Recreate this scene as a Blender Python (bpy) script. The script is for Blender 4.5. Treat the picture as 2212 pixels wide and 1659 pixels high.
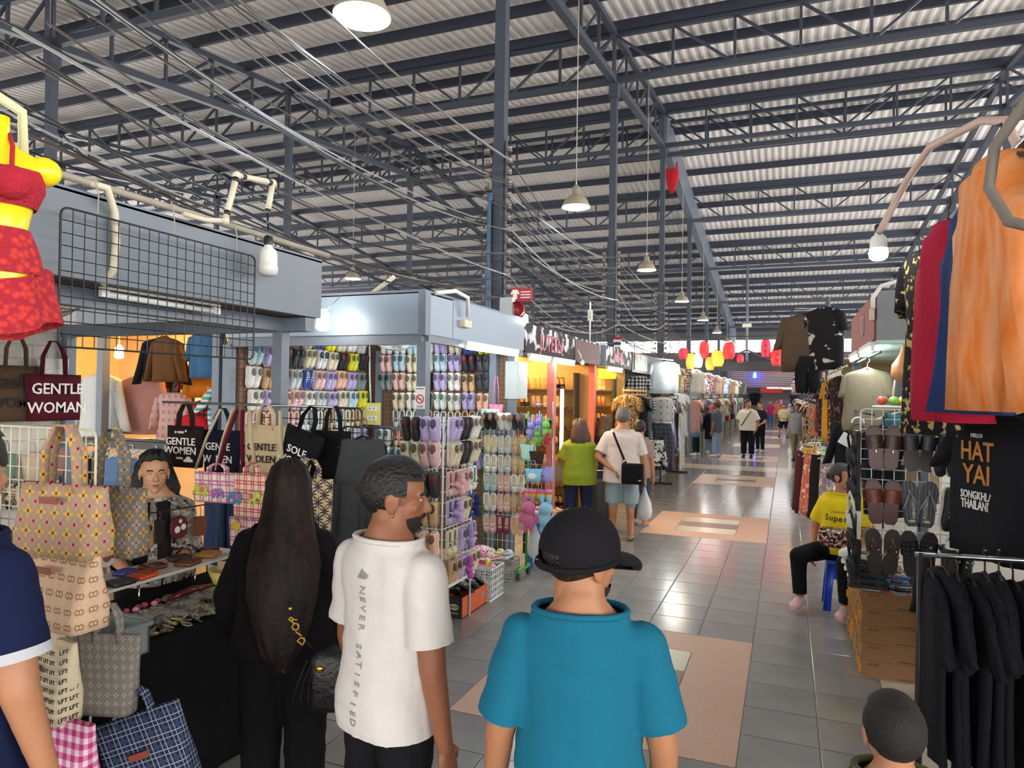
import bpy, bmesh, math, random
from mathutils import Vector, Matrix, Euler, noise as mnoise
PI = math.pi
for _o in list(bpy.data.objects): bpy.data.objects.remove(_o)
SC = bpy.context.scene
COL = SC.collection
# ---------------------------------------------------------------- camera
cd = bpy.data.cameras.new('camera'); cam = bpy.data.objects.new('camera', cd); COL.objects.link(cam)
cd.sensor_width = 36.0; cd.lens = 1500.0/2212.0*36.0; cd.clip_start = 0.05; cd.clip_end = 300
_r = Vector((0.92965735, 0.36813997, 0.01449766)); _d = Vector((0.00957924, 0.01518422, -0.99983883)); _f = Vector((-0.36830077, 0.92964639, 0.01058963))
cam.matrix_world = Matrix(((_r.x, -_d.x, -_f.x, 0), (_r.y, -_d.y, -_f.y, 0), (_r.z, -_d.z, -_f.z, 1.86), (0, 0, 0, 1)))
SC.camera = cam
# ---------------------------------------------------------------- world: an overcast tropical sky seen through the open sides
W = bpy.data.worlds.new('overcast_sky'); SC.world = W; W.use_nodes = True
_b = W.node_tree.nodes['Background']; _b.inputs[0].default_value = (1.0, 0.985, 0.965, 1); _b.inputs[1].default_value = 2.3
SC.view_settings.view_transform = 'Standard'; SC.view_settings.look = 'None'
SC.view_settings.exposure = 1.75; SC.view_settings.gamma = 1.0; SC.view_settings.use_curve_mapping = False
# ---------------------------------------------------------------- materials
def lin(c):
    if isinstance(c, str):
        c = c.lstrip('#'); c = [int(c[i:i+2], 16)/255 for i in (0, 2, 4)]
    return tuple(((x/12.92) if x <= .04045 else ((x+.055)/1.055)**2.4) for x in c[:3]) + (1,)
class NT:
    def __init__(s, m): s.t = m.node_tree; s.n = s.t.nodes; s.l = s.t.links
    def inp(s, sock, v):
        if isinstance(v, bpy.types.NodeSocket): s.l.new(v, sock)
        elif isinstance(v, str): sock.default_value = lin(v)
        else: sock.default_value = v
    def M(s, op, a, b=None, c=None):
        n = s.n.new('ShaderNodeMath'); n.operation = op; s.inp(n.inputs[0], a)
        if b is not None: s.inp(n.inputs[1], b)
        if c is not None: s.inp(n.inputs[2], c)
        return n.outputs[0]
    def co(s, kind='Object'):
        n = s.n.new('ShaderNodeTexCoord'); return n.outputs[kind]
    def xyz(s, v=None):
        n = s.n.new('ShaderNodeSeparateXYZ'); s.l.new(v or s.co(), n.inputs[0]); return n.outputs
    def vec(s, x, y, z):
        n = s.n.new('ShaderNodeCombineXYZ'); s.inp(n.inputs[0], x); s.inp(n.inputs[1], y); s.inp(n.inputs[2], z); return n.outputs[0]
    def noise(s, sc, det=2, v=None, rough=.5):
        n = s.n.new('ShaderNodeTexNoise'); n.inputs['Scale'].default_value = sc; n.inputs['Detail'].default_value = det; n.inputs['Roughness'].default_value = rough
        s.l.new(v or s.co(), n.inputs['Vector']); return n.outputs['Fac']
    def voro(s, sc, v=None, feat='F1'):
        n = s.n.new('ShaderNodeTexVoronoi'); n.inputs['Scale'].default_value = sc; n.feature = feat
        s.l.new(v or s.co(), n.inputs['Vector']); return n.outputs
    def ramp(s, f, a, b):
        n = s.n.new('ShaderNodeMapRange'); s.inp(n.inputs[0], f); n.inputs[1].default_value = a; n.inputs[2].default_value = b; return n.outputs[0]
    def mix(s, f, a, b):
        n = s.n.new('ShaderNodeMix'); n.data_type = 'RGBA'; s.inp(n.inputs[0], f); s.inp(n.inputs[6], a); s.inp(n.inputs[7], b); return n.outputs[2]
    def frac(s, a, per, off=0.0):   # repeat coordinate, result centred -.5 .. .5
        v = s.M('ADD', s.M('DIVIDE', a, per), off+100.0); return s.M('SUBTRACT', s.M('FRACT', v), .5)
    def lt(s, a, b): return s.M('LESS_THAN', a, b)
    def ab(s, a): return s.M('ABSOLUTE', a)
    def mul(s, a, b): return s.M('MULTIPLY', a, b)
MATS = {}
def mat(name, col, rough=.6, metal=0.0, var=.1, vs=9.0, bump=0.0, bs=60.0, emit=0.0, pat=None, alpha=1.0, spec=.5, trans=0.0, coat=0.0, sheen=0.0, ec=None):
    if name in MATS: return MATS[name]
    m = bpy.data.materials.new(name); m.use_nodes = True; MATS[name] = m
    N = NT(m); p = N.n['Principled BSDF']
    c = pat(N) if pat else lin(col)
    f = N.noise(vs, 3)
    if not isinstance(c, bpy.types.NodeSocket): base = c
    else: base = c
    k = N.M('MULTIPLY_ADD', f, 2*var, 1-var)
    n = N.n.new('ShaderNodeMix'); n.data_type = 'RGBA'; n.blend_type = 'MULTIPLY'; n.inputs[0].default_value = 1.0
    N.inp(n.inputs[6], base); g = N.n.new('ShaderNodeCombineColor'); [N.l.new(k, g.inputs[i]) for i in range(3)]; N.l.new(g.outputs[0], n.inputs[7])
    N.l.new(n.outputs[2], p.inputs['Base Color'])
    p.inputs['Roughness'].default_value = rough; p.inputs['Metallic'].default_value = metal; p.inputs['Specular IOR Level'].default_value = spec
    if alpha < 1: p.inputs['Alpha'].default_value = alpha
    if trans: p.inputs['Transmission Weight'].default_value = trans
    if coat: p.inputs['Coat Weight'].default_value = coat
    if sheen: p.inputs['Sheen Weight'].default_value = sheen
    if emit:
        if ec or not isinstance(base, bpy.types.NodeSocket): p.inputs['Emission Color'].default_value = lin(ec or col)
        else: N.l.new(base, p.inputs['Emission Color'])
        p.inputs['Emission Strength'].default_value = emit
    if bump:
        b = N.n.new('ShaderNodeBump'); b.inputs['Strength'].default_value = bump; b.inputs['Distance'].default_value = .01
        N.l.new(N.noise(bs, 4), b.inputs['Height']); N.l.new(b.outputs[0], p.inputs['Normal'])
    return m
def fab(col, name=None, **k):     # woven cloth
    kw = dict(rough=.9, var=.12, vs=7, bump=.35, bs=45, spec=.2); kw.update(k)
    return mat(name or 'cloth_'+col, col, **kw)
def pla(col, rough=.4, **k): return mat('plastic_%s_%d' % (col, rough*100), col, rough=rough, var=.05, **k)
# ---------------------------------------------------------------- mesh builder
def rotz(a): return Matrix.Rotation(a, 4, 'Z')
def T(x, y=0, z=0): return Matrix.Translation(Vector((x, y, z)))
class MB:
    def __init__(s): s.v = []; s.f = []; s.sm = []
    def add(s, vs, fs, smooth=False, X=None):
        o = len(s.v)
        s.v += [tuple(X @ Vector(p)) for p in vs] if X is not None else [tuple(p) for p in vs]
        s.f += [tuple(i+o for i in f) for f in fs]; s.sm += [smooth]*len(fs); return s
    def box(s, c, d, X=None):
        x, y, z = c; a, b, e = d[0]/2, d[1]/2, d[2]/2
        vs = [(x+i*a, y+j*b, z+k*e) for i in (-1, 1) for j in (-1, 1) for k in (-1, 1)]
        return s.add(vs, [(0, 1, 3, 2), (4, 6, 7, 5), (0, 4, 5, 1), (2, 3, 7, 6), (0, 2, 6, 4), (1, 5, 7, 3)], False, X)
    def bx(s, x0, x1, y0, y1, z0, z1): return s.box(((x0+x1)/2, (y0+y1)/2, (z0+z1)/2), (x1-x0, y1-y0, z1-z0))
    def loft(s, rings, cap=True, closed=True, smooth=True, X=None):
        n = len(rings[0]); vs = [p for r in rings for p in r]; fs = []
        for i in range(len(rings)-1):
            for j in range(n if closed else n-1):
                k = (j+1) % n; fs.append((i*n+j, i*n+k, (i+1)*n+k, (i+1)*n+j))
        s.add(vs, fs, smooth, X)
        if cap and closed:
            o = len(s.v)-len(vs); m = (len(rings)-1)*n
            s.f += [tuple(o+j for j in reversed(range(n))), tuple(o+m+j for j in range(n))]; s.sm += [False, False]
        return s
    def tube(s, pts, r, n=8, cap=True, flat=1.0, X=None):
        pts = [Vector(p) for p in pts]; rs = r if isinstance(r, (list, tuple)) else [r]*len(pts)
        up = None; rings = []
        for i, p in enumerate(pts):
            d = (pts[min(i+1, len(pts)-1)]-pts[max(i-1, 0)]).normalized()
            if up is None:
                up = Vector((0, 0, 1)) if abs(d.z) < .9 else Vector((1, 0, 0))
            a = d.cross(up).normalized(); b = a.cross(d).normalized(); up = b
            rings.append([tuple(p+(a*math.cos(t)+b*math.sin(t)*flat)*rs[i]) for t in [2*PI*j/n for j in range(n)]])
        return s.loft(rings, cap, True, n > 5, X)
    def lathe(s, prof, n=20, c=(0, 0, 0), cap=False, X=None):
        rings = [[(c[0]+r*math.cos(2*PI*j/n), c[1]+r*math.sin(2*PI*j/n), c[2]+z) for j in range(n)] for r, z in prof]
        return s.loft(rings, cap, True, True, X)
    def ell(s, c, r, nu=14, nv=8, X=None):
        rings = [[(c[0]+r[0]*math.sin(a)*math.cos(b), c[1]+r[1]*math.sin(a)*math.sin(b), c[2]-r[2]*math.cos(a)) for b in [2*PI*j/nu for j in range(nu)]] for a in [PI*(i+.02)/(nv+.04)*1.0 for i in range(nv+1)]]
        return s.loft(rings, True, True, True, X)
    def cap(s, p, q, r0, r1, n=12, m=4):  # tapered capsule
        p = Vector(p); q = Vector(q); d = (q-p).normalized(); pts = []; rs = []
        for i in range(m): a = PI/2*(1-i/m); pts.append(p-d*r0*math.sin(a)); rs.append(max(r0*math.cos(a), r0*.05))
        pts += [p, q]; rs += [r0, r1]
        for i in range(1, m+1): a = PI/2*i/m; pts.append(q+d*r1*math.sin(a)); rs.append(max(r1*math.cos(a), r1*.05))
        return s.tube(pts, rs, n)
    def prism(s, poly, y0, y1, X=None, smooth=False):   # outline in x,z pushed along y
        n = len(poly); vs = [(x, y0, z) for x, z in poly]+[(x, y1, z) for x, z in poly]
        fs = [tuple(range(n)), tuple(reversed(range(n, 2*n)))]+[(j, j+n, (j+1) % n+n, (j+1) % n) for j in range(n)]
        return s.add(vs, fs, smooth, X)
    def slab(s, poly, z0, z1, X=None):  # outline in x,y pushed along z
        n = len(poly); vs = [(x, y, z0) for x, y in poly]+[(x, y, z1) for x, y in poly]
        return s.add(vs, [tuple(reversed(range(n))), tuple(range(n, 2*n))]+[(j, (j+1) % n, (j+1) % n+n, j+n) for j in range(n)], False, X)
    def mesh(s, name):
        me = bpy.data.meshes.new(name); me.from_pydata(s.v, [], s.f); me.update()
        me.polygons.foreach_set('use_smooth', s.sm); return me
    def build(s, name, m, parent=None, loc=(0, 0, 0), rz=0.0, fix=True):
        me = s.mesh(name)
        if fix:
            b = bmesh.new(); b.from_mesh(me); bmesh.ops.recalc_face_normals(b, faces=b.faces); b.to_mesh(me); b.free()
        return place(name, me, m, parent, loc, rz)
def place(name, me, m, parent=None, loc=(0, 0, 0), rz=0.0):
    o = bpy.data.objects.new(name, me); COL.objects.link(o); o.location = loc
    if rz: o.rotation_euler = (0, 0, rz)
    if m is not None:
        if not me.materials: me.materials.append(m)
        elif me.materials[0] is not m:
            o.material_slots[0].link = 'OBJECT'; o.material_slots[0].material = m
    if parent: o.parent = parent
    return o
def tag(o, label, cat, group=None, kind=None):
    o['label'] = label; o['category'] = cat
    if group: o['group'] = group
    if kind: o['kind'] = kind
    return o
def thing(name, label, cat, loc=(0, 0, 0), rz=0.0, group=None, rot=None):
    o = bpy.data.objects.new(name, None); COL.objects.link(o); o.location = loc; o.empty_display_size = .05
    o.rotation_euler = rot if rot else (0, 0, rz)
    return tag(o, label, cat, group)
def struct(o): o['kind'] = 'structure'; return o
def dup(root, loc, rz=None, label=None, group=None, mats=None, rot=None, sc=None):
    r = root.copy(); COL.objects.link(r); r.location = loc
    if rz is not None: r.rotation_euler = (0, 0, rz)
    if rot is not None: r.rotation_euler = rot
    if sc: r.scale = sc
    if label: r['label'] = label
    if group: r['group'] = group
    def setm(o):
        if mats and o.type == 'MESH':
            b = o.name.split('.')[0]
            if b in mats: o.material_slots[0].link = 'OBJECT'; o.material_slots[0].material = mats[b]
    setm(r)
    for ch in list(root.children):
        c = ch.copy(); COL.objects.link(c); c.parent = r; setm(c)
        for g in ch.children:
            d = g.copy(); COL.objects.link(d); d.parent = c; setm(d)
    return r
def text(s, size, m, parent, loc, rot=(PI/2, 0, 0), ext=.0015, name='lettering', align='CENTER', sx=1.0, shear=0.0, sp=1.0):
    cu = bpy.data.curves.new(name, 'FONT'); cu.body = s; cu.size = size; cu.extrude = ext; cu.align_x = align; cu.align_y = 'CENTER'; cu.resolution_u = 2; cu.shear = shear; cu.space_character = sp; cu.offset = size*.012
    t = bpy.data.objects.new('t', cu); COL.objects.link(t)
    me = bpy.data.meshes.new_from_object(t); bpy.data.objects.remove(t)
    me.name = name; me.materials.clear()
    o = place(name, me, m, parent, loc); o.rotation_euler = rot; o.scale = (sx, 1, 1)
    return o
RND = random.Random(7)
# ================================================================ STRUCTURE
STEEL = mat('navy_grey_steel', '#343a46', rough=.5, metal=.0, var=.15)
STEEL_L = mat('grey_steel', '#5b6370', rough=.45, var=.12)
PURL = mat('purlin_steel', '#2b3040', rough=.55, var=.12)
SHEET = mat('roof_sheet', '#dcd8d6', rough=.55, var=.1, vs=1.5)
# ---- floor
def tilepat(base, dark): return lambda N: N.mix(N.ramp(N.noise(2.2, 3), .3, .7), lin(dark), lin(base))
TILE = mat('grey_floor_tile', '#77777a', rough=.17, var=.05, vs=3, spec=.65, pat=tilepat('#8f8d8a', '#838281'))
PINK = mat('pink_aggregate', '#c9a68f', rough=.42, var=.16, vs=220, pat=lambda N: N.mix(N.ramp(N.noise(160, 2), .35, .65), lin('#b38d78'), lin('#d3b29d')), spec=.4)
CREAM = mat('cream_floor_panel', '#c9c6ae', rough=.22, var=.05)
BROWN = mat('brown_floor_panel', '#7d6257', rough=.3, var=.1, vs=40)
CTILE = mat('pale_floor_tile', '#c8bca9', rough=.25, var=.06, vs=3)
GROUT = mat('grout_slab', '#8f8a82', rough=.8, var=.2, vs=4)
floor = struct(MB().bx(-36, 16, -20, 47.6, -.2, -.005).build('floor', GROUT))
TW, TH, X0, Y0 = .4, .3755, -2.62, 5.535
def tile_mesh(w, h, name):
    g = .0025; a, b = w/2-g, h/2-g; c = .004
    vs = [(-a, -b, -.006), (a, -b, -.006), (a, b, -.006), (-a, b, -.006), (-a, -b, -.002), (a, -b, -.002), (a, b, -.002), (-a, b, -.002), (-a+c, -b+c, 0), (a-c, -b+c, 0), (a-c, b-c, 0), (-a+c, b-c, 0)]
    fs = [(i, (i+1) % 4, (i+1) % 4+4, i+4) for i in range(4)]+[(i+4, (i+1) % 4+4, (i+1) % 4+8, i+8) for i in range(4)]+[(8, 9, 10, 11)]
    return vs, fs
tv, tf = tile_mesh(TW, TH, 't'); tme = MB().add(tv, tf).mesh('floor_tile')
far = MB(); far2 = MB()
def in_mat(i, j): return 2 <= i <= 5 and (j % 15) >= 10     # the mosaics repeat every fifteen rows
for j in range(-14, 110):
    for i in range(-1, 8):
        if in_mat(i, j) or (i == -1 and (j < 1 or j > 30)): continue
        x, y = X0+TW*(i+.5), Y0+TH*(j+.5)
        if y > 47.3: continue
        if -8 <= j <= 27 and i >= 0: place('floor_tile', tme, CTILE if j in (34, 35) else TILE, floor, (x, y, 0))
        elif i < 0: place('pale_floor_tile', tme, CREAM, floor, (x, y, 0))
        elif j in (33, 34, 35): far2.add(tv, tf, False, T(x, y, 0))
        else: far.add(tv, tf, False, T(x, y, 0))
o = far.build('distant_floor_tiles', TILE, floor); o['kind'] = 'stuff'; o = far2.build('pale_crossing_tiles', CTILE, floor); o['kind'] = 'stuff'
cme = MB().add(*tile_mesh(.4, .4, 't')).mesh('pale_floor_tile')
for j in range(0, 12):
    for i in range(3): place('pale_floor_tile', cme, CTILE, floor, (.782+.4*i, 1.3+.4*j, 0))
for q in range(-1, 7):
    ya = Y0+TH*(15*q-5); xa = X0+2*TW
    b = MB(); g = .003; w, h = 4*TW, 5*TH
    for x0, x1, y0, y1 in ((g, w-g, g, TH-g), (g, w-g, 4*TH+g, h-g), (g, TW-g, TH-g, 4*TH+g), (3*TW+g, w-g, TH-g, 4*TH+g)): b.bx(xa+x0, xa+x1, ya+y0, ya+y1, -.006, -.0002)
    b.build('mosaic_border', PINK, floor)
    for k, m in ((1, CREAM), (2, BROWN), (3, CREAM)):
        b = MB().bx(xa+TW+g, xa+3*TW-g, ya+k*TH+g, ya+(k+1)*TH-g, -.006, -.0002); b.build('mosaic_panel', m, floor)
# ---- roof: ridge runs across the aisle at y = 19
RY, RZ = 19.0, 9.5
def ztop(y): return RZ-(.11*(RY-y) if y < RY else .125*(y-RY))
XA, XB = -36.0, 15.0
ceiling = None
def sheet(y0, y1):
    n = int((XB-XA)/.05); pr = [0, .02, .02, 0]
    rows = []
    for k in range(9):
        y = y0+(y1-y0)*k/8; rows.append([(XA+i*.05, y, ztop(y)+.26+pr[i % 4]) for i in range(n+1)])
    return MB().loft(rows, False, False, False)
ceiling = struct(sheet(-20, RY).build('ceiling', SHEET, fix=False))  # unseen stretch behind the camera added to cut frontal daylight
struct(sheet(RY, 47.8).build('ceiling', SHEET, fix=False))
bpy.data.objects['ceiling.001'].name = 'ceiling_far'
pm = MB().box(((XA+XB)/2, 0, .13), (XB-XA, .07, .2)).mesh('purlin')
y = -19.55
PY = []
while y < 47.6: PY.append(y); y += 1.425
for y in PY: place('purlin', pm, PURL, ceiling if y < RY else bpy.data.objects['ceiling_far'], (0, y, ztop(y)))
# ---- cross trusses, one on every line of columns
COLY = [1.9+5.7*k for k in range(8)]
COLX = [-18.92, -11.06, -3.2, 4.66]
PW = 7.86/7
postm = MB().box((0, 0, -.45), (.05, .05, .9)).mesh('strut')
dl = math.hypot(PW, .9); ang = math.atan2(.9, PW)
diam = MB().box((0, 0, 0), (dl, .045, .045)).mesh('diagonal')
def truss(y, lab):
    t = thing('roof_truss', lab, 'truss', (0, y, ztop(y)), group='steel trusses across the hall')
    MB().box(((XA+XB)/2, 0, .0), (XB-XA, .09, .09)).build('top_chord', STEEL, t)
    MB().box(((XA+XB)/2, 0, -.9), (XB-XA, .11, .11)).build('bottom_chord', STEEL, t)
    k0 = int((XA+3.2)/PW); k1 = int((XB+3.2)/PW)
    for k in range(k0, k1+1):
        x = -3.2+k*PW; place('strut', postm, STEEL, t, (x, 0, 0))
        if k < k1:
            o = place('diagonal', diam, STEEL, t, (x+PW/2, 0, -.45)); o.rotation_euler = (0, ang if (k % 7) < 4 else -ang, 0)
    return t
ordn = ['over the bag stall', 'over the shoe stall', 'one column short of the ridge', 'under the roof ridge', 'one column beyond the ridge', 'two columns beyond the ridge', 'three columns beyond the ridge', 'last before the far wall']
for k, y in enumerate(COLY): truss(y, 'dark steel lattice truss across the hall, '+ordn[k])
truss(RY+.55, 'second dark lattice truss running close beside the ridge truss')
# ---- rafters along the hall on the column rows
def rafter(x, lab):
    t = thing('rafter_truss', lab, 'truss', (x, 0, 0), group='steel rafters along the hall')
    for a, b in ((-19.5, RY), (RY, 47)):
        dz = ztop(b)-ztop(a); L = math.hypot(b-a, dz); R = Matrix.Rotation(math.atan2(dz, b-a), 4, 'X'); c = T(0, (a+b)/2, (ztop(a)+ztop(b))/2)
        MB().box((0, 0, .02), (.12, L, .12), c@R).build('top_chord', STEEL, t)
        if b == RY or x != -3.2: MB().box((0, 0, -.9), (.13, L, .13), c@R).build('bottom_chord', STEEL, t)
        else: MB().box((0, 0, -.42), (.22, L, .9), c@R).build('rafter_beam', STEEL_L, t)
    n = 0; y = -3.9
    while y < RY and x in (-3.2, -11.06):
        MB().box((0, y, ztop(y)-.45), (.05, .05, .9)).build('strut', STEEL, t)
        p, q = (0, y, ztop(y)-.9), (0, y+1.14, ztop(y+1.14)); MB().tube([p, q], .03, 4).build('diagonal', STEEL, t); y += 1.14
    return t
for x, l in zip(COLX, ('far beyond the clothes stalls', 'behind the shoe stall rows', 'over the cable columns', 'above the T-shirt stalls')): rafter(x, 'dark steel rafter truss along the hall '+l)
# ---- columns
def column(x, y, lab):
    zt = ztop(y)-.9; t = thing('steel_column', lab, 'column', (x, y, 0), group='steel roof columns')
    MB().bx(-.065, .065, -.065, .065, 0, zt).build('shaft', STEEL, t)
    MB().bx(-.13, .13, -.13, .13, 0, .02).build('base_plate', STEEL, t)
    MB().bx(-.09, .09, -.09, .09, zt-.35, zt-.05).build('cap_plate', STEEL, t)
    return t
rown = {-18.92: 'in the farthest row behind the clothes stalls', -11.06: 'in the row behind the stalls', -3.2: 'in the row carrying the cables', 4.66: 'behind the T-shirt stalls'}
cn = ['beside the bag stall', 'behind the shoe stall', 'second along from the shoe stall', 'under the ridge', 'first beyond the ridge', 'second beyond the ridge', 'third beyond the ridge', 'last before the far wall']
for x in COLX:
    for k, y in enumerate(COLY):
        if k == 0 and x > -4: continue
        column(x, y, 'dark grey square steel column '+rown[x]+', '+cn[k])
# fire pipe clamped to the near cable column
t = thing('fire_pipe', 'blue-grey vertical pipe clamped to the column behind the shoe stall', 'pipe', (-3.29, 7.52, 0))
MB().tube([(0, 0, 0), (0, 0, 4.2)], .032, 12).build('pipe', mat('blue_pipe', '#5a7896', rough=.35), t)
for z in (2.6, 3.0, 3.4, 3.8): MB().box((.05, .03, z), (.16, .1, .02)).build('clamp', STEEL, t)
MB().tube([(.05, -.05, 4.1), (.05, -.06, 3.2), (.06, -.05, 2.8), (.14, -.08, 2.72)], .012, 6).build('black_hose', pla('#15171a'), t)
# ---- porcelain insulator racks and overhead cables
INS = mat('porcelain', '#6a5f56', rough=.3, var=.2)
spool = MB().lathe([(.012, -.03), (.035, -.03), (.038, -.015), (.022, 0), (.038, .015), (.035, .03), (.012, .03)], 10, cap=True).mesh('spool')
ZI = [2.95+.135*k for k in range(14)]
for y, nm in ((7.6, 'behind the shoe stall'), (13.3, 'two from the bag stall'), (19.0, 'under the ridge')):
    for sx, sd in ((-1, 'stall side'), (1, 'aisle side')):
        t = thing('insulator_rack', 'porcelain spool rack on the %s of the column %s' % (sd, nm), 'insulator', (-3.2+sx*.11, y-.02, 0))
        MB().box((-sx*.03, 0, 3.85), (.02, .05, 1.95)).build('bracket', STEEL, t)
        for z in ZI: place('spool', spool, INS, t, (sx*.03, -.05, z))
CBL = [mat('cable_dark', '#2b2a2a', rough=.5), mat('cable_brown', '#4a403a', rough=.5), mat('cable_pale', '#8e8e8c', rough=.35)]
r = random.Random(3)
def cable(p, q, sag, rad, m, lab, grp):
    pts = []
    for i in range(15):
        t = i/14; v = Vector(p).lerp(Vector(q), t); v.z -= 4*sag*t*(1-t); v.x += .012*math.sin(9*t+sag*40); pts.append(v)
    tag(MB().tube(pts, rad, 5).build('overhead_cable', m), lab, 'cable', grp)
nmz = ['dark', 'brown', 'pale']
for k in range(30):
    sx = -1 if k % 2 else 1; c = 2 if k % 5 == 1 else (1 if k % 3 == 0 else 0); z = ZI[k % 14]
    cable((-3.2+sx*.16+r.uniform(-.25, .25), 1.9, z-.1+r.uniform(-.1, .35)), (-3.2+sx*.15, 7.57, z+.0), r.uniform(.03, .32), r.choice((.005, .006, .008)), CBL[c], nmz[c]+' overhead cable strung between the bag stall and the column behind the shoe stall', 'cables to the near column')
for k in range(26):
    sx = -1 if k % 2 else 1; c = 2 if k % 5 == 1 else (1 if k % 3 == 0 else 0); z = ZI[k % 14]
    cable((-3.2+sx*.15, 7.57, z), (-3.2+sx*.15, 13.27, z+r.uniform(-.1, .1)), r.uniform(.05, .45), r.choice((.007, .009, .011)), CBL[c], nmz[c]+' overhead cable strung between the first and second cable columns', 'cables between the first two columns')
for k in range(18):
    sx = -1 if k % 2 else 1; c = 2 if k % 5 == 1 else (1 if k % 3 == 0 else 0); z = ZI[k % 14]
    cable((-3.2+sx*.15, 13.27, z), (-3.2+sx*.15, 18.97, z), r.uniform(.05, .4), .009, CBL[c], nmz[c]+' overhead cable between the second column and the ridge column', 'cables up to the ridge column')
for k in range(8): cable((-3.2+.15, 18.97, ZI[k]), (-3.2+.15, 24.6, ZI[k]), r.uniform(.1, .4), .011, CBL[0], 'dark overhead cable running on beyond the ridge column', 'cables beyond the ridge')
# ---- pendant lamps
SHADE = mat('lamp_shade', '#8d8271', rough=.5); LENS = mat('lamp_lens', '#dcecff', rough=.3, emit=22, ec='#d9ebff'); LENSW = mat('lamp_lens_bright', '#fff6df', rough=.3, emit=30, ec='#fff3d8'); ROPE = mat('lamp_cord', '#a39b8c', rough=.7)
def pendant(x, y, lens, lab, z=4.66):
    t = thing('pendant_lamp', lab, 'lamp', (x, y, z))
    MB().lathe([(.215, 0), (.218, .012), (.16, .13), (.075, .19), (.065, .2), (.06, .3), (.035, .32), (.012, .36)], 24).build('shade', SHADE, t)
    MB().lathe([(.2, .012), (.12, .003), (.01, 0)], 24).build('lens', lens, t)
    zt = ztop(y)-z+.27; MB().tube([(0, 0, .35), (0, 0, zt)], .008, 6).build('cord', ROPE, t)
for k, (n, l) in enumerate((('over the bag stall', LENS), ('over the aisle past the shoe stall', LENS), ('next along toward the ridge', LENSW), ('just beyond the ridge', LENSW), ('two bays beyond the ridge', LENS), ('three bays beyond the ridge', LENS), ('last before the far wall', LENS))):
    pendant(-3.0, 4.4+5.7*k, l, 'white bell-shaped pendant lamp on a long cord, '+n)
pendant(-11.0, 15.9, LENS, 'white bell-shaped pendant lamp hanging deep behind the shoe stall roof', 4.85)
# ================================================================ BUILDERS FOR GOODS
def fit(s, n=16):
    w = s.split(); return s if len(w) <= n else ' '.join(w[:n])
def rrect(w, h, r, n=4):
    pts = []
    for cx, cz, a0 in ((w/2-r, h/2-r, 0), (-w/2+r, h/2-r, PI/2), (-w/2+r, -h/2+r, PI), (w/2-r, -h/2+r, 1.5*PI)):
        pts += [(cx+r*math.cos(a0+PI/2*i/n), cz+r*math.sin(a0+PI/2*i/n)) for i in range(n+1)]
    return pts
def grid_panel(label, w, h, nx, nz, r, m, loc, rz=0.0, cat='display rack', group=None, rot=None, fr=2.0):
    t = thing('wire_display_rack', label, cat, loc, rz, group, rot)
    pts = [(x+w/2, 0, z+h/2) for x, z in rrect(w, h, .03, 3)]; pts.append(pts[0]); pts.append(pts[1])
    MB().tube(pts, r*fr, 6).build('frame', m, t)
    vm = MB().tube([(0, 0, 0), (0, 0, h)], r, 5).mesh('wire'); hm = MB().tube([(0, 0, 0), (w, 0, 0)], r, 5).mesh('wire')
    for i in range(1, nx): place('wire', vm, m, t, (w*i/nx, 0, 0))
    for i in range(1, nz): place('wire', hm, m, t, (0, r*1.8, h*i/nz))
    return t
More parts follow.
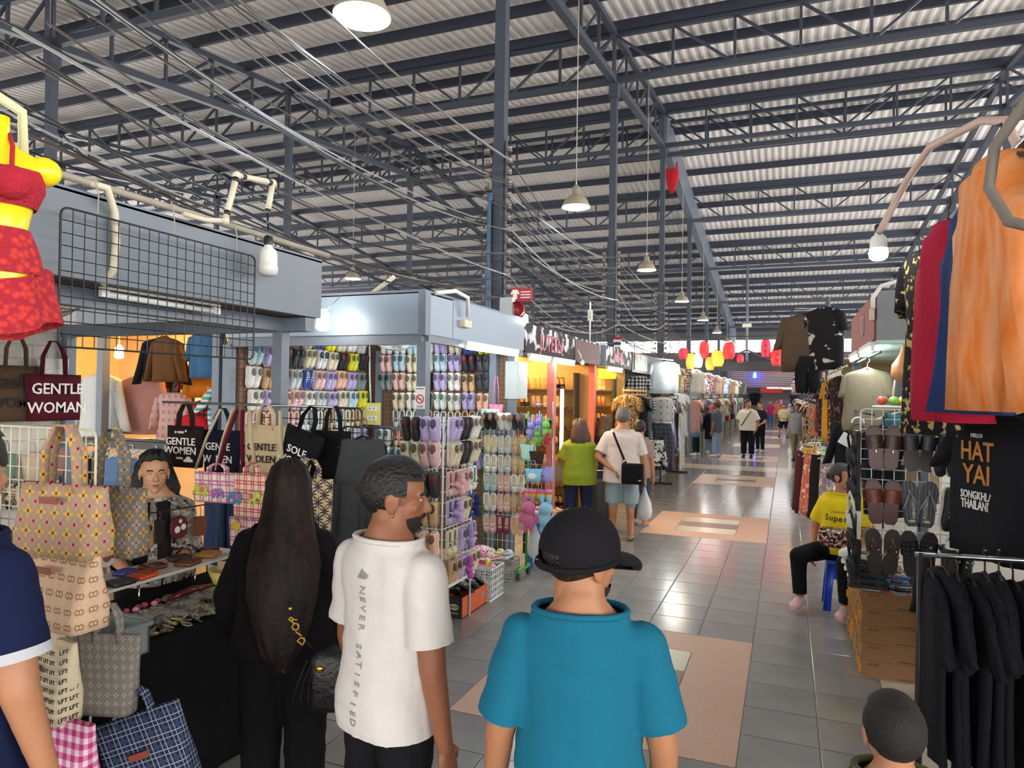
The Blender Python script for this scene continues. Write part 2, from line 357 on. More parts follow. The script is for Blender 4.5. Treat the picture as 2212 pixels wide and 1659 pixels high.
def garment(kind, w, h, d=.05, seed=0, sl=.24, folds=1.0, n=26, slope=.06):
    """hanging garment, shoulders at z = 0, front toward -y"""
    q = random.Random(seed); ph = [q.uniform(0, 6) for _ in range(4)]; b = MB()
    def ring(z, hw, dd, t, xo=0.0):
        pts = []
        for j in range(n):
            a = 2*PI*j/n; x = hw*math.copysign(abs(math.cos(a))**.8, math.cos(a)); y = dd*math.copysign(abs(math.sin(a))**.7, math.sin(a))
            f = folds*t*(.012*math.sin(17*x/w*1.6+ph[0])+.009*math.sin(31*x/w*1.2+ph[1]+3*t)); pts.append((x+xo+folds*t*.012*math.sin(7*t+ph[2]), y*(1+.25*math.sin(9*x/w+ph[3])*t)+f, z))
        return pts
    if kind in ('trousers', 'shorts'):
        cr = .3*h if kind == 'trousers' else .5*h
        b.loft([ring(-k*cr/4, w*(.36+.13*k/4), d*.8, .2+.1*k) for k in range(5)])
        for s in (-1, 1): b.loft([ring(-cr*.85-(h-cr*.85)*k/6, w*(.27-.04*k/6), d*.8, .4+.1*k, s*w*(.23+.03*k/6)) for k in range(7)])
        return b
    if kind == 'skirt':
        return b.loft([ring(-h*k/7, w*(.3+.2*k/7), d*(.6+.6*k/7), .3+.1*k) for k in range(8)])
    prof = {'tee': [(0, .17), (.05, .42), (.1, .5), (.3, .5), (.6, .5), (.85, .5), (1, .5)], 'shirt': [(0, .16), (.05, .4), (.1, .5), (.3, .5), (.6, .5), (.85, .52), (1, .5)],
            'dress': [(0, .2), (.04, .38), (.08, .42), (.25, .38), (.4, .36), (.7, .46), (.9, .5), (1, .52)], 'tank': [(0, .2), (.03, .26), (.07, .29), (.14, .3), (.2, .36), (.25, .46), (.5, .45), (.8, .49), (1, .52)], 'vest': [(0, .2), (.06, .38), (.15, .4), (.3, .46), (.7, .46), (.9, .46), (1, .3)]}[kind]
    b.loft([ring(-h*t, w*p, d*(.55 if t < .04 else .9), t*(1.6 if kind == 'tank' else 1)) for t, p in prof])
    if kind in ('tee', 'shirt') or (kind == 'dress' and sl > 0):
        for s in (-1, 1):
            p0 = Vector((s*w*.4, 0, -.045*h-.02)); L = sl; dx = .62 if kind == 'tee' else .3
            rings = []
            for k in range(6):
                t = k/5; c = p0+Vector((s*dx*L*t, 0, -L*t*math.sqrt(1-dx*dx)-.03*t)); r1 = w*.17*(1-.25*t)
                rings.append([tuple(c+Vector((math.cos(a)*r1*(.9 if kind == 'tee' else .75), math.sin(a)*d*.75+.006*math.sin(5*a+4*t+ph[0]), -s*math.cos(a)*r1*.45*(1 if kind == 'tee' else .3)))) for a in [2*PI*j/12 for j in range(12)]])
            b.loft(rings)
    return b
HANG = {}
def hanger_mesh(w=.4):
    k = round(w, 2)
    if k not in HANG:
        b = MB().tube([(-w/2, 0, -.07), (0, 0, .0), (w/2, 0, -.07)], .008, 5)
        b.tube([(0, 0, 0), (0, 0, .04), (.025, 0, .06), (.02, 0, .09), (-.012, 0, .095)], .004, 5); HANG[k] = b.mesh('hanger')
    return HANG[k]
GM = {}
HWOOD = mat('hanger_wood', '#c79a63', rough=.5); HBLK = pla('#1c1c1f', .35); HWHT = pla('#dedad2', .4)
def hang(kind, label, m, loc, rz=0.0, w=.46, h=.66, d=.05, seed=0, sl=.22, hg=HBLK, cat=None, group=None, folds=1.0, name=None, rot=None):
    key = (kind, w, h, d, seed % 5, sl, folds)
    if key not in GM: GM[key] = garment(kind, w, h, d, seed % 5, sl, folds).mesh(kind)
    nm = name or {'tee': 't_shirt', 'shirt': 'shirt', 'dress': 'dress', 'tank': 'tank_top', 'vest': 'waistcoat', 'trousers': 'trousers', 'shorts': 'shorts', 'skirt': 'skirt'}[kind]
    t = thing(nm, label, cat or nm.replace('_', ' '), loc, rz, group, rot)
    me = GM[key]; o = bpy.data.objects.new('cloth', me); COL.objects.link(o); o.parent = t
    if not me.materials: me.materials.append(m)
    o.material_slots[0].link = 'OBJECT'; o.material_slots[0].material = m
    if hg: place('hanger', hanger_mesh(min(w*.85, .42)), hg, t, (0, 0, .02))
    return t
def rod(label, p, q, r, m, name='hanging_rail', cat='rail'):
    return tag(MB().tube([p, q], r, 8).build(name, m), label, cat)
def tote(label, w, h, d, m, loc, rz=0.0, hm=None, hl=.16, cat='tote bag', group=None, rot=None, sag=.015, name='tote_bag', handles=2, hw=.014):
    """bag with its upper edge at z = 0 hanging down; front toward -y"""
    t = thing(name, label, cat, loc, rz, group, rot); b = MB(); rings = []
    for k in range(7):
        u = k/6; ww = w*(.5-.02*math.sin(PI*u)); dd = d*(.18+.82*min(1, u*1.5)); rings.append([(x+sag*math.sin(3*x/w+2*u), y, -h*u) for x, y in rrect(2*ww, dd, min(dd*.45, .03), 3)])
    b.loft(rings); b.build('bag_body', m, t)
    hm = hm or m
    for k in range(handles):
        y = -d*.1 if k == 0 else d*.1
        MB().tube([(-w*.22, y, -.03), (-w*.2, y*1.2, hl*.55), (-w*.07, y*.5, hl), (w*.07, y*.5, hl), (w*.2, y*1.2, hl*.55), (w*.22, y, -.03)], hw, 6, True, .35).build('handle', hm, t)
    return t
def sub(t, base):
    for c in t.children:
        if c.name.split('.')[0] == base: return c
    return t
def stall(label, x0, x1, y0, y1, z0, z1, fm, posts, pm, inner=None, back=None, group=None, dep=.3, beams=True, side=1, ceil=True):
    """open market booth: fascia box on the aisle side, header beams, posts, back board; side=1 faces +x"""
    t = thing('market_stall', label, 'stall', ((x0+x1)/2, (y0+y1)/2, 0), group=group); ox, oy = (x0+x1)/2, (y0+y1)/2
    def B(n, m, *a): b = MB().bx(a[0]-ox, a[1]-ox, a[2]-oy, a[3]-oy, a[4], a[5]); return b.build(n, m, t)
    if side > 0: B('fascia_panel', fm, x1-dep, x1, y0, y1, z0, z1)
    else: B('fascia_panel', fm, x0, x0+dep, y0, y1, z0, z1)
    if beams:
        for yy in (y0+.06, y1-.06): B('header_beam', pm, x0, x1-.02, yy-.04, yy+.04, z0-.07, z0)
    for px, py in posts: B('post', pm, px-.035, px+.035, py-.035, py+.035, 0, z0)
    if ceil: B('ceiling_board', inner or pm, x0, x1, y0, y1, z1-.02, z1-.01)
    if back:
        bx = x0 if side > 0 else x1
        B('back_panel', back, bx-.02, bx, y0, y1, 0, z1-.05)
    return t
FASC = mat('blue_grey_fascia', '#8694a3', rough=.42, var=.08, vs=2, metal=.15)
FASC_D = mat('dull_grey_fascia', '#6d7680', rough=.5, var=.1, vs=2.5)
POST = mat('grey_post', '#69737f', rough=.45, var=.1)
TUBE = mat('lit_tube', '#ffffff', rough=.3, emit=22, ec='#f4fbff'); TUBEW = mat('warm_tube', '#ffe2a8', rough=.3, emit=85, ec='#ffd99a'); TUBEOFF = mat('unlit_tube', '#dfe3e2', rough=.25)
BULB = mat('lit_bulb', '#ffffff', rough=.3, emit=13, ec='#fffdf4'); BULBF = mat('far_lit_bulb', '#ffffff', rough=.3, emit=45, ec='#fffdf4'); BULBW = mat('warm_bulb', '#ffdf9a', rough=.3, emit=70, ec='#ffd48a')
PVC = mat('aged_pvc', '#cfc6ae', rough=.45, var=.15, vs=14); WHITE = pla('#e3e2dc', .45)
BLKM = mat('black_steel', '#1d1d1f', rough=.45); CHROME = mat('chrome', '#b9bcc0', rough=.2, metal=1.0)
def tube_lamp(label, p, q, m, loc_z=0, cat='lamp', r=.014):
    p = Vector(p); q = Vector(q); t = thing('tube_lamp', label, cat, (p+q)/2); a = p-(p+q)/2; b = -a
    d = b-a; o = Vector((0, 0, .035))
    L = d.length; rz = math.atan2(d.y, d.x)
    MB().box((0, 0, .04), (L, .045, .035), rotz(rz)).build('housing', WHITE, t)
    MB().tube([a*.95, b*.95], r, 10).build('tube', m, t)
    for e in (a, b): MB().box(e*.975+Vector((0, 0, .012)), (.02, .04, .05), Matrix.Identity(4)).build('end_cap', WHITE, t)
    return t
def bulb(label, c, r, m, body=None, cat='light bulb', hold=True, arm=None):
    t = thing('light_bulb', label, cat, c)
    if arm: MB().tube([(0, 0, 1.4*r), (0, 0, 2.4*r), Vector(arm)*.6+Vector((0, 0, 2.2*r)), arm], .007, 6).build('arm', WHITE, t)
    MB().lathe([(.002, -1.55*r), (.6*r, -1.48*r), (.92*r, -1.2*r), (r, -.75*r), (.9*r, -.2*r)], 18).build('globe', m, t)
    MB().lathe([(.9*r, -.2*r), (.88*r, .8*r), (.7*r, 1.15*r), (.42*r, 1.35*r), (.4*r, 1.6*r)], 18).build('body', body or WHITE, t)
    if hold: MB().lathe([(.42*r, 1.55*r), (.45*r, 2.3*r), (.3*r, 2.5*r), (.05*r, 2.55*r)], 12).build('holder', HBLK, t)
    return t
# ---- printed and woven patterns
def P_check(a, b, c, s):      # gingham
    def f(N):
        x, y, z = N.xyz(); x = N.M('ADD', x, y); u = N.lt(N.frac(x, s), 0); v = N.lt(N.frac(z, s), 0); k = N.M('MULTIPLY', N.M('ADD', u, v), .5)
        lo = N.mix(N.lt(.25, k), lin(a), lin(b)); return N.mix(N.lt(.75, k), lo, lin(c))
    return f
def P_plaid(bg, l1, l2, s, wd=.12):
    def f(N):
        x, y, z = N.xyz(); x = N.M('ADD', x, y); c = lin(bg)
        for col, off, w in ((l2, .0, wd*1.8), (l1, .3, wd*.6), (l1, .62, wd*.5)):
            k = N.M('MAXIMUM', N.lt(N.ab(N.frac(x, s, off)), w/2), N.lt(N.ab(N.frac(z, s, off)), w/2)); c = N.mix(N.mul(k, .8), c, lin(col))
        return c
    return f
def P_dots(bg, cols, s, r=.3, petals=0):  # rows of little flowers or dots
    def f(N):
        x, y, z = N.xyz(); x = N.M('ADD', x, y); c = lin(bg)
        for k, col in enumerate(cols):
            u = N.frac(x, s, .5*k); v = N.frac(z, s, .5*k); d = N.M('SQRT', N.M('ADD', N.mul(u, u), N.mul(v, v)))
            rr = r
            if petals: rr = N.M('MULTIPLY_ADD', N.M('COSINE', N.mul(N.M('ARCTAN2', v, u), float(petals))), r*.4, r*.7)
            c = N.mix(N.lt(d, rr), c, lin(col))
            if petals: c = N.mix(N.lt(d, r*.25), c, lin('#6b3040'))
        return c
    return f
def P_print(bg, cols, sc, th=.5, warp=1.0):  # loose floral or batik print
    def f(N):
        c = lin(bg)
        for k, col in enumerate(cols):
            n = N.noise(sc*(1+.35*k), 3, N.vec(N.M('ADD', N.xyz()[0], k*3.7), N.xyz()[1], N.xyz()[2])); c = N.mix(N.ramp(n, th+.03, th+.06), c, lin(col))
        return c
    return f
def P_stripe(a, b, s, ax=2, duty=.0):
    return lambda N: N.mix(N.lt(N.frac(N.xyz()[ax], s), duty), lin(a), lin(b))
def patf(name, pat, **k): return fab('#888888', name, pat=pat, **k)
# ================================================================ BAG STALL (left, nearest)
BROWNW = mat('brown_board', '#5b4a40', rough=.7, var=.2); DARKC = mat('dark_ceiling_board', '#2a2524', rough=.8)
OFFW = mat('offwhite_partition', '#c9c4ba', rough=.7, var=.06, vs=2)
st = stall('dull grey metal bag stall with deep fascia beside the aisle', -4.76, -2.63, -.9, 3.48, 2.285, 2.64, FASC_D, [(-2.86, 3.4), (-4.72, 3.4)], POST, DARKC, OFFW, dep=.05, beams=False)
def sp(n, m, a): return MB().bx(a[0]+3.695, a[1]+3.695, a[2]-1.29, a[3]-1.29, a[4], a[5]).build(n, m, st)
sp('header_beam', POST, (-4.74, -2.65, 3.36, 3.44, 2.2, 2.28)); sp('header_beam', POST, (-2.9, -2.82, -.9, 3.36, 2.2, 2.28)); sp('soffit_board', BROWNW, (-3.2, -2.68, -.9, 3.44, 2.285, 2.3)); sp('end_panel', FASC_D, (-3.1, -2.68, 3.44, 3.48, 2.285, 2.64))
# pipe rail on the fascia, grid, conduit
rod('weathered grey pipe rail along the top of the bag stall fascia', (-2.6, 1.4, 2.668), (-2.6, 3.5, 2.668), .016, mat('weathered_pipe', '#9b9384', rough=.6, var=.2))
grid_panel('black wire grid hung over the bag stall fascia', 1.03, .53, 21, 11, .0022, BLKM, (-2.555, 1.8, 2.005), PI/2)
for y in (1.95, 2.32, 2.7): tag(MB().tube([(-2.575, y, 2.69), (-2.565, y+.01, 2.62), (-2.555, y, 2.54)], .003, 5).build('tie_cord', ROPE), 'cord tying the black grid to the pipe rail, %s' % {1.95: 'by the mannequin', 2.32: 'beside the conduit', 2.7: 'near the bulb arm'}[y], 'cord')
tag(MB().tube([(-2.61, 1.93, 2.67), (-2.57, 2.0, 2.66), (-2.6, 2.06, 2.58), (-2.6, 2.07, 2.46), (-2.62, 2.075, 2.34), (-2.66, 2.06, 2.28)], .016, 10).build('flexible_conduit', PVC), 'cream corrugated conduit curling down the bag stall fascia', 'conduit')
tube_lamp('unlit fluorescent tube fitting behind the black grid', (-2.75, 2.13, 2.255), (-2.75, 2.78, 2.25), TUBEOFF)
t = thing('lamp_arm', 'taped white plastic pipe arm holding an unlit bulb over the bag stall', 'lamp', (-2.55, 2.5, 2.62))
pp = [(.0, -.02, .04), (.03, .085, .04), (.03, .155, .28), (.03, .41, .315), (.03, .375, .15)]
MB().tube([(-.02, -.12, .03), (0, 0, .025), pp[1]], .013, 8).build('pipe', PVC, t)
for a, b in zip(pp[1:-1], pp[2:]): MB().tube([a, b], .015, 10).build('pipe', PVC, t)
for p in pp[1:-1]: MB().ell(p, (.021, .021, .021), 10, 6).build('elbow', PVC, t)
for a, b, k in ((1, 2, .12), (2, 3, .12), (2, 3, .85), (3, 4, .9), (1, 2, .85)):
    p = Vector(pp[a]).lerp(Vector(pp[b]), k); q = Vector(pp[a]).lerp(Vector(pp[b]), k+.09); MB().tube([p, q], .0165, 10).build('black_tape', HBLK, t)
MB().tube([pp[4], (.03, .38, .06)], .006, 6).build('flex', HBLK, t)
bulb('large unlit white bulb hanging from the taped pipe arm', (-2.52, 2.885, 2.52), .053, mat('frosted_globe', '#d9d4cf', rough=.25), WHITE)
tag(MB().tube([(-2.6, 1.35, 2.95), (-2.6, 1.68, 2.85), (-2.6, 1.69, 2.65)], .018, 8).build('bracket_pipe', mat('yellowed_pipe', '#d8cfa0', rough=.5)), 'yellowed bent pipe standing above the yellow mannequin', 'pipe')
# mannequin torso and its clothes
YEL = mat('yellow_mannequin', '#f2d81c', rough=.25, var=.04); RED = mat('red_crochet', '#b51c33', rough=.9, bump=1.0, bs=120, var=.25, vs=60); REDL = mat('red_lace', '#b3182c', rough=.8, pat=lambda N: N.mix(N.ramp(N.voro(45)[0], .3, .6), lin('#c9342c'), lin('#a01226')), bump=.4)
def torso_rings(prof, n=24, k=1.0): return [[(w*math.cos(a)*k, yo+d*math.sin(a)*k, z) for a in [2*PI*j/n for j in range(n)]] for z, w, d, yo in prof]
mp = [(0, .075, .06, 0), (.05, .1, .08, 0), (.12, .125, .09, 0), (.2, .11, .08, 0), (.27, .085, .065, 0), (.34, .1, .08, -.005), (.4, .125, .1, -.02), (.46, .12, .08, -.01), (.51, .12, .055, 0), (.54, .06, .04, 0), (.58, .032, .032, 0), (.64, .03, .03, 0)]
t = thing('mannequin_torso', 'headless bright yellow mannequin torso hung at the bag stall corner', 'mannequin', (-2.42, 1.49, 2.1), PI/2-.75)
b = MB().loft(torso_rings(mp)); 
for s in (-1, 1): b.ell((s*.125, 0, .475), (.055, .045, .05)); b.tube([(s*.06, 0, .06), (s*.065, -.005, -.02)], [.062, .055], 16)
b.build('torso', YEL, t)
t2 = thing('halter_top', 'crocheted red halter top on the yellow mannequin', 'top', (-2.42, 1.49, 2.1), PI/2-.75)
MB().loft([[(p[0]*1.1, p[1]*1.12, p[2]) for p in r] for r in torso_rings(mp[5:8], 24)], False).build('bodice', RED, t2)
for s in (-1, 1): MB().ell((s*.055, -.1, .405), (.06, .045, .055)).build('cup', RED, t2); MB().tube([(s*.06, -.12, .44), (s*.05, -.06, .535), (s*.028, 0, .59)], .007, 6).build('strap', RED, t2)
t2 = thing('lace_skirt', 'short red lace wrap skirt on the yellow mannequin', 'skirt', (-2.42, 1.49, 2.1), PI/2-.75)
MB().loft([[(p[0]*1.1, p[1]*1.14, p[2]) for p in r] for r in torso_rings(mp[2:5], 24)]+[], False).build('waistband', REDL, t2)
MB().loft([[(x*1.05+.02*math.sin(5*a), y*1.05, z+.03*math.cos(a*2)) for a, (x, y, z) in zip([2*PI*j/24 for j in range(24)], r)] for r in torso_rings([(-.06, .16, .13, -.01), (.03, .14, .115, 0), (.12, .125, .095, 0)], 24, 1.06)], False).build('flounce', REDL, t2)
# wall fan
CREAMP = pla('#bdb29c', .45)
def cage_fan(label, loc, r, rot, m, bl):
    t = thing('wall_fan', label, 'fan', loc, rot=rot)
    for k in range(1, 6): rr = r*k/5; MB().tube([(rr*math.cos(a), rr*math.sin(a), -.07*(1-(k/5)**2)) for a in [2*PI*j/28 for j in range(29)]], .0022 if k < 5 else .006, 5).build('cage_ring', m, t)
    wm = MB().tube([(r*u, 0, -.07*(1-u*u)) for u in (.12, .35, .6, .8, 1)]+[(r*u, 0, .06*(1-u*u)) for u in (.8, .5, .2)], .0018, 4).mesh('cage_wire')
    for k in range(36): o = place('cage_wire', wm, m, t); o.rotation_euler = (0, 0, 2*PI*k/36)
    for k in range(3): MB().loft([[(u*r*.85, (v-.5)*.12*(.4+u), .01*(v-.5)*4) for v in (0, .3, .7, 1)] for u in (.15, .5, .8, 1)], False, False).build('blade', bl, t).rotation_euler = (0, 0, 2.1*k)
    MB().lathe([(.001, .13), (.05, .12), (.06, .06), (.05, -.0), (.03, -.03), (.001, -.04)], 16).build('motor', m, t)
    MB().tube([(0, 0, .12), (0, .06, .17), (0, .06, .24)], .014, 8).build('bracket', m, t)
    return t
cage_fan('dusty beige orbit fan hanging under the bag stall ceiling', (-3.85, 2.55, 2.26), .24, (.12, -.12, 0), CREAMP, CREAMP)
# bags on the back wall
grid_panel('pale wire grid fixed on the bag stall back wall', 1.5, 1.1, 16, 12, .0022, CREAMP, (-4.73, 1.85, 1.12), PI/2)
def letters(t, lines, size, m, z0, dz, y, sx=1.0, x=0, sp=1.0): return [text(s, size, m, sub(t, 'bag_body'), (x, y, z0-k*dz), sx=sx, sp=sp) for k, s in enumerate(lines)]
BWN = fab('#4f3d2e'); MAR = fab('#4a1320'); TWH = mat('white_print', '#e6dfd6', rough=.8); TBK = mat('black_print', '#1e1a18', rough=.8)
b1 = tote('brown canvas tote printed with black serif capitals on the back wall', .3, .36, .08, BWN, (-4.62, 2.98, 1.98), PI/2, hl=.2); letters(b1, ['GENTLE', 'WOMAN'], .09, TBK, -.12, .12, -.045, .95)
b1 = tote('maroon canvas tote printed with white serif capitals on the back wall', .36, .31, .09, MAR, (-4.58, 3.2, 1.93), PI/2, hl=.22); letters(b1, ['GENTLE', 'WOMAN'], .1, TWH, -.1, .125, -.05, .98)
b1 = tote('small white top-handle handbag hung behind the maroon tote', .2, .13, .07, pla('#cfcac0', .4), (-4.66, 3.25, 2.04), PI/2, hl=.09, handles=1, name='handbag', cat='handbag', hw=.009); MB().box((0, -.036, -.04), (.17, .004, .07)).build('flap', pla('#c4beb3', .4), b1)
for k, (y, z, c, n) in enumerate(((2.95, 1.42, '#6c8073', 'sage green'), (3.12, 1.4, '#b9a88d', 'beige'), (3.28, 1.43, '#8f6d66', 'dusty rose'))):
    tote(n+' phone pouch hung low on the back wall of the bag stall', .11, .2, .04, fab(c), (-4.66, y, z), PI/2, hl=.08, handles=1, name='pouch', cat='pouch', hw=.005)
LEO = patf('mottled_print', P_print('#b8ad98', ['#3b332c', '#71614f'], 26, .5))
for k in range(6): tote('brown and cream mottled print pouch in the low row behind the white grid', .13, .16, .05, LEO, (-4.62, 2.2+.2*k, 1.22-.0*k), PI/2, hl=.05, handles=1, name='print_pouch', cat='pouch', hw=.005, group='mottled pouches on the back wall')
# counter with cloth and stock
BCLOTH = fab('#0c0b0c', 'black_cloth'); cl = thing('display_table', 'long display table of the bag stall under a black floor-length cloth', 'table', (-2.9, 2.45, 0))
b = MB().bx(-.33, .33, -.66, .8, .7, .74); b.build('tabletop', BROWNW, cl)
for sx in (-.3, .3):
    for sy in (-.6, .74): MB().bx(sx-.02, sx+.02, sy-.02, sy+.02, 0, .7).build('leg', BLKM, cl)
cloth = MB(); ring = []
for z in (.748, .742, .6, .35, .1, .005):
    s = 0 if z > .73 else (1-z)*.02
    pts = []
    for u in range(60):
        a = u/60; per = [(-.34, -.67), (.345, -.67), (.345, .81), (-.34, .81)]; e = int(a*4); f = a*4-e; p = Vector(per[e]).lerp(Vector(per[(e+1) % 4]), f)
        o = s*math.sin(a*120); nrm = [(0, -1), (1, 0), (0, 1), (-1, 0)][e]; pts.append((p.x+nrm[0]*o, p.y+nrm[1]*o, z))
    ring.append(pts)
cloth.loft(ring[::-1]); tag(cloth.build('black_tablecloth', BCLOTH, None, (-2.9, 2.45, 0)), 'black cloth draped to the floor over the bag stall table', 'tablecloth')
# shelf rack standing on the counter
sh = thing('display_shelf', 'low white shelf with thin wire legs standing on the black cloth', 'shelf', (-3.08, 2.58, .749))
MB().bx(-.15, .13, -.5, .66, .135, .15).build('board', OFFW, sh)
for y in (-.45, -.05, .3, .62):
    for x in (-.13, .11): MB().tube([(x, y, 0), (x, y, .135)], .004, 6).build('leg', CHROME, sh)
wal = [(-3.0, 2.17, '#151722', .2, .1, 'black zip'), (-3.05, 2.3, '#1a1f33', .2, .11, 'midnight blue folded'), (-2.99, 2.44, '#1f2026', .19, .1, 'charcoal flap'), (-3.0, 2.57, '#c8481c', .2, .11, 'bright orange'), (-3.14, 2.4, '#d6702c', .12, .07, 'tan orange small'), (-3.13, 2.58, '#2d3a86', .17, .08, 'royal blue'), (-3.1, 2.72, '#5a2f1c', .19, .1, 'chestnut leather'), (-3.0, 2.86, '#6b3a20', .19, .1, 'saddle brown'), (-3.13, 2.92, '#3c241b', .19, .09, 'dark brown'), (-3.05, 3.05, '#a8702a', .2, .11, 'mustard'), (-3.14, 3.13, '#2a1d1a', .18, .1, 'espresso')]
for k, (x, y, c, w, d, n) in enumerate(wal):
    t = thing('wallet', n+' long wallet lying on the white shelf', 'wallet', (x, y, .9), .3*math.sin(k*3)); 
    MB().loft([[(px*s, py*s, z) for px, py in rrect(d, w*.62, .015, 3)] for z, s in ((0, .97), (.006, 1), (.016, 1), (.02, .96))]).build('body', mat('leather_'+c, c, rough=.4, bump=.2), t)
    MB().box((0, -w*.1, .021), (d*.75, .012, .003)).build('tab', mat('tab_'+c, '#8a6a3a' if k % 3 == 0 else c, rough=.4), t)
# hanging purses on a wire over the shelf
rod('thin black wire rail of hanging purses above the white shelf', (-3.2, 1.95, 1.19), (-3.2, 3.28, 1.16), .004, BLKM)
for y in (1.95, 3.28): rod('thin black upright carrying the purse rail, %s' % ('near end' if y < 2 else 'far end'), (-3.2, y, .755), (-3.2, y, 1.19), .005, BLKM, 'rail_upright', 'rail')
def charm(label, y, z, w, h, c, shape='rect', extra=None):
    t = thing('coin_purse', label, 'purse', (-3.17, y, z), PI/2)
    pl = rrect(w, h, min(w, h)*(.49 if shape == 'round' else .22), 5); MB().prism(pl, -.012, .012).build('body', mat('purse_'+c, c, rough=.6), t)
    MB().tube([(0, 0, h/2), (.008, 0, h/2+.02), (0, 0, 1.175-z)], .002, 5).build('ring', CHROME, t)
    for (nm, px, pz, r, cc) in extra or []: MB().ell((px, -.013, pz), (r, .003, r), 12, 6).build(nm, mat('dot_'+cc, cc, rough=.5), sub(t, 'body'))
charm('grey and red striped coin purse on the wire rail', 2.12, 1.06, .075, .12, '#54585c', extra=[('patch', 0, -.02, .02, '#b3283a')])
charm('tan coin purse with a pink flower patch', 2.24, .985, .085, .13, '#7b5034', extra=[('petal', .02*math.cos(k*1.257), .005+.02*math.sin(k*1.257), .014, '#d0486a') for k in range(5)]+[('flower_eye', 0, .005, .009, '#f0e6d6')])
charm('tan leaf-shaped coin purse with dark spots', 2.37, 1.03, .08, .14, '#b07a3c', 'round', [('spot', x, z, .008, '#241a14') for x, z in ((-.02, .03), (.015, .04), (.0, .01), (-.018, -.02), (.02, -.01), (.01, -.045))])
charm('round cream coin purse with a brown horse print', 2.5, 1.0, .1, .1, '#b7b3ac', 'round', [('print', 0, 0, .025, '#8a3a2a'), ('print', .012, .018, .014, '#8a3a2a')])
charm('blue and red owl-shaped coin purse with big eyes', 2.63, 1.07, .085, .15, '#4596b8', extra=[('belly', 0, -.045, .028, '#b03242'), ('eye', -.022, .035, .021, '#e8e2d4'), ('eye', .022, .035, .021, '#e8e2d4'), ('pupil', -.02, .035, .01, '#241a18'), ('pupil', .02, .035, .01, '#241a18'), ('wing', -.03, -.01, .018, '#2f7298'), ('wing', .03, -.01, .018, '#2f7298')])
charm('mustard owl-shaped coin purse beside the blue one', 2.73, 1.07, .075, .13, '#b98a34', extra=[('eye', -.018, .03, .018, '#2a201c'), ('eye', .018, .03, .018, '#2a201c')])
charm('slim black key pouch on the wire rail', 2.82, 1.07, .05, .13, '#1b1718')
charm('maroon and white coin purse with daisy shapes', 2.95, 1.07, .1, .13, '#5b1a24', 'round', [('petal', -.02, -.01, .02, '#e6dfd0'), ('petal', .022, .0, .018, '#e6dfd0'), ('flower_eye', -.02, -.01, .009, '#d8b432'), ('petal', 0, .035, .012, '#e6dfd0')])
charm('brown leather card pouch at the end of the wire rail', 3.1, 1.05, .08, .11, '#6d3f26')
charm('dark red heart print coin purse near the tote bags', 2.0, 1.07, .07, .1, '#6e2030')
# heap of hair clips in clear bags: nobody could count it
r = random.Random(11); hc = [MB(), MB(), MB(), MB()]
for k in range(420):
    x = r.uniform(-2.9, -2.58); y = r.uniform(1.98, 3.2); z = .752+r.uniform(0, .03); X = T(x, y, z)@Euler((r.uniform(-.5, .5), r.uniform(-.5, .5), r.uniform(0, 3))).to_matrix().to_4x4(); b = hc[k % 4 if k % 7 else 3]
    if k % 3 == 0: b.tube([(.022*math.cos(a), .016*math.sin(a), 0) for a in [2*PI*j/8 for j in range(9)]], .0045, 4, X=X)
    else: b.box((0, 0, 0), (.05, .016, .007), X)
t = tag(hc[0].build('hair_clips', pla('#6b5a49', .3)), 'heap of brown, grey and pale hair clips spread on the counter', 'hair clips', kind='stuff')
for b, c in ((hc[1], '#8d8375'), (hc[2], '#3a2c26'), (hc[3], '#a5a06a')): b.build('hair_clips_layer', pla(c, .3), t)['kind'] = 'stuff'
CLEAR = mat('clear_film', '#e8ecec', rough=.12, alpha=.22, spec=.8)
for k in range(9):
    x, y = -2.74+.09*math.sin(k*2.1), 2.05+.125*k; b = MB(); n = 7
    b.loft([[(x+(i-3)*.036, y+(j-3)*.03, .792+.012*math.sin(i*2.3+k)*math.cos(j*1.9+k)) for i in range(n)] for j in range(n)], False, False)
    tag(b.build('clear_bag', CLEAR), 'crinkled clear plastic bag lying over the hair clips', 'plastic bag', 'clear bags over the hair clips')
t = thing('yellow_basket', 'pale yellow plastic basket of card packs on the counter', 'basket', (-2.86, 3.0, .79)); MB().lathe([(.07, 0), (.1, .07), (.104, .07), (.073, -.003)], 18).build('bowl', pla('#d6c66a', .4), t)
for k in range(5): tag(MB().box((0, 0, 0), (.05, .003, .075), T(-2.88+.015*k, 2.98+.014*k, .865)@rotz(.5+.2*k)).build('card_pack', mat('kraft_card', '#b3986c', rough=.7)), 'small kraft card pack standing in the yellow basket', 'card', 'card packs in the yellow basket')
t = thing('hair_stick', 'glossy dark red hair stick lying across the counter', 'hair accessory', (-2.83, 2.72, .8)); MB().tube([(-.02, -.12, 0), (0, 0, .02), (.02, .12, .015)], [.012, .018, .01], 10).build('stick', pla('#54180f', .2), t)
for k in range(9): tag(MB().ell((-2.9+.015*math.sin(k*2), 2.3+.035*k, .79), (.016, .016, .014), 8, 6).build('scrunchie', pla(['#b04a63', '#d88a9a', '#8a3a4a'][k % 3], .6)), ['crimson', 'pale pink', 'dark rose'][k % 3]+' hair bobble in the row behind the clips', 'hair accessory', 'row of hair bobbles')
tag(MB().prism(rrect(.2, .13, .01), -.003, .003, T(-2.86, 2.12, .83)@rotz(PI/2)@Matrix.Rotation(-.25, 4, 'X')).build('green_pouch', fab('#7fb08a')), 'pale green flat pouch leaning under the white shelf', 'pouch')
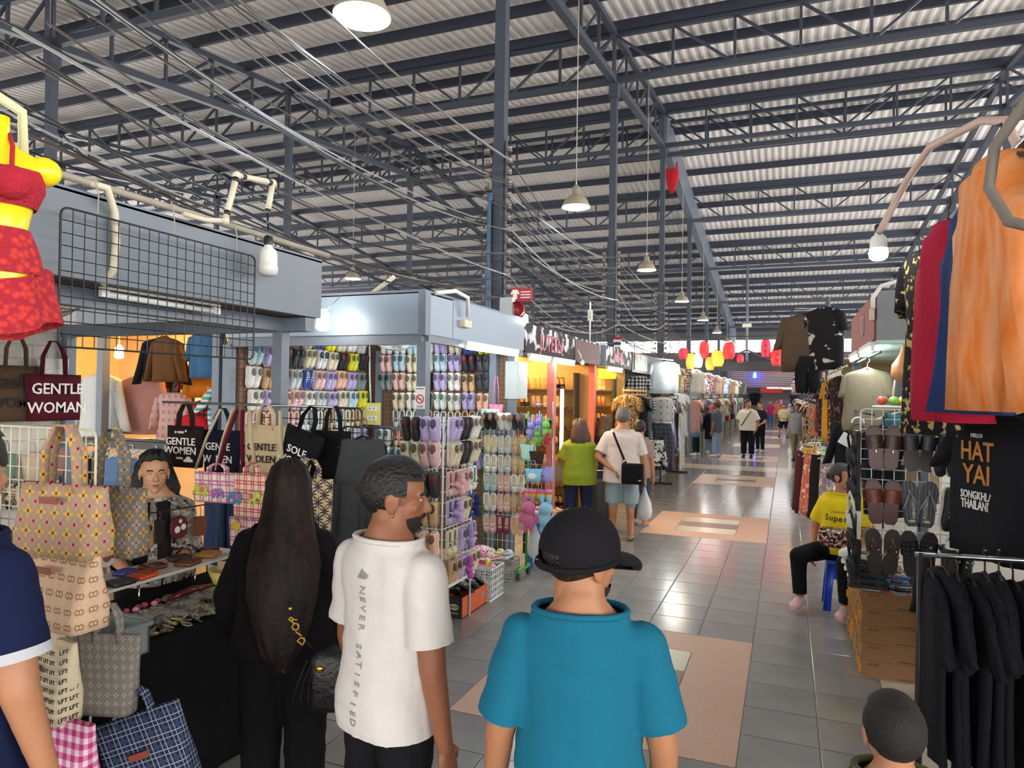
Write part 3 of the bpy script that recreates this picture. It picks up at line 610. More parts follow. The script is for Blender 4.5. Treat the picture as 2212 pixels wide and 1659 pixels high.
# plastic bin with lid edge
t = thing('plastic_bin', 'frosted grey plastic storage bin at the near end of the counter', 'bin', (-2.57, 2.02, .752), .0); GREYP = mat('frosted_plastic', '#9aa2a0', rough=.35, alpha=.75)
for a in ((-.11, .11, -.13, -.12, 0, .13), (-.11, .11, .12, .13, 0, .13), (-.11, -.1, -.13, .13, 0, .13), (.1, .11, -.13, .13, 0, .13), (-.11, .11, -.13, .13, 0, .006)): MB().bx(*a).build('wall_panel', GREYP, t)
for a in ((-.13, .13, -.15, -.13, .118, .135), (-.13, .13, .13, .15, .118, .135), (.11, .13, -.15, .15, .118, .135), (-.13, -.11, -.15, .15, .118, .135)): MB().bx(*a).build('rim', GREYP, t)
tag(MB().prism(rrect(.08, .15, .012), -.006, .006, T(-2.5, 1.86, 1.0)).build('phone_case', pla('#d59ab4', .3)), 'pink phone case hung beside the grey plastic bin', 'phone case')
tag(MB().prism([(-.075, -.1), (.06, -.1), (.075, .1), (-.06, .1)], -.003, .003, T(-3.0, 2.05, 1.13)@rotz(.35)).build('price_card', mat('cream_card', '#d8c489', rough=.7)), 'blank cream price card standing behind the flowered tote', 'card')
# white grid with tote bags facing the aisle
CREAMW = mat('cream_wire', '#d9cfb4', rough=.5); grid_panel('cream wire grid stand carrying the patterned tote bags', .66, 1.62, 13, 32, .0024, CREAMW, (-2.95, 1.76, .08), 0)
FLOW = patf('flower_canvas', P_dots('#a3917c', ['#d9a54a', '#c98a76'], .062, .34, 4), bump=.15); GG = patf('link_monogram', lambda N: (lambda x, z: N.mix(N.mul(N.lt(N.ab(N.M('SUBTRACT', N.M('SQRT', N.M('ADD', N.M('POWER', N.M('SUBTRACT', N.ab(N.frac(x, .05)), .14), 2), N.M('POWER', N.frac(z, .05), 2))), .16)), .05), 1.0), N.mix(N.mul(N.lt(N.ab(N.M('SUBTRACT', N.ab(N.frac(x, .05, .5)), N.ab(N.frac(z, .05)))), .03), .35), lin('#d8b99a'), lin('#a87c62')), lin('#a3745a')))(N.M('ADD', N.xyz()[0], N.xyz()[1]), N.xyz()[2]), bump=.15)
GING = patf('pink_gingham', P_check('#f0d6dc', '#d987ab', '#b93a7c', .036)); TWEED = patf('navy_tweed', P_plaid('#1c2540', '#9aa0a8', '#3a4560', .05, .12)); TAG = mat('leather_tag', '#8a3f2a', rough=.5)
CRM = fab('#d6c7a8', 'cream_canvas'); GRYF = patf('grey_flower_canvas', P_dots('#6f685f', ['#a58a4a', '#8f8378'], .062, .3, 4))
def tagp(t, w, z, d): MB().box((0, -d/2-.003, z), (w, .004, .022)).build('leather_tag', TAG, sub(t, 'bag_body'))
b1 = tote('beige tote patterned with yellow flowers on the cream grid', .36, .24, .13, FLOW, (-2.31, 1.66, 1.52), .05, hl=.2, hw=.018); tagp(b1, .08, -.05, .11)
b1 = tote('grey flowered tote tucked behind the beige flowered one', .3, .24, .1, GRYF, (-2.25, 1.79, 1.5), .05, hl=.2, hw=.016)
b1 = tote('peach tote with a brown linked-ring monogram on the cream grid', .36, .25, .14, GG, (-2.32, 1.66, 1.29), -.04, hl=.1, hw=.016); tagp(b1, .09, -.055, .12)
b1 = tote('white tote printed with rows of black letters on the cream grid', .3, .27, .1, CRM, (-2.36, 1.65, 1.0), -.12, hl=.14, hw=.016); tagp(b1, .07, -.1, .09)
for k in range(8):
    for j in range(10): text('LFT', .0195, TBK, sub(b1, 'bag_body'), (-.128+.0365*j, -.054, -.025-.032*k) if j < 8 else (.1515, -.03+.036*(j-8), -.025-.032*k), rot=(PI/2, 0, 0) if j < 8 else (PI/2, 0, PI/2), ext=.0008)
tote('grey monogram tote in clear film behind the lettered tote', .2, .27, .08, patf('grey_mono', P_dots('#77726a', ['#a19a8c'], .03, .3, 4)), (-2.18, 1.74, 1.0), .3, hl=.1)
b1 = tote('pink gingham tote on the lowest hook of the cream grid', .37, .4, .15, GING, (-2.31, 1.63, .74), .02, hl=.13, hw=.018); tagp(b1, .08, -.1, .14)
b1 = tote('navy tweed tote hanging tilted beside the pink gingham one', .3, .3, .1, TWEED, (-2.1, 1.78, .72), .35, hl=.1, rot=(0, -.35, .35)); tagp(b1, .07, -.13, .09)
tag(MB().prism([(x+(.012 if k % 2 else 0), z) for k, (x, z) in enumerate([(-.09+.02*i, .1) for i in range(9)])]+[(.09, -.1), (-.09, -.1)], -.01, .01, T(-2.62, 1.7, 1.22)).build('mirror_card', mat('black_card', '#18161a', rough=.6)), 'black zigzag-edged display card clipped on the cream grid', 'card')
tag(MB().ell((-2.6, 1.685, 1.2), (.05, .006, .055), 16, 8).build('pocket_mirror', mat('mirror_tan', '#b08a5a', rough=.15)), 'round tan pocket mirror on the black card', 'mirror')
t = thing('purple_box', 'purple packet with white oval on the cream grid', 'packet', (-2.78, 1.68, 1.28)); MB().box((0, 0, 0), (.1, .03, .2)).build('carton', pla('#3d2c66', .4), t); MB().ell((-.01, -.016, -.02), (.03, .002, .05)).build('print', TWH, t)
# totes hung at the stall corner on black grid
grid_panel('black wire grid of hanging totes at the corner of the bag stall', .72, .85, 10, 12, .0028, BLKM, (-2.98, 3.38, .9), 0)
grid_panel('low black wire grid joining the tote corner', .35, .8, 5, 11, .0028, BLKM, (-2.42, 3.42, .84), 0)
rod('chrome rail the corner totes hang from', (-3.7, 3.3, 1.76), (-2.4, 3.3, 1.755), .008, CHROME)
ESP = fab('#231816'); NAVY = fab('#141a2b'); NAT = fab('#c8b490'); BLK = fab('#121114'); STRAPN = fab('#bfae8e'); STRAPM = fab('#5f1428')
b1 = tote('dark brown canvas tote with white cartoon capitals and a car', .26, .25, .07, ESP, (-3.42, 3.22, 1.62), 0, hl=.13); letters(b1, ['GENTLE', 'WOMEN'], .062, TWH, -.095, .055, -.038, 1.05); text('o ooo *', .03, TWH, b1, (0, -.038, -.035))
MB().prism([(.03, -.215), (.1, -.215), (.1, -.2), (.085, -.196), (.078, -.183), (.055, -.183), (.045, -.198), (.03, -.2)], -.04, -.037).build('car_print', TWH, sub(b1, 'bag_body')); MB().prism([(-.03, -.2), (.02, -.2), (.02, -.188), (-.03, -.188)], -.04, -.037).build('badge_print', TWH, sub(b1, 'bag_body'))
b1 = tote('navy canvas tote with white capitals behind tan straps', .26, .26, .06, NAVY, (-3.18, 3.27, 1.6), 0, hl=.13); letters(b1, ['GEN  E', 'W  MEN'], .062, TWH, -.1, .075, -.034)
b1 = tote('natural canvas tote with black capitals and tan straps', .28, .34, .06, NAT, (-2.86, 3.28, 1.64), 0, hl=.12); letters(b1, ['GENTLE', 'WOLEN'], .058, TBK, -.13, .07, -.034)
b1 = tote('black canvas tote hanging tilted with melting white capitals', .24, .26, .07, BLK, (-2.52, 3.22, 1.62), 0, hl=.14, rot=(0, .3, 0)); letters(b1, ['SOLE', 'WOMAN'], .06, TWH, -.12, .062, -.038); MB().box((.07, -.038, -.15), (.06, .003, .045)).build('badge_print', mat('grey_print', '#8f8a85', rough=.8), sub(b1, 'bag_body'))
tote('second black canvas tote behind the tilted one', .22, .28, .06, BLK, (-2.42, 3.33, 1.62), 0, hl=.14)
for k, (x, m, n, dx) in enumerate(((-3.12, STRAPN, 'tan', -.16), (-3.02, STRAPN, 'natural canvas', -.1), (-2.99, STRAPM, 'maroon', -.12), (-2.95, STRAPM, 'dark red', .03), (-2.9, STRAPN, 'pale tan', .07), (-2.68, STRAPN, 'cream', .05))):
    tag(MB().tube([(x, 3.19, 1.73), (x+dx*.5, 3.17, 1.56), (x+dx, 3.17, 1.37)], .017, 6, True, .25).build('bag_strap', m), n+' shoulder strap dangling among the corner totes', 'strap')
EL = [patf('pink_patch_check', P_plaid('#d9b8b8', '#b85f92', '#f0e2cc', .06, .3)), patf('red_patch_check', P_plaid('#d9a49a', '#c04a5c', '#efdcc0', .05, .3))]
def elephant(t, x, z, s, c, d, y=-.04):
    t = sub(t, 'bag_body'); m = mat('felt_'+c, c, rough=.9); MB().ell((x, y, z), (.028*s, .006, .024*s), 12, 6).build('elephant_body', m, t); MB().ell((x+d*.03*s, y, z+.008*s), (.018*s, .006, .017*s), 10, 6).build('elephant_head', m, t)
    MB().tube([(x+d*.042*s, y, z), (x+d*.055*s, y, z-.014*s), (x+d*.05*s, y, z-.026*s)], .005*s, 6).build('trunk', m, t); MB().ell((x-d*.002, y-.006, z+.004*s), (.014*s, .004, .014*s), 10, 6).build('ear', mat('felt_ear', '#e05a8a' if c != '#3f86b5' else '#7ac4dd', rough=.9), t)
    for k in (-.015, .015): MB().box((x+k*s, y, z-.026*s), (.011*s, .008, .014*s)).build('leg', m, t)
b1 = tote('pink patchwork shoulder bag with lime and blue felt elephants', .29, .17, .1, EL[0], (-3.1, 3.16, 1.36), .1, hl=.05, name='patchwork_bag', cat='bag'); elephant(b1, -.06, -.1, 1.2, '#b9c83a', -1, -.055); elephant(b1, .03, -.11, 1.0, '#8e74b8', 1, -.055)
b1 = tote('red patchwork drawstring bag with blue and green felt elephants', .22, .24, .09, EL[1], (-2.82, 3.13, 1.37), 0, hl=.06, name='patchwork_bag', cat='bag'); elephant(b1, -.06, -.13, 1.2, '#3f86b5', -1, -.05); elephant(b1, .05, -.12, 1.2, '#b9d85a', 1, -.05)
b1 = tote('small pink patchwork pouch with a yellow flower below the others', .2, .16, .07, EL[0], (-2.93, 3.2, 1.1), 0, hl=.08, name='patchwork_bag', cat='bag'); MB().ell((-.03, -.038, -.04), (.03, .004, .03)).build('flower_print', mat('felt_yellow', '#d8c23a', rough=.9), b1)
b1 = tote('red patchwork pouch hung lowest at the corner grid', .2, .17, .07, EL[1], (-2.8, 3.24, 1.0), .1, hl=.08, name='patchwork_bag', cat='bag')
DAIS = patf('daisy_canvas', P_dots('#d6c39a', ['#20304a', '#2a2a2c'], .085, .36, 9)); b1 = tote('cream cotton tote printed with dark daisies', .26, .3, .07, DAIS, (-2.42, 3.14, 1.37), 0, hl=.1)
LACE = patf('black_lace', P_print('#c9b89a', ['#2a2422'], 60, .47)); tote('black lace pouch hung below the daisy tote', .17, .16, .05, LACE, (-2.42, 3.2, 1.03), 0, hl=.1, hm=NAT)
GREYJ = fab('#3d3f41', 'grey_jersey'); hang('trousers', 'charcoal jersey jogging trousers with white zip hanging at the stall corner', GREYJ, (-2.2, 3.3, 1.58), .5, .32, .95, .07, 2, hg=HBLK)
tag(MB().tube([(-2.3, 3.22, 1.4), (-2.305, 3.22, 1.3), (-2.3, 3.22, 1.2)], .003, 5).build('zip', TWH), 'white zip on the charcoal jogging trousers', 'zip')
# ================================================================ SHOES
def foot(t):  # half width along the shoe, heel 0 .. toe 1
    return (.62+.1*math.sin(t*PI*.5))*1.0 if t < 0 else [(.0, .55), (.08, .8), (.2, .86), (.4, .8), (.6, .92), (.75, 1.0), (.88, .9), (.96, .62), (1.0, .3)]
FT = [(.0, .5), (.08, .8), (.22, .86), (.42, .8), (.6, .92), (.75, 1.0), (.88, .9), (.96, .62), (1.0, .3)]
def fw(t):
    for (a, p), (b, q) in zip(FT, FT[1:]):
        if t <= b: return p+(q-p)*(t-a)/(b-a)
    return .3
def outline(L, W, k=1.0):
    ts = [.0, .03, .1, .25, .45, .62, .75, .86, .94, .985, 1.0]
    return [(fw(t)*W/2*k, L/2-L*t) for t in ts]+[(-fw(t)*W/2*k, L/2-L*t) for t in reversed(ts)]
def half_ring(z, hw, y0, hgt, n=9): return [(hw*math.cos(PI*j/(n-1)), y0-hgt*math.sin(PI*j/(n-1))**.8, z) for j in range(n)]
def make_shoe(kind, name, L=.2, W=.075):
    """hung toe down, sole to the wall (y = 0), opening toward the viewer (-y)"""
    if kind == 'sneaker':
        b = MB(); hs = [(.02, .045), (.08, .062), (.25, .064), (.42, .062), (.58, .052), (.75, .042), (.88, .036), (.96, .026), (.995, .01)]
        b.loft([half_ring(L/2-L*t, fw(t)*W/2*.95, -.014, h) for t, h in hs]); root = b.build(name, None)
        MB().prism(outline(L, W, 1.03), -.02, 0).build('sole', None, root)
        MB().ell((0, -.07, L*.23), (W*.36, .012, L*.2), 14, 6).build('lining', None, root)
        st = MB()
        for k in range(3): z = -.01*L-k*.11*L+.02; st.box((0, -.07+.008*k, z), (W*(.6-.05*k), .01, .012))
        st.build('strap', None, root)
    elif kind == 'flat':
        b = MB(); b.loft([half_ring(L/2-L*t, fw(t)*W/2*.97, -.008, h) for t, h in ((.66, .028), (.75, .034), (.88, .03), (.96, .022), (.997, .008))])
        o = outline(L, W, .97); p = [(x, -.018, z) for x, z in o if z > -.2*L]; p = [q for q in p if q[0] > 0][::-1]+[q for q in p if q[0] < 0][::-1]
        b.tube(p, .0085, 5); root = b.build(name, None)
        MB().prism(outline(L, W, 1.0), -.012, 0).build('sole', None, root); MB().prism(outline(L*.92, W*.86, 1.0), -.0135, -.011).build('lining', None, root)
        MB().tube([(-W*.38, -.03, .05*L), (0, -.05, .0), (W*.38, -.03, .05*L)], .0055, 5).ell((0, -.045, -L*.22), (.014, .007, .008), 8, 5).build('strap', None, root)
    elif kind == 'slide':
        root = MB().prism(outline(L, W, 1.0), -.022, 0).build(name, None)
        MB().prism(outline(L*.93, W*.88, 1.0), -.025, -.021).build('lining', None, root)
        b = MB(); b.loft([half_ring(z*L, W*.52, -.01, .045) for z in (.02, -.08, -.2, -.28)], False, False); b.loft([half_ring(z*L, W*.5, -.01, .042) for z in (.02, -.08, -.2, -.28)], False, False); b.build('strap', None, root)
    elif kind == 'clog':
        b = MB(); b.loft([half_ring(L/2-L*t, fw(t)*W/2, -.012, h) for t, h in ((.45, .055), (.6, .06), (.78, .052), (.9, .042), (.97, .03), (.998, .01))]); b.tube([(W*.4, -.03, -.02), (W*.42, -.05, L*.3), (0, -.055, L*.5), (-W*.42, -.05, L*.3), (-W*.4, -.03, -.02)], .009, 6); root = b.build(name, None)
        MB().prism(outline(L, W, 1.05), -.024, 0).build('sole', None, root); MB().prism(outline(L*.9, W*.85), -.028, -.022).build('lining', None, root); MB().box((0, -.07, -.05*L), (.02, .006, .02)).build('strap', None, root)
    elif kind == 'boot':
        b = MB(); b.loft([half_ring(L/2-L*t, fw(t)*W/2, -.01, h) for t, h in ((.02, .1), (.1, .13), (.4, .13), (.5, .075), (.7, .05), (.9, .04), (.99, .015))]); root = b.build(name, None)
        MB().prism(outline(L, W, 1.0), -.014, 0).build('sole', None, root); MB().ell((0, -.136, L*.25), (W*.36, .006, L*.19), 12, 6).build('lining', None, root); MB().box((0, -.08, L*.5), (.012, .05, .006)).build('strap', None, root)
    elif kind == 'flipflop':
        root = MB().prism(outline(L, W, 1.0), -.02, 0).build(name, None); MB().prism(outline(L*.97, W*.95, 1.0), -.0225, -.0195).build('lining', None, root)
        MB().tube([(W*.42, -.02, .12*L), (W*.22, -.042, -.08*L), (0, -.03, -.27*L), (-W*.22, -.042, -.08*L), (-W*.42, -.02, .12*L)], .0075, 6).build('strap', None, root); MB().ell((0, -.026, -.28*L), (.008, .006, .008)).build('toe_post', None, root)
    return root
PROTO = {}
def shoe(kind, L, W, label, loc, rz, up, lining, sole, strap, name, cat='shoe', group=None, rot=None):
    key = (kind, L, W, name)
    if key not in PROTO: PROTO[key] = make_shoe(kind, name, L, W); r = PROTO[key]; r['category'] = cat; first = True; r.rotation_mode = 'XYZ'
    else:
        r = PROTO[key].copy(); COL.objects.link(r)
        for ch in PROTO[key].children:
            if ch.name.split('.')[0] in ('lining', 'sole', 'strap', 'toe_post'): c = ch.copy(); COL.objects.link(c); c.parent = r
    r.location = loc; r.rotation_euler = rot or (0, 0, rz); r['label'] = label; r['category'] = cat
    if group: r['group'] = group
    def sm(o, m):
        if not o.data.materials: o.data.materials.append(m)
        o.material_slots[0].link = 'OBJECT'; o.material_slots[0].material = m
    sm(r, up)
    for c in r.children:
        b = c.name.split('.')[0]
        if b in ('lining', 'sole', 'strap', 'toe_post'): sm(c, {'lining': lining, 'sole': sole, 'strap': strap, 'toe_post': strap}[b])
    return r
def pair(kind, L, W, label, c, rz, up, lining, sole, strap, name, gap=.003, cat='shoe', group=None, tilt=.04):
    for s in (-1, 1):
        o = Vector((s*(W/2+gap), 0, 0)); o.rotate(Euler((0, 0, rz))); shoe(kind, L, W, label, Vector(c)+o, rz, up, lining, sole, strap, name, cat, group, (0, s*tilt, rz))
SM = lambda c: mat('shoe_'+c, c, rough=.55, var=.1, vs=30)
def dk(c, k=.6): return '#'+''.join('%02x' % int(int(c[i:i+2], 16)*k) for i in (1, 3, 5))
SCOL = [('white', '#dedcd4', '#9a9386', '#e2e0da', '#c9c5bb'), ('lavender', '#b3a4cf', '#7d6fa0', '#dcd6e6', '#cfc4e2'), ('blush pink', '#dcb0ad', '#b58784', '#e6dcd6', '#e8cfc9'), ('cream', '#d5cbae', '#8e8166', '#ddd6c2', '#c7bb9a'), ('black', '#1d1c20', '#6c2330', '#c9c6c0', '#2c2b30'), ('grey', '#7d8687', '#33393b', '#c2c5c4', '#5f686a'), ('pale blue', '#b4cdd6', '#6e8fa6', '#e0e6e6', '#8fb0c4'), ('peach', '#e3b497', '#b98468', '#ecdcd0', '#dca98c'), ('white and navy', '#dcdcd8', '#2b3560', '#d8d8d6', '#2f3a70'), ('tan', '#bfa078', '#6d5336', '#8c7148', '#a88858'), ('white and mint', '#d8e2da', '#87a596', '#e0e4dc', '#a9c9b8'), ('bright yellow', '#d9cf1e', '#8a8420', '#d4d02a', '#7fc47a'), ('charcoal', '#3a3c42', '#1a1b1e', '#8a8a8c', '#55575c'), ('silver', '#c3c8c9', '#8d9294', '#d8dcdc', '#aab1b3'), ('royal blue', '#31489a', '#c9cfe0', '#cfd3dc', '#d8dce6'), ('black and red', '#26232a', '#a02238', '#2a282c', '#3a363c')]
SCOL = [(a, b, dk(c), d, e) for a, b, c, d, e in SCOL]  # lining colours darkened to paint the shade inside the shoe openings
SEQ = {0: [0, 6, 8, 1, 3, 14, 11, 3, 0, 13, 0], 1: [6, 1, 15, 12, 3, 8, 3, 15, 11, 4, 2, 6, 3, 8], 2: [0, 9, 12, 13, 14, 2, 1, 7, 1, 5, 5, 2, 3, 15, 1], 3: [0, 1, 7, 2, 0, 13, 1, 3, 6, 11, 3, 3, 0, 4, 10], 4: [2, 7, 3, 2, 13, 10, 9, 13, 3, 9, 13, 4, 0], 5: [3, 2, 0, 13, 7, 0, 3, 8, 10, 1, 2, 3], 6: [2, 0, 1, 8, 6, 0, 3, 2], 7: [0, 2, 6, 1, 3]}
ZROW = [2.36, 2.16, 1.95, 1.735, 1.53, 1.32, 1.11, .9]
RN = ['top row', 'second row', 'third row', 'fourth row', 'fifth row', 'sixth row', 'low row', 'lowest row']
# ================================================================ SHOE STALL
PEG = mat('brown_pegboard', '#6b5140', rough=.75, var=.15, pat=lambda N: N.mix(N.M('MAXIMUM', N.lt(N.ab(N.frac(N.M('ADD', N.xyz()[0], N.xyz()[1]), .05)), .06), N.lt(N.ab(N.frac(N.xyz()[2], .05)), .06)), lin('#7a5c46'), lin('#4c382c')))
st = thing('market_stall', 'blue-grey shoe stall with two fascia faces meeting at a corner post', 'stall', (-3.6, 5.9, 0))
def B(n, m, *a, t=None): return MB().bx(a[0]+3.6, a[1]+3.6, a[2]-5.9, a[3]-5.9, a[4], a[5]).build(n, m, st)
B('fascia_panel', FASC, -4.62, -2.67, 4.78, 4.83, 2.3, 2.62); B('fascia_panel', FASC, -2.68, -2.63, 4.86, 5.26, 2.3, 2.615); B('fascia_panel', FASC, -2.68, -2.63, 5.27, 6.97, 2.3, 2.63); B('corner_trim', POST, -2.69, -2.625, 4.775, 4.86, 2.29, 2.63)
B('header_beam', POST, -4.62, -2.67, 4.8, 4.86, 2.22, 2.3); B('header_beam', POST, -2.7, -2.64, 4.86, 6.97, 2.24, 2.3); B('ceiling_board', mat('pale_ceiling', '#c8d2cd', rough=.6), -4.62, -2.7, 4.86, 6.97, 2.5, 2.52)
B('post', POST, -2.7, -2.62, 4.78, 4.86, 0, 2.24); B('post', POST, -4.66, -4.58, 4.78, 4.86, 0, 2.24); B('post', POST, -2.78, -2.7, 6.88, 6.96, 0, 2.24); B('post', POST, -4.4, -4.34, 6.84, 6.9, 0, 2.3); B('post', POST, -2.98, -2.9, 6.85, 6.92, 0, 2.3)
B('side_board', PEG, -4.6, -4.56, 4.88, 6.95, .1, 2.45); B('back_board', PEG, -4.56, -2.8, 6.92, 6.96, .1, 2.45); B('shelf_rail', POST, -4.55, -2.8, 6.86, 6.9, 1.405, 1.435); B('roof_lip', FASC_D, -4.62, -2.64, 4.79, 6.97, 2.632, 2.65)
q = random.Random(5)
def wall_pair(side, r, k, pos, z):
    seq = SEQ[r]; nm, u, l, s, st_ = SCOL[seq[k % len(seq)]]; kind = 'flat' if r == 4 or (r == 5 and k % 3) else 'sneaker'
    where = 'side board' if side == 'L' else 'back board'
    lab = '%s %s in the %s of the shoe stall %s' % (nm, "child's strap shoe" if kind == 'flat' else "child's sneaker", RN[r], where)
    z += q.uniform(-.008, .008)
    if side == 'L': pair(kind, .2, .074, lab, (-4.535, pos, z), PI/2, SM(u), SM(l), SM(s), SM(st_), 'childs_shoe' if kind == 'flat' else 'childs_sneaker', group='shoes on the shoe stall boards')
    else: pair(kind, .2, .074, lab, (pos, 6.895, z), 0, SM(u), SM(l), SM(s), SM(st_), 'childs_shoe' if kind == 'flat' else 'childs_sneaker', group='shoes on the shoe stall boards')
for r in range(6):
    n = 10
    for k in range(n): wall_pair('L', r, k, 5.0+k*.19+(.03 if r % 2 else 0), ZROW[r])
for r in range(7):
    for k in range(8):
        x = -4.28+k*.175
        if r in (3, 4) and k == 0: continue
        if k == 4 and False: continue
        wall_pair('B', r, k+10 if r < 4 else k+3, x, ZROW[r])
t = thing('outlet_board', 'yellow wooden board with white sockets in the shoe stall corner', 'socket', (-4.42, 6.82, 1.58)); MB().box((0, 0, 0), (.2, .04, .25)).build('board', pla('#d9cf7a', .5), t)
for z in (.06, -.05): MB().box((.01, -.024, z), (.12, .01, .055)).build('socket_plate', WHITE, t); [MB().box((.01+dx, -.03, z), (.012, .004, .02)).build('socket_hole', pla('#6b6b66'), t) for dx in (-.025, .025)]
tag(MB().tube([(-4.5, 6.86, 2.4), (-4.49, 6.86, 2.0), (-4.47, 6.86, 1.7)], .012, 8).build('conduit', WHITE), 'white conduit dropping to the yellow socket board', 'conduit')
cage_fan('clear plastic orbit fan under the shoe stall ceiling', (-3.45, 5.7, 2.3), .2, (.15, .1, 0), mat('clear_cage', '#cfd6d4', rough=.2, alpha=.8), WHITE)
tube_lamp('lit fluorescent tube slung under the shoe stall aisle fascia', (-2.6, 5.45, 2.235), (-2.6, 6.7, 2.235), TUBE)
tube_lamp('lit fluorescent tube inside the shoe stall ceiling', (-3.5, 5.4, 2.45), (-3.5, 6.6, 2.45), TUBE)
bulb('glowing white bulb hanging in front of the shoe stall cross fascia', (-3.42, 4.55, 2.4), .055, BULB, BULB, hold=False); rod('thin cord holding the glowing bulb in front of the shoe stall', (-3.42, 4.55, 2.45), (-3.42, 4.8, 2.64), .004, ROPE, 'bulb_cord', 'cord')
t = thing('no_smoking_sign', 'white no-smoking notice taped on the shoe stall corner post', 'sign', (-2.66, 4.772, 1.8)); MB().box((0, 0, 0), (.085, .004, .175)).build('sheet', mat('paper_white', '#e6e3de', rough=.7), t)
NSR = mat('sign_red', '#b3202c', rough=.6); MB().tube([(.032*math.cos(a), -.004, .032*math.sin(a)-.01) for a in [2*PI*k/24 for k in range(25)]], .0045, 5).build('red_ring', NSR, t); MB().box((0, -.004, 0), (.058, .003, .007), T(0, 0, -.01)@Matrix.Rotation(.78, 4, 'Y')).build('red_bar', NSR, t); MB().box((-.004, -.003, -.01), (.035, .002, .006)).build('cigarette', TBK, t); text('NO SMOKING', .011, TBK, t, (0, -.003, .07))
for k in range(3): MB().box((0, -.003, .05-.0*k-.112-.008*k), (.06, .001, .003)).build('print_line', TBK, t)
tag(MB().tube([(-2.63, 4.95, 2.64), (-2.58, 5.2, 2.69), (-2.56, 5.4, 2.66), (-2.58, 5.45, 2.5)], .018, 10).build('conduit', WHITE), 'white conduit arching over the shoe stall fascia corner', 'conduit')
t = thing('junction_box', 'small cream junction box on the shoe stall fascia', 'junction box', (-2.605, 5.46, 2.44)); MB().box((0, 0, 0), (.05, .15, .06)).build('box', PVC, t); MB().box((.026, 0, 0), (.004, .13, .05)).build('cover', PVC, t)
for x, z in ((-3.9, 2.85), (-3.3, 2.8)): rod('white pipe stub %s above the shoe stall roof' % ('leaning' if x < -3.5 else 'upright'), (x, 5.0, 2.645), (x+(.25 if x > -3.5 else -.35), 5.0, z), .02, PVC, 'pipe_stub', 'pipe')
t = thing('meter_cabinet', 'pale grey steel meter cabinet on the end post of the shoe stall', 'cabinet', (-2.73, 7.02, 1.98)); MB().box((0, 0, 0), (.14, .3, .4)).build('case', mat('cabinet_grey', '#aeb8b6', rough=.45), t); MB().box((.072, 0, 0), (.006, .28, .38)).build('door', mat('cabinet_grey2', '#b6bfbd', rough=.45), t); MB().box((.078, -.1, 0), (.008, .012, .05)).build('latch', CHROME, t)
t = thing('price_sign', 'pale blue hand-lettered price board at the shoe stall', 'sign', (-2.9, 6.72, 1.62), .1); MB().box((0, 0, 0), (.2, .006, .1)).build('board', mat('pale_board', '#c8d8cf', rough=.6), t); text('100 B', .055, mat('blue_ink', '#2f6f9a', rough=.6), t, (.02, -.004, 0))
t = tote('pink child shoulder purse hung beside the price board', .13, .12, .05, pla('#d77a9c', .5), (-2.85, 6.75, 1.72), 0, hl=.3, handles=1, name='child_purse', cat='purse', hw=.01)
t = thing('plastic_hat', 'grey child cap in clear film hung at the shoe stall opening', 'cap', (-2.98, 6.6, 1.5)); MB().lathe([(.085, 0), (.08, .04), (.055, .08), (.01, .1)], 18).build('crown', fab('#9aa09c'), t); MB().slab([(.08*math.cos(a), -.06-.06*math.sin(a)) for a in [PI*k/10 for k in range(11)]], 0, .006).build('brim', fab('#b48a76'), t)
# ---- wire stand of shoes at the corner
WW = mat('white_wire', '#d6d8d6', rough=.4)
st = thing('shoe_stand', 'white wire shoe stand with hanging pairs at the shoe stall corner', 'stand', (-2.58, 4.98, 0))
for x in (-.18, .15):
    for y in (-.25, .27): MB().tube([(x, y, 0), (x, y, 1.66)], .008, 6).build('leg', WW, st)
MB().bx(-.2, .18, -.28, .3, .34, .375).build('shelf', WW, st)
for z in (.6, .8, 1.0, 1.2, 1.4, 1.6):
    MB().tube([(-.18, -.25, z), (.15, -.25, z), (.15, .27, z), (-.18, .27, z), (-.18, -.25, z)], .004, 5).build('hoop', WW, st)
vm = MB().tube([(0, 0, .375), (0, 0, 1.64)], .0025, 4).mesh('wire')
for k in range(1, 8): place('wire', vm, WW, st, (-.18+.041*k, -.25, 0)); place('wire', vm, WW, st, (.15, -.25+.065*k, 0))
ZR = [1.56, 1.37, 1.14, .92, .69, .47]
FRN = [(4, 1, 3), (3, 2, 2), (4, 15, 0), (8, 9, 9), (12, 7, 5), (0, 0, 13)]; SID = [(1, 4, 0, 3), (3, 4, 3, 7), (2, 2, 10, 2), (1, 3, 14, 2), (3, 1, 1, 0), (9, 1, 3, 3)]
RW = ['top tier', 'second tier', 'third tier', 'fourth tier', 'fifth tier', 'bottom tier']
for r, z in enumerate(ZR):
    for k in range(2):
        nm, u, l, s, a = SCOL[FRN[r][k]]; pair('sneaker', .2, .078, '%s shoe on the %s of the wire stand, end side' % (nm, RW[r]), (-2.685+.165*k, 4.715, z), 0, SM(u), SM(l), SM(s), SM(a), 'childs_sneaker', group='shoes on the wire stand')
    for k in range(3):
        nm, u, l, s, a = SCOL[SID[r][k]]; kind = 'flat' if r in (2, 3, 4) and k % 2 == 0 else 'sneaker'
        pair(kind, .19, .078, '%s shoe on the %s of the wire stand, aisle side' % (nm, RW[r]), (-2.41, 4.83+.175*k, z), PI/2, SM(u), SM(l), SM(s), SM(a), 'childs_shoe' if kind == 'flat' else 'childs_sneaker', group='shoes on the wire stand')
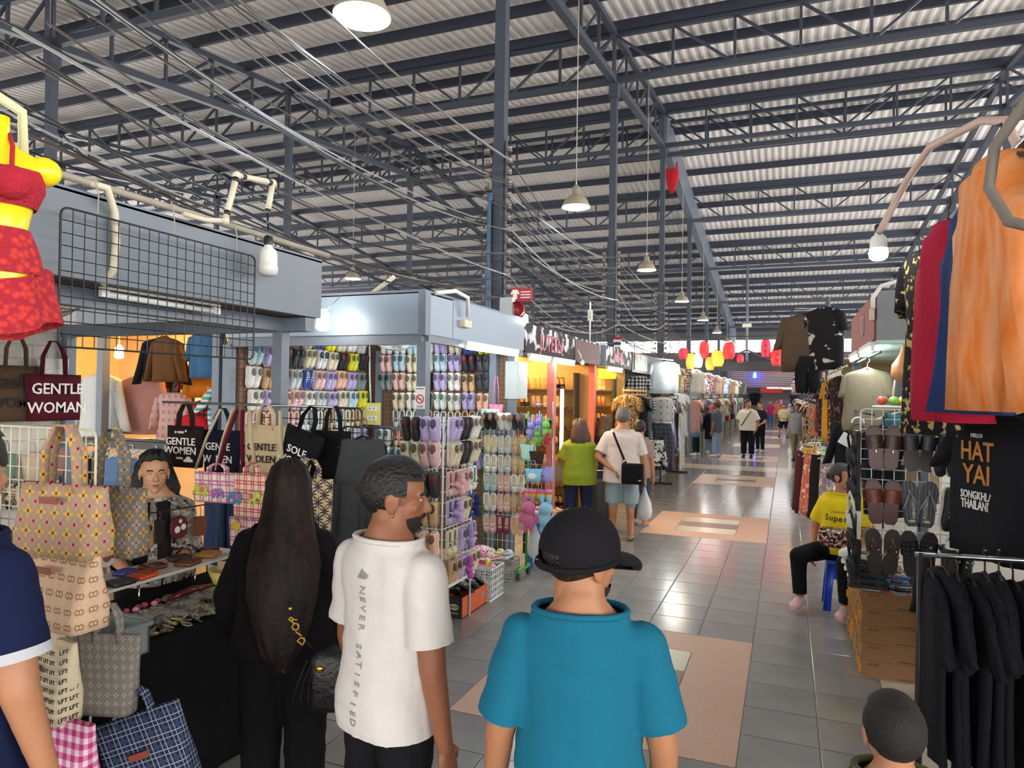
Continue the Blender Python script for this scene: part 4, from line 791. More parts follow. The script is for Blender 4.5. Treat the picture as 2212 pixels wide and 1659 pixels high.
for k, (y, z, c, n) in enumerate(((5.1, .93, '#b9a3cf', 'lilac'), (5.12, 1.14, '#dcaeb0', 'pale pink'), (5.3, .7, '#9d8fb4', 'mauve'), (5.42, .93, '#27345e', 'navy'), (5.3, .46, '#b05aa6', 'magenta'))):
    b = MB(); 
    for j in range(5): b.ell((.02*math.sin(j*2), .02*math.cos(j*2), -.03*j), (.032, .03, .028), 8, 6)
    tag(b.build('ruffle_bow', fab(c), None, (-2.335, y-.28, z+.06)), n+' ruffled fabric bow on shoes of the wire stand', 'bow')
# ---- green stand of strap shoes
st = thing('shoe_stand', 'green wheeled wire stand of girls strap shoes', 'stand', (-2.68, 6.62, 0)); GRN = pla('#3f8f4a', .4)
for x in (-.24, .24): MB().tube([(x, 0, .07), (x, 0, 1.66)], .012, 8).build('post', GRN, st); MB().box((x, -.08, .09), (.03, .34, .03)).build('foot', GRN, st); [MB().tube([(x-.012, y, .035), (x+.012, y, .035)], .035, 14).build('wheel', BLKM, st) for y in (-.22, .06)]
for k in range(12): MB().tube([(-.24, .0, .2+.13*k), (.24, .0, .2+.13*k)], .003, 5).build('wire', WW, st)
vm = MB().tube([(0, 0, .2), (0, 0, 1.63)], .0025, 4).mesh('wire')
for k in range(1, 9): place('wire', vm, WW, st, (-.24+.48*k/9, .004, 0))
FL = [('black', 4, 'boot'), ('white', 0, 'boot'), ('black', 12, 'boot')]
GR = {0: [(4, 'boot', 'black'), (0, 'boot', 'white'), (12, 'boot', 'dark')], 1: [(3, 'flat', 'cream'), (13, 'flat', 'silver'), (9, 'flat', 'champagne')], 2: [(0, 'flat', 'white'), (13, 'flat', 'pearl'), (9, 'flat', 'gold')], 3: [(6, 'flat', 'ice white'), (2, 'flat', 'pink'), (0, 'flat', 'white')], 4: [(0, 'flat', 'white'), (2, 'flat', 'rose'), (9, 'flat', 'beige')], 5: [(2, 'flat', 'dusty pink'), (15, 'flat', 'magenta'), (7, 'flat', 'peach pink')]}
INSOLE = SM('#c2b48e')
for r, z in enumerate([1.55, 1.31, 1.11, .92, .715, .49]):
    for k, (ci, kind, nm) in enumerate(GR[r]):
        _, u, l, s, a = SCOL[ci]
        if nm == 'magenta': u = a = '#8a1f52'
        pair(kind, .18, .068, '%s girls %s on the %s of the green stand' % (nm, 'ankle boot' if kind == 'boot' else 'strap shoe', RW[r]), (-2.835+.152*k, 6.6, z), 0, SM(u), INSOLE if kind == 'flat' else SM('#7b5a3c'), SM(s), SM(a), 'ankle_boot' if kind == 'boot' else 'strap_shoe', cat='boot' if kind == 'boot' else 'shoe', group='shoes on the green stand')
# crate below, chunky slippers
def crate(label, c, w, d, h, m, nx=6, nz=5):
    t = thing('wire_crate', label, 'crate', c)
    for z in (.01, h): pts = [(-w/2, -d/2, z), (w/2, -d/2, z), (w/2, d/2, z), (-w/2, d/2, z), (-w/2, -d/2, z)]; MB().tube(pts, .008, 5).build('rim', m, t)
    MB().bx(-w/2, w/2, -d/2, d/2, 0, .008).build('base', m, t)
    va = MB().tube([(0, 0, 0), (0, 0, h)], .005, 4).mesh('bar'); ha = MB().tube([(-w/2, 0, 0), (w/2, 0, 0)], .005, 4).mesh('bar'); hb = MB().tube([(0, -d/2, 0), (0, d/2, 0)], .005, 4).mesh('bar')
    for k in range(nx+1):
        for s in (-1, 1): place('bar', va, m, t, (-w/2+w*k/nx, s*d/2, 0)); place('bar', va, m, t, (s*w/2, -d/2+d*k/nx, 0))
    for k in range(1, nz):
        for s in (-1, 1): place('bar', ha, m, t, (0, s*d/2, h*k/nz)); place('bar', hb, m, t, (s*w/2, 0, h*k/nz))
    return t
crate('grey plastic crate under the slippers of the green stand', (-2.66, 6.42, 0), .36, .22, .2, pla('#8e928e', .5))
crate('white plastic crate heaped with shoes beside the shoe stand', (-2.56, 5.78, 0), .3, .3, .28, WW)
flat_rot = (-PI/2, 0, 0)
for k, (x, y, z, kind, u, l, nm) in enumerate(((-2.72, 6.33, .235, 'clog', '#e0dca8', '#c9c08a', 'pale yellow fluffy'), (-2.62, 6.34, .235, 'clog', '#e0dca8', '#c9c08a', 'pale yellow fluffy'), (-2.54, 6.36, .23, 'clog', '#dadada', '#7c93c4', 'white and blue'), (-2.8, 6.4, .23, 'clog', '#c8d0dc', '#7c93c4', 'pale blue'))):
    shoe(kind, .19, .085, nm+' slipper on the grey crate', (x, y, z), 0, SM(u), SM(l), SM(u), SM(u), 'slipper', 'slipper', 'slippers on the grey crate', (-PI/2, 0, PI))
pc = ['#b8283a', '#c94a74', '#d89ab0', '#e0d4cc', '#8a2030', '#d8c23a', '#2c3350', '#c8c8c4', '#d0607c', '#e8dcd8', '#a83040', '#cfc8bc']
pn = ['red', 'hot pink', 'pale pink', 'cream', 'dark red', 'yellow', 'navy', 'light grey', 'rose', 'ivory', 'crimson', 'stone']
for k in range(14):
    shoe('sneaker' if k % 2 else 'flat', .17, .07, pn[k % 12]+' child shoe in the heap of the white crate', (-2.66+.09*(k % 3)+.02*math.sin(k), 5.66+.07*(k//3 % 4), .3+.035*(k//6)), 0, SM(pc[k % 12]), SM('#c9b8a8'), SM('#ded9d2'), SM(pc[(k+3) % 12]), 'heaped_shoe', 'shoe', 'shoes heaped in the white crate', (-PI/2+.2*math.sin(k), .25*math.cos(k*2), 1.2+.5*k))
tag(MB().ell((-2.58, 5.82, .4), (.1, .08, .05), 12, 8).build('flower_cloth', patf('pink_flower', P_print('#d8a8b8', ['#c03060', '#f0e8e8'], 40, .5))), 'pink flowered cloth shoe bag on the heap of the white crate', 'bag')
# open shoe box of sandals
t = thing('shoe_box', 'open orange and black shoe box with an oval emblem on the floor', 'box', (-2.515, 5.385, 0)); OR = mat('orange_card', '#c4511f', rough=.6); BKC = mat('black_card2', '#17151a', rough=.6)
MB().bx(.07, .075, -.25, .25, 0, .17).build('long_side', OR, t); MB().bx(-.075, -.07, -.25, .25, 0, .17).build('long_side', OR, t); MB().bx(-.07, .07, -.255, -.25, 0, .17).build('end_panel', BKC, t); MB().bx(-.07, .07, .25, .255, 0, .17).build('end_panel', BKC, t); MB().bx(-.075, .075, -.25, .25, 0, .006).build('base', BKC, t)
for y in (-.1, .14): MB().ell((.077, y, .1), (.002, .035, .022), 12, 6).build('emblem', mat('emblem_grey', '#8a7f72', rough=.5), t)
MB().ell((0, -.257, .09), (.045, .002, .025), 16, 6).build('emblem', mat('emblem_pale', '#b9b38c', rough=.5), t); text('ADDA', .03, BKC, t, (0, -.26, .09)); text('ADDA JELLIES', .013, mat('emblem_pale', ''), t, (0, -.257, .04))
BX = thing('carton', 'plain brown carton beside the orange shoe box', 'box', (-2.72, 5.3, 0)); MB().bx(-.1, .1, -.16, .16, 0, .12).build('body', mat('kraft_board', '#8d7452', rough=.75), BX); MB().bx(-.1, .1, -.003, .003, .12, .122).build('tape', mat('tape_tan', '#a58c60', rough=.4), BX)
for k in range(12):
    dk_ = ['#17181c', '#1b1f38', '#2a1c18', '#141418'][k % 4]; shoe('slide', .22, .085, ['black', 'navy', 'brown', 'jet black'][k % 4]+' slide sandal with coloured badge in the orange shoe box', (-2.54+.055*(k % 2), 5.2+.062*(k//2), .19+.02*((k*7) % 4)), 0, SM(dk_), SM('#26242a'), SM(dk_), mat('sandal_strap_%d' % (k % 4), dk_, pat=P_print(dk_, ['#a8323c', '#c9c4c0'], 55, .56), rough=.5), 'slide_sandal', 'sandal', 'sandals in the orange shoe box', (-PI/2-.5, .1*math.sin(k), .4*math.cos(k*3)))
for k in range(4): shoe('slide', .22, .085, 'black slide sandal on the plain brown carton', (-2.76+.06*(k % 2), 5.22+.11*(k//2), .15), 0, SM('#17181c'), SM('#26242a'), SM('#17181c'), SM('#222226'), 'slide_sandal', 'sandal', 'sandals on the brown carton', (-PI/2, 0, .4*k))
# blue stool
BLU = pla('#2b7fc4', .25); t = thing('plastic_stool', 'bright blue plastic stool in front of the yellow-lit sandal shop', 'stool', (-2.36, 7.12, 0))
MB().loft([[(x, y, z) for x, y in rrect(w, w, .04, 4)] for z, w in ((.44, .3), (.46, .31), (.475, .29))]).build('seat', BLU, t)
for sx in (-1, 1):
    for sy in (-1, 1): MB().loft([[(sx*(o+x), sy*(o+y), z) for x, y in ((-.035, -.035), (.03, -.035), (.03, .03), (-.035, .03))] for z, o in ((0, .17), (.25, .14), (.45, .12))]).build('leg', BLU, t)
for s in (-1, 1): MB().box((0, s*.14, .4), (.24, .012, .07)).build('apron', BLU, t); MB().box((s*.14, 0, .4), (.012, .24, .07)).build('apron', BLU, t)
# bags and plain plush toys hung on the end of the green stand
def hb(label, y, z, w, h, c, nm='child_bag', cat='bag', m=None, x=-2.4): return tote(label, w, h, .06, m or fab(c), (x, y, z), 0, hl=.08, handles=1, name=nm, cat=cat, hw=.007)
rod('chrome hook rail of small bags on the end of the green stand', (-2.42, 6.5, 1.5), (-2.2, 6.5, 1.5), .006, CHROME)
hb('mint green mini backpack hung on the green stand', 6.52, 1.33, .14, .16, '#9fcdbd'); hb('black and brown mini case hung on the green stand', 6.5, 1.27, .13, .12, '#3a2620', x=-2.3); hb('sky blue furry child bag with a white cloud shape', 6.46, 1.1, .15, .13, '#7db8d6', x=-2.32); MB().ell((0, -.034, -.07), (.045, .004, .03)).build('cloud_print', TWH, bpy.data.objects['child_bag.002'])
hb('lilac child backpack hung near the blue furry one', 6.52, 1.12, .11, .15, '#9a92c4', x=-2.19)
RAIN = patf('rainbow', lambda N: (lambda z: N.mix(N.lt(z, -.1), N.mix(N.lt(z, -.075), N.mix(N.lt(z, -.05), N.mix(N.lt(z, -.025), lin('#c88ab8'), lin('#d0664a')), lin('#d9b03c')), lin('#5fae6a')), lin('#4f86c6')))(N.xyz()[2])); hb('rainbow striped bubble purse on the green stand', 6.48, .9, .1, .12, '', m=RAIN, x=-2.36)
for k in range(2): hb('pastel rainbow striped purse strung beside the bubble purse', 6.5, .9, .08, .12, '', m=RAIN, x=-2.26+.075*k); 
for o in bpy.data.objects:
    if o.name.startswith('child_bag') and o['label'].startswith('pastel rainbow'): o['group'] = 'pastel rainbow purses'
def plush(label, x, y, z, c, s=1.0):
    t = thing('plush_toy', label, 'plush toy', (x, y, z)); m = mat('plush_'+c, c, rough=1.0, bump=.8, bs=160, sheen=.3)
    MB().ell((0, 0, -.05*s), (.04*s, .035*s, .05*s)).build('body', m, t); MB().ell((0, 0, .02*s), (.042*s, .04*s, .04*s)).build('head', m, t)
    for d in (-1, 1): MB().ell((d*.022*s, 0, .07*s), (.013*s, .01*s, .035*s)).build('ear', m, t); MB().ell((d*.045*s, 0, -.04*s), (.015*s, .013*s, .03*s)).build('arm', m, t); MB().ell((d*.02*s, 0, -.1*s), (.016*s, .015*s, .025*s)).build('leg', m, t)
    MB().tube([(0, 0, .05*s), (0, 0, .13*s)], .003, 5).build('loop', CHROME, t)
for a in (('violet plain plush toy in the cluster on the green stand', -2.36, 6.5, 1.5, '#8f86c4'), ('second violet plush toy hanging higher in the cluster', -2.28, 6.5, 1.54, '#8f86c6'), ('lime green plain plush toy in the cluster', -2.21, 6.5, 1.51, '#79b84a'), ('small grass green plush toy at the bottom of the cluster', -2.28, 6.46, 1.42, '#5fa83c', .8), ('red plain plush toy in the cluster', -2.2, 6.5, 1.43, '#a82a30', .8), ('big pink plain plush toy hanging low on the green stand', -2.36, 6.45, .68, '#cf6a92', 1.7), ('big pale blue plain plush toy hanging low on the green stand', -2.19, 6.47, .68, '#8ec0d8', 1.7)): plush(*a)
t = thing('plastic_bag', 'knotted clear plastic bag hanging under the plush toys', 'plastic bag', (-2.3, 6.47, .33)); MB().tube([(0, 0, .27), (0, 0, .34)], .004, 5).build('knot', WHITE, t); MB().lathe([(.01, .28), (.02, .2), (.06, .1), (.075, 0), (.06, -.08), (.01, -.12)], 12).build('film', mat('cloudy_film', '#c9c6c2', rough=.3, alpha=.6), t)
# ================================================================ WARM CLOTHES STALL behind the cross aisle
CREAMWL = mat('cream_stall_wall', '#d8b98a', rough=.7, var=.08, vs=1.5)
st = thing('market_stall', 'warm-lit clothes stall across the side lane from the bag stall', 'stall', (-6.4, 5.8, 0))
def B2(n, m, *a): return MB().bx(a[0]+6.4, a[1]+6.4, a[2]-5.8, a[3]-5.8, a[4], a[5]).build(n, m, st)
B2('fascia_panel', FASC_D, -8.6, -4.68, 4.78, 4.83, 2.45, 2.75); B2('back_wall', CREAMWL, -8.6, -4.68, 6.9, 6.95, 0, 2.6); B2('side_wall', CREAMWL, -4.72, -4.68, 4.9, 6.9, 0, 2.6); B2('side_wall', CREAMWL, -8.6, -8.56, 4.9, 6.9, 0, 2.6); B2('ceiling_board', CREAMWL, -8.6, -4.68, 4.83, 6.95, 2.6, 2.62)
for x in (-8.5, -6.22, -4.76): B2('post', POST, x-.04, x+.04, 4.8, 4.88, 0, 2.45)
B2('header_beam', POST, -8.6, -4.68, 4.8, 4.86, 2.4, 2.45)
for i, (x, s) in enumerate(((-4.56, 'C15'), (-4.34, 'C12'))):
    t = thing('stall_number', 'yellow stall number box reading %s above the side lane' % s, 'sign', (x, 4.75, 2.42)); MB().box((0, 0, 0), (.19, .06, .1)).build('case', pla('#d9b23c', .4), t); MB().box((-.02, -.031, 0), (.11, .004, .05)).build('plate', TBK, t); text(s, .045, TWH, t, (-.02, -.035, 0))
for k, (x, y, z) in enumerate(((-5.9, 5.7, 2.2), (-5.2, 6.2, 2.3), (-7.2, 5.8, 2.25), (-6.6, 6.3, 2.3))): bulb('warm glowing bulb inside the clothes stall, %s' % ['behind the blue blouse', 'by the shoe stall side', 'in the far corner', 'over the white shirt'][k], (x, y, z), .05, BULBW, BULBW, hold=False); rod('cord of the warm bulb %s' % ['behind the blue blouse', 'by the shoe stall side', 'in the far corner', 'over the white shirt'][k], (x, y, z+.07), (x, y, 2.6), .004, ROPE, 'bulb_cord', 'cord')
rod('chrome front rail of the warm clothes stall', (-7.0, 4.92, 2.42), (-4.75, 4.92, 2.42), .012, CHROME)
WHSH = fab('#d9dcd8', 'white_cotton'); hang('shirt', 'large white button shirt on a wooden hanger in the warm stall', WHSH, (-6.44, 4.98, 1.97), .05, .5, .68, .06, 1, .5, HWOOD)
for k in range(5): tag(MB().ell((-6.43, 4.915, 1.86-.1*k), (.006, .004, .006), 8, 5).build('button', WHITE), 'white button down the front of the large white shirt', 'button', 'buttons of the white shirt')
hang('shirt', 'second pale shirt hung behind the large white one', fab('#c8ccd2'), (-6.62, 5.15, 1.97), .05, .5, .68, .06, 2, .5, HWOOD)
hang('shirt', 'brown hooded sweatshirt with mustard cuffs', fab('#6b4a2a'), (-5.49, 4.92, 2.32), 0, .3, .42, .07, 3, .36); 
hb_ = hang('shirt', 'denim blue balloon-sleeve blouse on the front rail', fab('#3f6a8e'), (-4.98, 4.92, 2.36), 0, .38, .42, .08, 4, .2)
hang('shirt', 'black jacket hung behind the brown sweatshirt', fab('#1c1d24'), (-5.68, 5.05, 2.33), .2, .4, .42, .06, 0, .4); hang('shirt', 'mustard orange shirt hung deeper in the warm stall', fab('#b8741e'), (-5.4, 5.35, 2.2), 0, .42, .45, .07, 2, .4, HWOOD)
hang('dress', 'pale lilac dress with orange flowers on the inner rack', patf('lilac_floral', P_dots('#b9a8b4', ['#d9785a', '#e0a078'], .075, .25)), (-5.5, 5.02, 1.8), 0, .4, .56, .07, 1, .3, HBLK)
hang('shirt', 'red and black buffalo-check shirt on a wooden hanger', patf('buffalo', P_check('#b3262c', '#6a1518', '#1c1012', .05)), (-5.0, 4.95, 1.74), 0, .34, .4, .07, 1, .2, HWOOD); hang('shirt', 'bright red blouse under the check shirt', fab('#b81f26'), (-5.12, 4.9, 1.6), 0, .36, .4, .06, 2, .2, HWOOD)
hang('tee', 'teal and white striped top at the shoe stall side', patf('teal_stripe', P_stripe('#4aa3a8', '#d8dcd4', .05)), (-4.8, 5.05, 1.87), 1.1, .42, .42, .07, 2, .2); hang('tee', 'yellow striped top beside the teal one', patf('yellow_stripe', P_stripe('#c9b050', '#d8d0b8', .05)), (-4.92, 5.15, 1.87), 1.1, .42, .42, .07, 3, .2)
hang('shirt', 'dusty pink ruffled blouse behind the white shirt', fab('#b98a84'), (-6.1, 5.2, 1.97), .3, .4, .6, .08, 2, .4, HWOOD); hang('dress', 'black dress with pink roses behind the white shirt', patf('rose_black', P_print('#2a2024', ['#b8485a', '#4a7a4a'], 18, .53)), (-6.0, 5.4, 2.05), .3, .4, .6, .08, 3, .2)
for k, (x, c, n) in enumerate(((-5.9, '#d8c49a', 'butter cream'), (-5.55, '#e0d6bc', 'ivory'), (-5.15, '#d6b58c', 'sand'), (-6.4, '#dcc8a4', 'pale straw'), (-6.9, '#e4dccc', 'off-white'), (-7.3, '#c9a87c', 'camel'))): hang('dress', n+' long dress against the back wall of the warm stall', fab(c), (x, 6.8, 2.1), 0, .42, .95, .06, k, .3, HWOOD)
t = thing('sales_table', 'cream sales table of the warm clothes stall', 'table', (-5.6, 5.0, 0)); MB().bx(-.7, .8, -.12, .5, 1.28, 1.31).build('tabletop', OFFW, t); [MB().bx(x-.02, x+.02, y-.02, y+.02, 0, 1.28).build('leg', POST, t) for x in (-.66, .76) for y in (-.08, .46)]
tag(MB().box((-5.45, 5.0, 1.335), (.4, .25, .03), None).build('folded_cloth', fab('#d6cbb0')), 'folded cream cloth on the sales table', 'cloth'); tag(MB().box((-5.75, 5.05, 1.325), (.25, .2, .025)).build('folded_cloth', fab('#3f8a72')), 'folded green cloth on the sales table', 'cloth')
sx = MB(); sx.prism([((.07 if k % 2 else .04)*math.cos(2*PI*k/20), (.055 if k % 2 else .032)*math.sin(2*PI*k/20)) for k in range(20)], -.006, .006); tag(sx.build('star_tag', pla('#e0c41c', .5), None, (-5.63, 4.52, 1.43)), 'yellow starburst price tag on the trouser rail', 'price tag')
# trouser rail in the side lane
t = thing('clothes_rail', 'black clothes rail of trousers standing in the side lane', 'rail', (-4.75, 4.3, 0)); MB().tube([(-1.0, 0, 1.4), (1.05, 0, 1.4)], .012, 8).build('bar', BLKM, t); MB().box((0, -.02, 1.36), (2.0, .012, .06)).build('name_board', BLKM, t)
for x in (-.98, 1.03): MB().tube([(x, 0, .02), (x, 0, 1.4)], .014, 8).build('upright', BLKM, t); MB().box((x, 0, .012), (.04, .5, .024)).build('foot', BLKM, t)
DEN = fab('#5f7ba0', 'denim_light'); DEND = fab('#2c3a58', 'denim_dark'); OLV = fab('#4a4326')
for k, (x, m, n, w) in enumerate(((-5.62, BLK, 'black cropped', .26), (-5.42, DEN, 'light denim', .3), (-5.28, fab('#6a86ab'), 'stonewashed denim', .3), (-5.14, fab('#5a7398'), 'mid denim', .3), (-4.86, OLV, 'olive corduroy', .34), (-4.2, DEND, 'dark denim', .28), (-4.05, fab('#23283a'), 'navy cotton', .28), (-3.9, DEND, 'indigo denim', .28))):
    hang('trousers', n+' trousers clipped on the lane rail', m, (x, 4.27, 1.25), .35*math.sin(k), w, .78, .05, k, hg=HWHT)
for k in range(16): o = place('empty_hanger', hanger_mesh(.36), HWHT, None, (-5.5+.11*k, 4.3, 1.33)); o.rotation_euler = (0, 0, 1.2); tag(o, 'empty pale hanger on the trouser rail in the side lane', 'hanger', 'empty hangers on the lane rail')
# ================================================================ SANDAL SHOP (lit yellow) and the stalls further down the left
SIGNB = mat('black_sign', '#1b191c', rough=.6, spec=.3, pat=lambda N: N.mix(N.mul(N.ramp(N.noise(5, 3), .5, .56), N.lt(2.4, N.M('ADD', N.xyz()[2], N.mul(N.noise(9, 2), .12)))), lin('#1d1a1e'), lin('#c8c6cc')))
PINKP = mat('coral_post', '#c96a5c', rough=.5, var=.08); OCHRE = mat('ochre_wall', '#c09a60', rough=.75, var=.1, vs=2); SHOPB = mat('dark_shop_wood', '#33261c', rough=.6); PINKL = mat('pink_sign_letters', '#b2546c', rough=.5)
def shop(label, y0, y1, z0, z1, sign=None, fm=FASC_D, dep=1.9, wall=OCHRE, x=-2.63, posts=(), pm=POST, endp=True):
    t = thing('market_stall', label, 'stall', (x-dep/2, (y0+y1)/2, 0)); ox, oy = x-dep/2, (y0+y1)/2
    def B(n, m, *a): return MB().bx(a[0]-ox, a[1]-ox, a[2]-oy, a[3]-oy, a[4], a[5]).build(n, m, t)
    B('fascia_panel', fm, x-.35, x, y0, y1, z0, z1); B('back_wall', wall, x-dep-.03, x-dep, y0, y1, 0, z1); B('ceiling_board', wall, x-dep, x-.36, y0, y1, z1-.06, z1-.04); B('end_wall', wall, x-dep, x-.12, y1-.03, y1, 0, z1-.07)
    for py in posts: B('post', pm, x-.11, x-.02, py-.045, py+.045, 0, z0)
    if sign: text(sign, (z1-z0)*.72, PINKL, sub(t, 'fascia_panel'), (dep/2+.004, 0, (z0+z1)/2), rot=(PI/2, 0, PI/2), sx=min(1.0, (y1-y0)/1.55))
    return t
JU = shop('sandal shop with a black and pink lettered sign and yellow light', 7.0, 10.25, 2.28, 2.6, None, SIGNB, 2.0, OCHRE, posts=(8.13, 10.05), pm=PINKP)
text('JUTEEN', .27, PINKL, sub(JU, 'fascia_panel'), (1.004, -.72, 2.42), rot=(PI/2, 0, PI/2), sx=.95); MB().box((1.0, .9, 2.42), (.02, 1.3, .3)).build('blank_panel', mat('maroon_panel', '#4a2a2a', rough=.5), JU)
J2 = shop('second sandal shop with a lettered black sign beyond the first', 10.5, 12.5, 2.28, 2.6, 'JUTEEN', SIGNB, 1.9, OCHRE, posts=(), pm=PINKP); MB().box((.8, -1.01, 2.44), (.36, .02, .33)).build('end_panel', FASC, J2)
tube_lamp('lit tube under the lettered black sign, nearest the shoe stall', (-2.6, 7.05, 2.22), (-2.6, 7.75, 2.22), TUBE); tube_lamp('second lit tube under the lettered black sign', (-2.6, 7.85, 2.22), (-2.6, 8.75, 2.22), TUBE); tube_lamp('lit tube under the second lettered sign', (-2.6, 10.55, 2.22), (-2.6, 11.6, 2.22), TUBEW)
for k, (x, y, n) in enumerate(((-3.3, 8.6, 'first'), (-3.8, 9.6, 'deeper'), (-3.2, 11.7, 'second-shop'))): tube_lamp('warm yellow ceiling tube in the sandal shop, %s one' % n, (x, y-.45, 2.42), (x, y+.45, 2.42), TUBEW)
for x, y, s in ((-3.05, 7.4, 'JUTEEN'), (-3.0, 12.2, 'SALE')):
    if s != 'SALE':
        t = thing('yellow_sign', 'yellow name board hung inside the sandal shop', 'sign', (x, y, 2.16)); MB().box((0, 0, 0), (.3, .01, .1)).build('board', mat('yellow_board', '#d8b21c', rough=.5), t); text(s, .07, TBK, t, (0, -.007, 0))
t = thing('yellow_notice', 'yellow notice with faint print in the second sandal shop', 'sign', (-3.0, 12.2, 2.2)); MB().box((0, 0, 0), (.32, .01, .18)).build('board', mat('yellow_board', ''), t); [MB().box((0, -.007, .04-.04*k), (.22-.05*k, .002, .014)).build('print_line', mat('faint_print', '#a88a20', rough=.6), t) for k in range(3)]
SANC = [('gold', '#d9b055'), ('cream', '#e6d29c'), ('amber', '#c8924a'), ('beige', '#dcc08c'), ('black', '#1f1a18'), ('tan', '#a8743c'), ('lilac', '#b79ac4'), ('coral', '#c8744c'), ('white', '#dccfae')]
def sandal_shelf(label, x0, x1, y, zs, idx, fr=SHOPB):
    t = thing('shoe_shelf', label, 'shelf', ((x0+x1)/2, y, 0)); w = (x1-x0)/2
    for z in zs: MB().bx(-w, w, -.14, .1, z-.02, z).build('board', fr, t)
    for x in (-w, w): MB().bx(x-.015, x+.015, -.14, .1, 0, zs[-1]+.25).build('side_panel', fr, t)
    MB().bx(-w, w, .1, .11, 0, zs[-1]+.25).build('back_board', OCHRE, t)
    q = random.Random(idx)
    for r, z in enumerate(zs):
        n = int((x1-x0)/.19)
        for k in range(n):
            nm, c = SANC[(r*3+k*2+idx) % len(SANC)]; x = x0+.11+k*.19
            for s in (-1, 1):
                lab = '%s sandal on the %s shelf of the %s' % (nm, ['floor', 'lowest', 'second', 'third', 'fourth', 'fifth', 'top'][min(r, 6)], 'sandal shop end wall' if idx == 1 else 'second sandal shop' if idx == 2 else 'front sandal rack')
                shoe('slide', .2, .07, lab, (x+s*.037, y-.03, z+.09), 0, SM(c), SM('#c9a468'), SM(c), SM(c), 'display_sandal', 'sandal', 'sandals on the sandal shop shelves', (.35, 0, 0))
    return t
ZS = [.12, .42, .72, 1.02, 1.32, 1.62, 1.9]
sandal_shelf('dark shelves of sandals on the end wall of the sandal shop', -4.45, -2.95, 10.1, ZS, 1); sandal_shelf('dark shelves of sandals in the second sandal shop', -4.0, -2.9, 12.35, ZS, 2)
t = thing('light_strip', 'vertical warm light strip between the sandal shelves', 'lamp', (-3.12, 9.9, 0)); MB().bx(-.02, .02, -.01, .01, .7, 1.9).build('strip', mat('strip_glow', '#ffe6a8', emit=14, ec='#ffdf9c'), t); MB().bx(-.03, .03, .01, .02, .65, 1.95).build('channel', CHROME, t)
t = thing('sandal_tray', 'slanted wooden tray of pastel sandals at the shop front', 'tray', (-2.62, 7.75, 0)); MB().box((0, 0, .42), (.4, .5, .02), Matrix.Rotation(.0, 4, 'X')).build('board', mat('tray_wood', '#b07a3c', rough=.5), t); MB().bx(.19, .21, -.25, .25, .41, .47).build('lip', mat('tray_wood', ''), t); [MB().bx(x-.015, x+.015, y-.015, y+.015, 0, .41).build('leg', SHOPB, t) for x in (-.18, .18) for y in (-.22, .22)]
for k in range(12): c = [('pink', '#d8a0ac'), ('lilac', '#b3a2cf'), ('powder blue', '#8fa8d0'), ('peach', '#dcae94')][k % 4]; shoe('slide', .18, .075, c[0]+' slide on the slanted wooden tray', (-2.76+.08*(k % 4), 7.58+.15*(k//4), .44), 0, SM(c[1]), SM(c[1]), SM('#e0d6cc'), SM(c[1]), 'pastel_slide', 'sandal', 'slides on the wooden tray', (-PI/2, 0, .3*math.sin(k)))
t = thing('sandal_rack', 'slim chrome rack of black sandals above the plush toys', 'rack', (-2.66, 7.3, 0)); [MB().tube([(x, 0, 0), (x, 0, 1.75)], .008, 6).build('upright', CHROME, t) for x in (-.22, .26)]; [MB().tube([(-.22, 0, z), (.26, 0, z)], .006, 6).build('bar', CHROME, t) for z in (1.35, 1.72, .9)]
for k in range(4): shoe('slide', .2, .07, 'black slide leaning on the chrome rack', (-2.82+.13*k, 7.25, 1.47), 0, SM('#19181a'), SM('#222'+'222'), SM('#19181a'), SM('#2a2a2c'), 'black_slide', 'sandal', 'black slides on the chrome rack', (.3, .25, 0))
# red signs and bell on the column
t = thing('shop_sign', 'small red sign with white shirt symbol bracketed on the column', 'sign', (-2.95, 7.5, 2.98)); MB().box((.08, 0, 0), (.26, .02, .16)).build('plate', mat('sign_red2', '#9c1c2a', rough=.5), t); MB().prism([(-.02, -.05), (.03, -.05), (.03, .02), (.05, 0), (.06, .02), (.03, .06), (-.02, .06), (-.05, .02), (-.04, 0), (-.02, .02)], -.013, -.01).build('shirt_symbol', TWH, t)
for k in range(3): MB().box((.135, -.012, .03-.032*k), (.12, .003, .012)).build('print_line', TWH, t)
MB().tube([(-.25, .05, 0), (-.05, 0, 0)], .01, 6).build('bracket', STEEL_L, t)
t = thing('fire_bell', 'red round fire bell on a grey box above the black sign', 'bell', (-2.7, 6.93, 2.74)); MB().box((-.12, .02, 0), (.14, .1, .26)).build('back_box', mat('cabinet_grey', ''), t); MB().lathe([(.001, .06), (.07, .05), (.085, 0), (.085, -.02)], 20, X=Matrix.Rotation(-PI/2, 4, 'X')@T(0, 0, 0)).build('gong', mat('bell_red', '#a82028', rough=.3), t)
bulb('small glowing bulb beside the red fire bell', (-2.62, 6.98, 2.64), .03, BULB, BULB, hold=False)
t = thing('socket_pole', 'white socket box on a pole above the sandal shop', 'socket', (-2.62, 9.6, 2.6)); MB().tube([(0, 0, 0), (0, 0, .55)], .012, 8).build('pole', WHITE, t); MB().box((0, 0, .36), (.06, .05, .15)).build('box', WHITE, t); MB().box((0, -.027, .36), (.04, .004, .1)).build('cover', PVC, t)
# security cameras
t = thing('security_camera', 'white security camera under the sandal shop fascia', 'camera', (-2.58, 9.0, 2.3)); MB().tube([(-.06, 0, .16), (0, 0, .05), (0, 0, .0)], .01, 6).build('arm', WHITE, t); MB().tube([(0, .04, -.02), (.05, -.08, -.05)], .03, 10).build('body', WHITE, t)
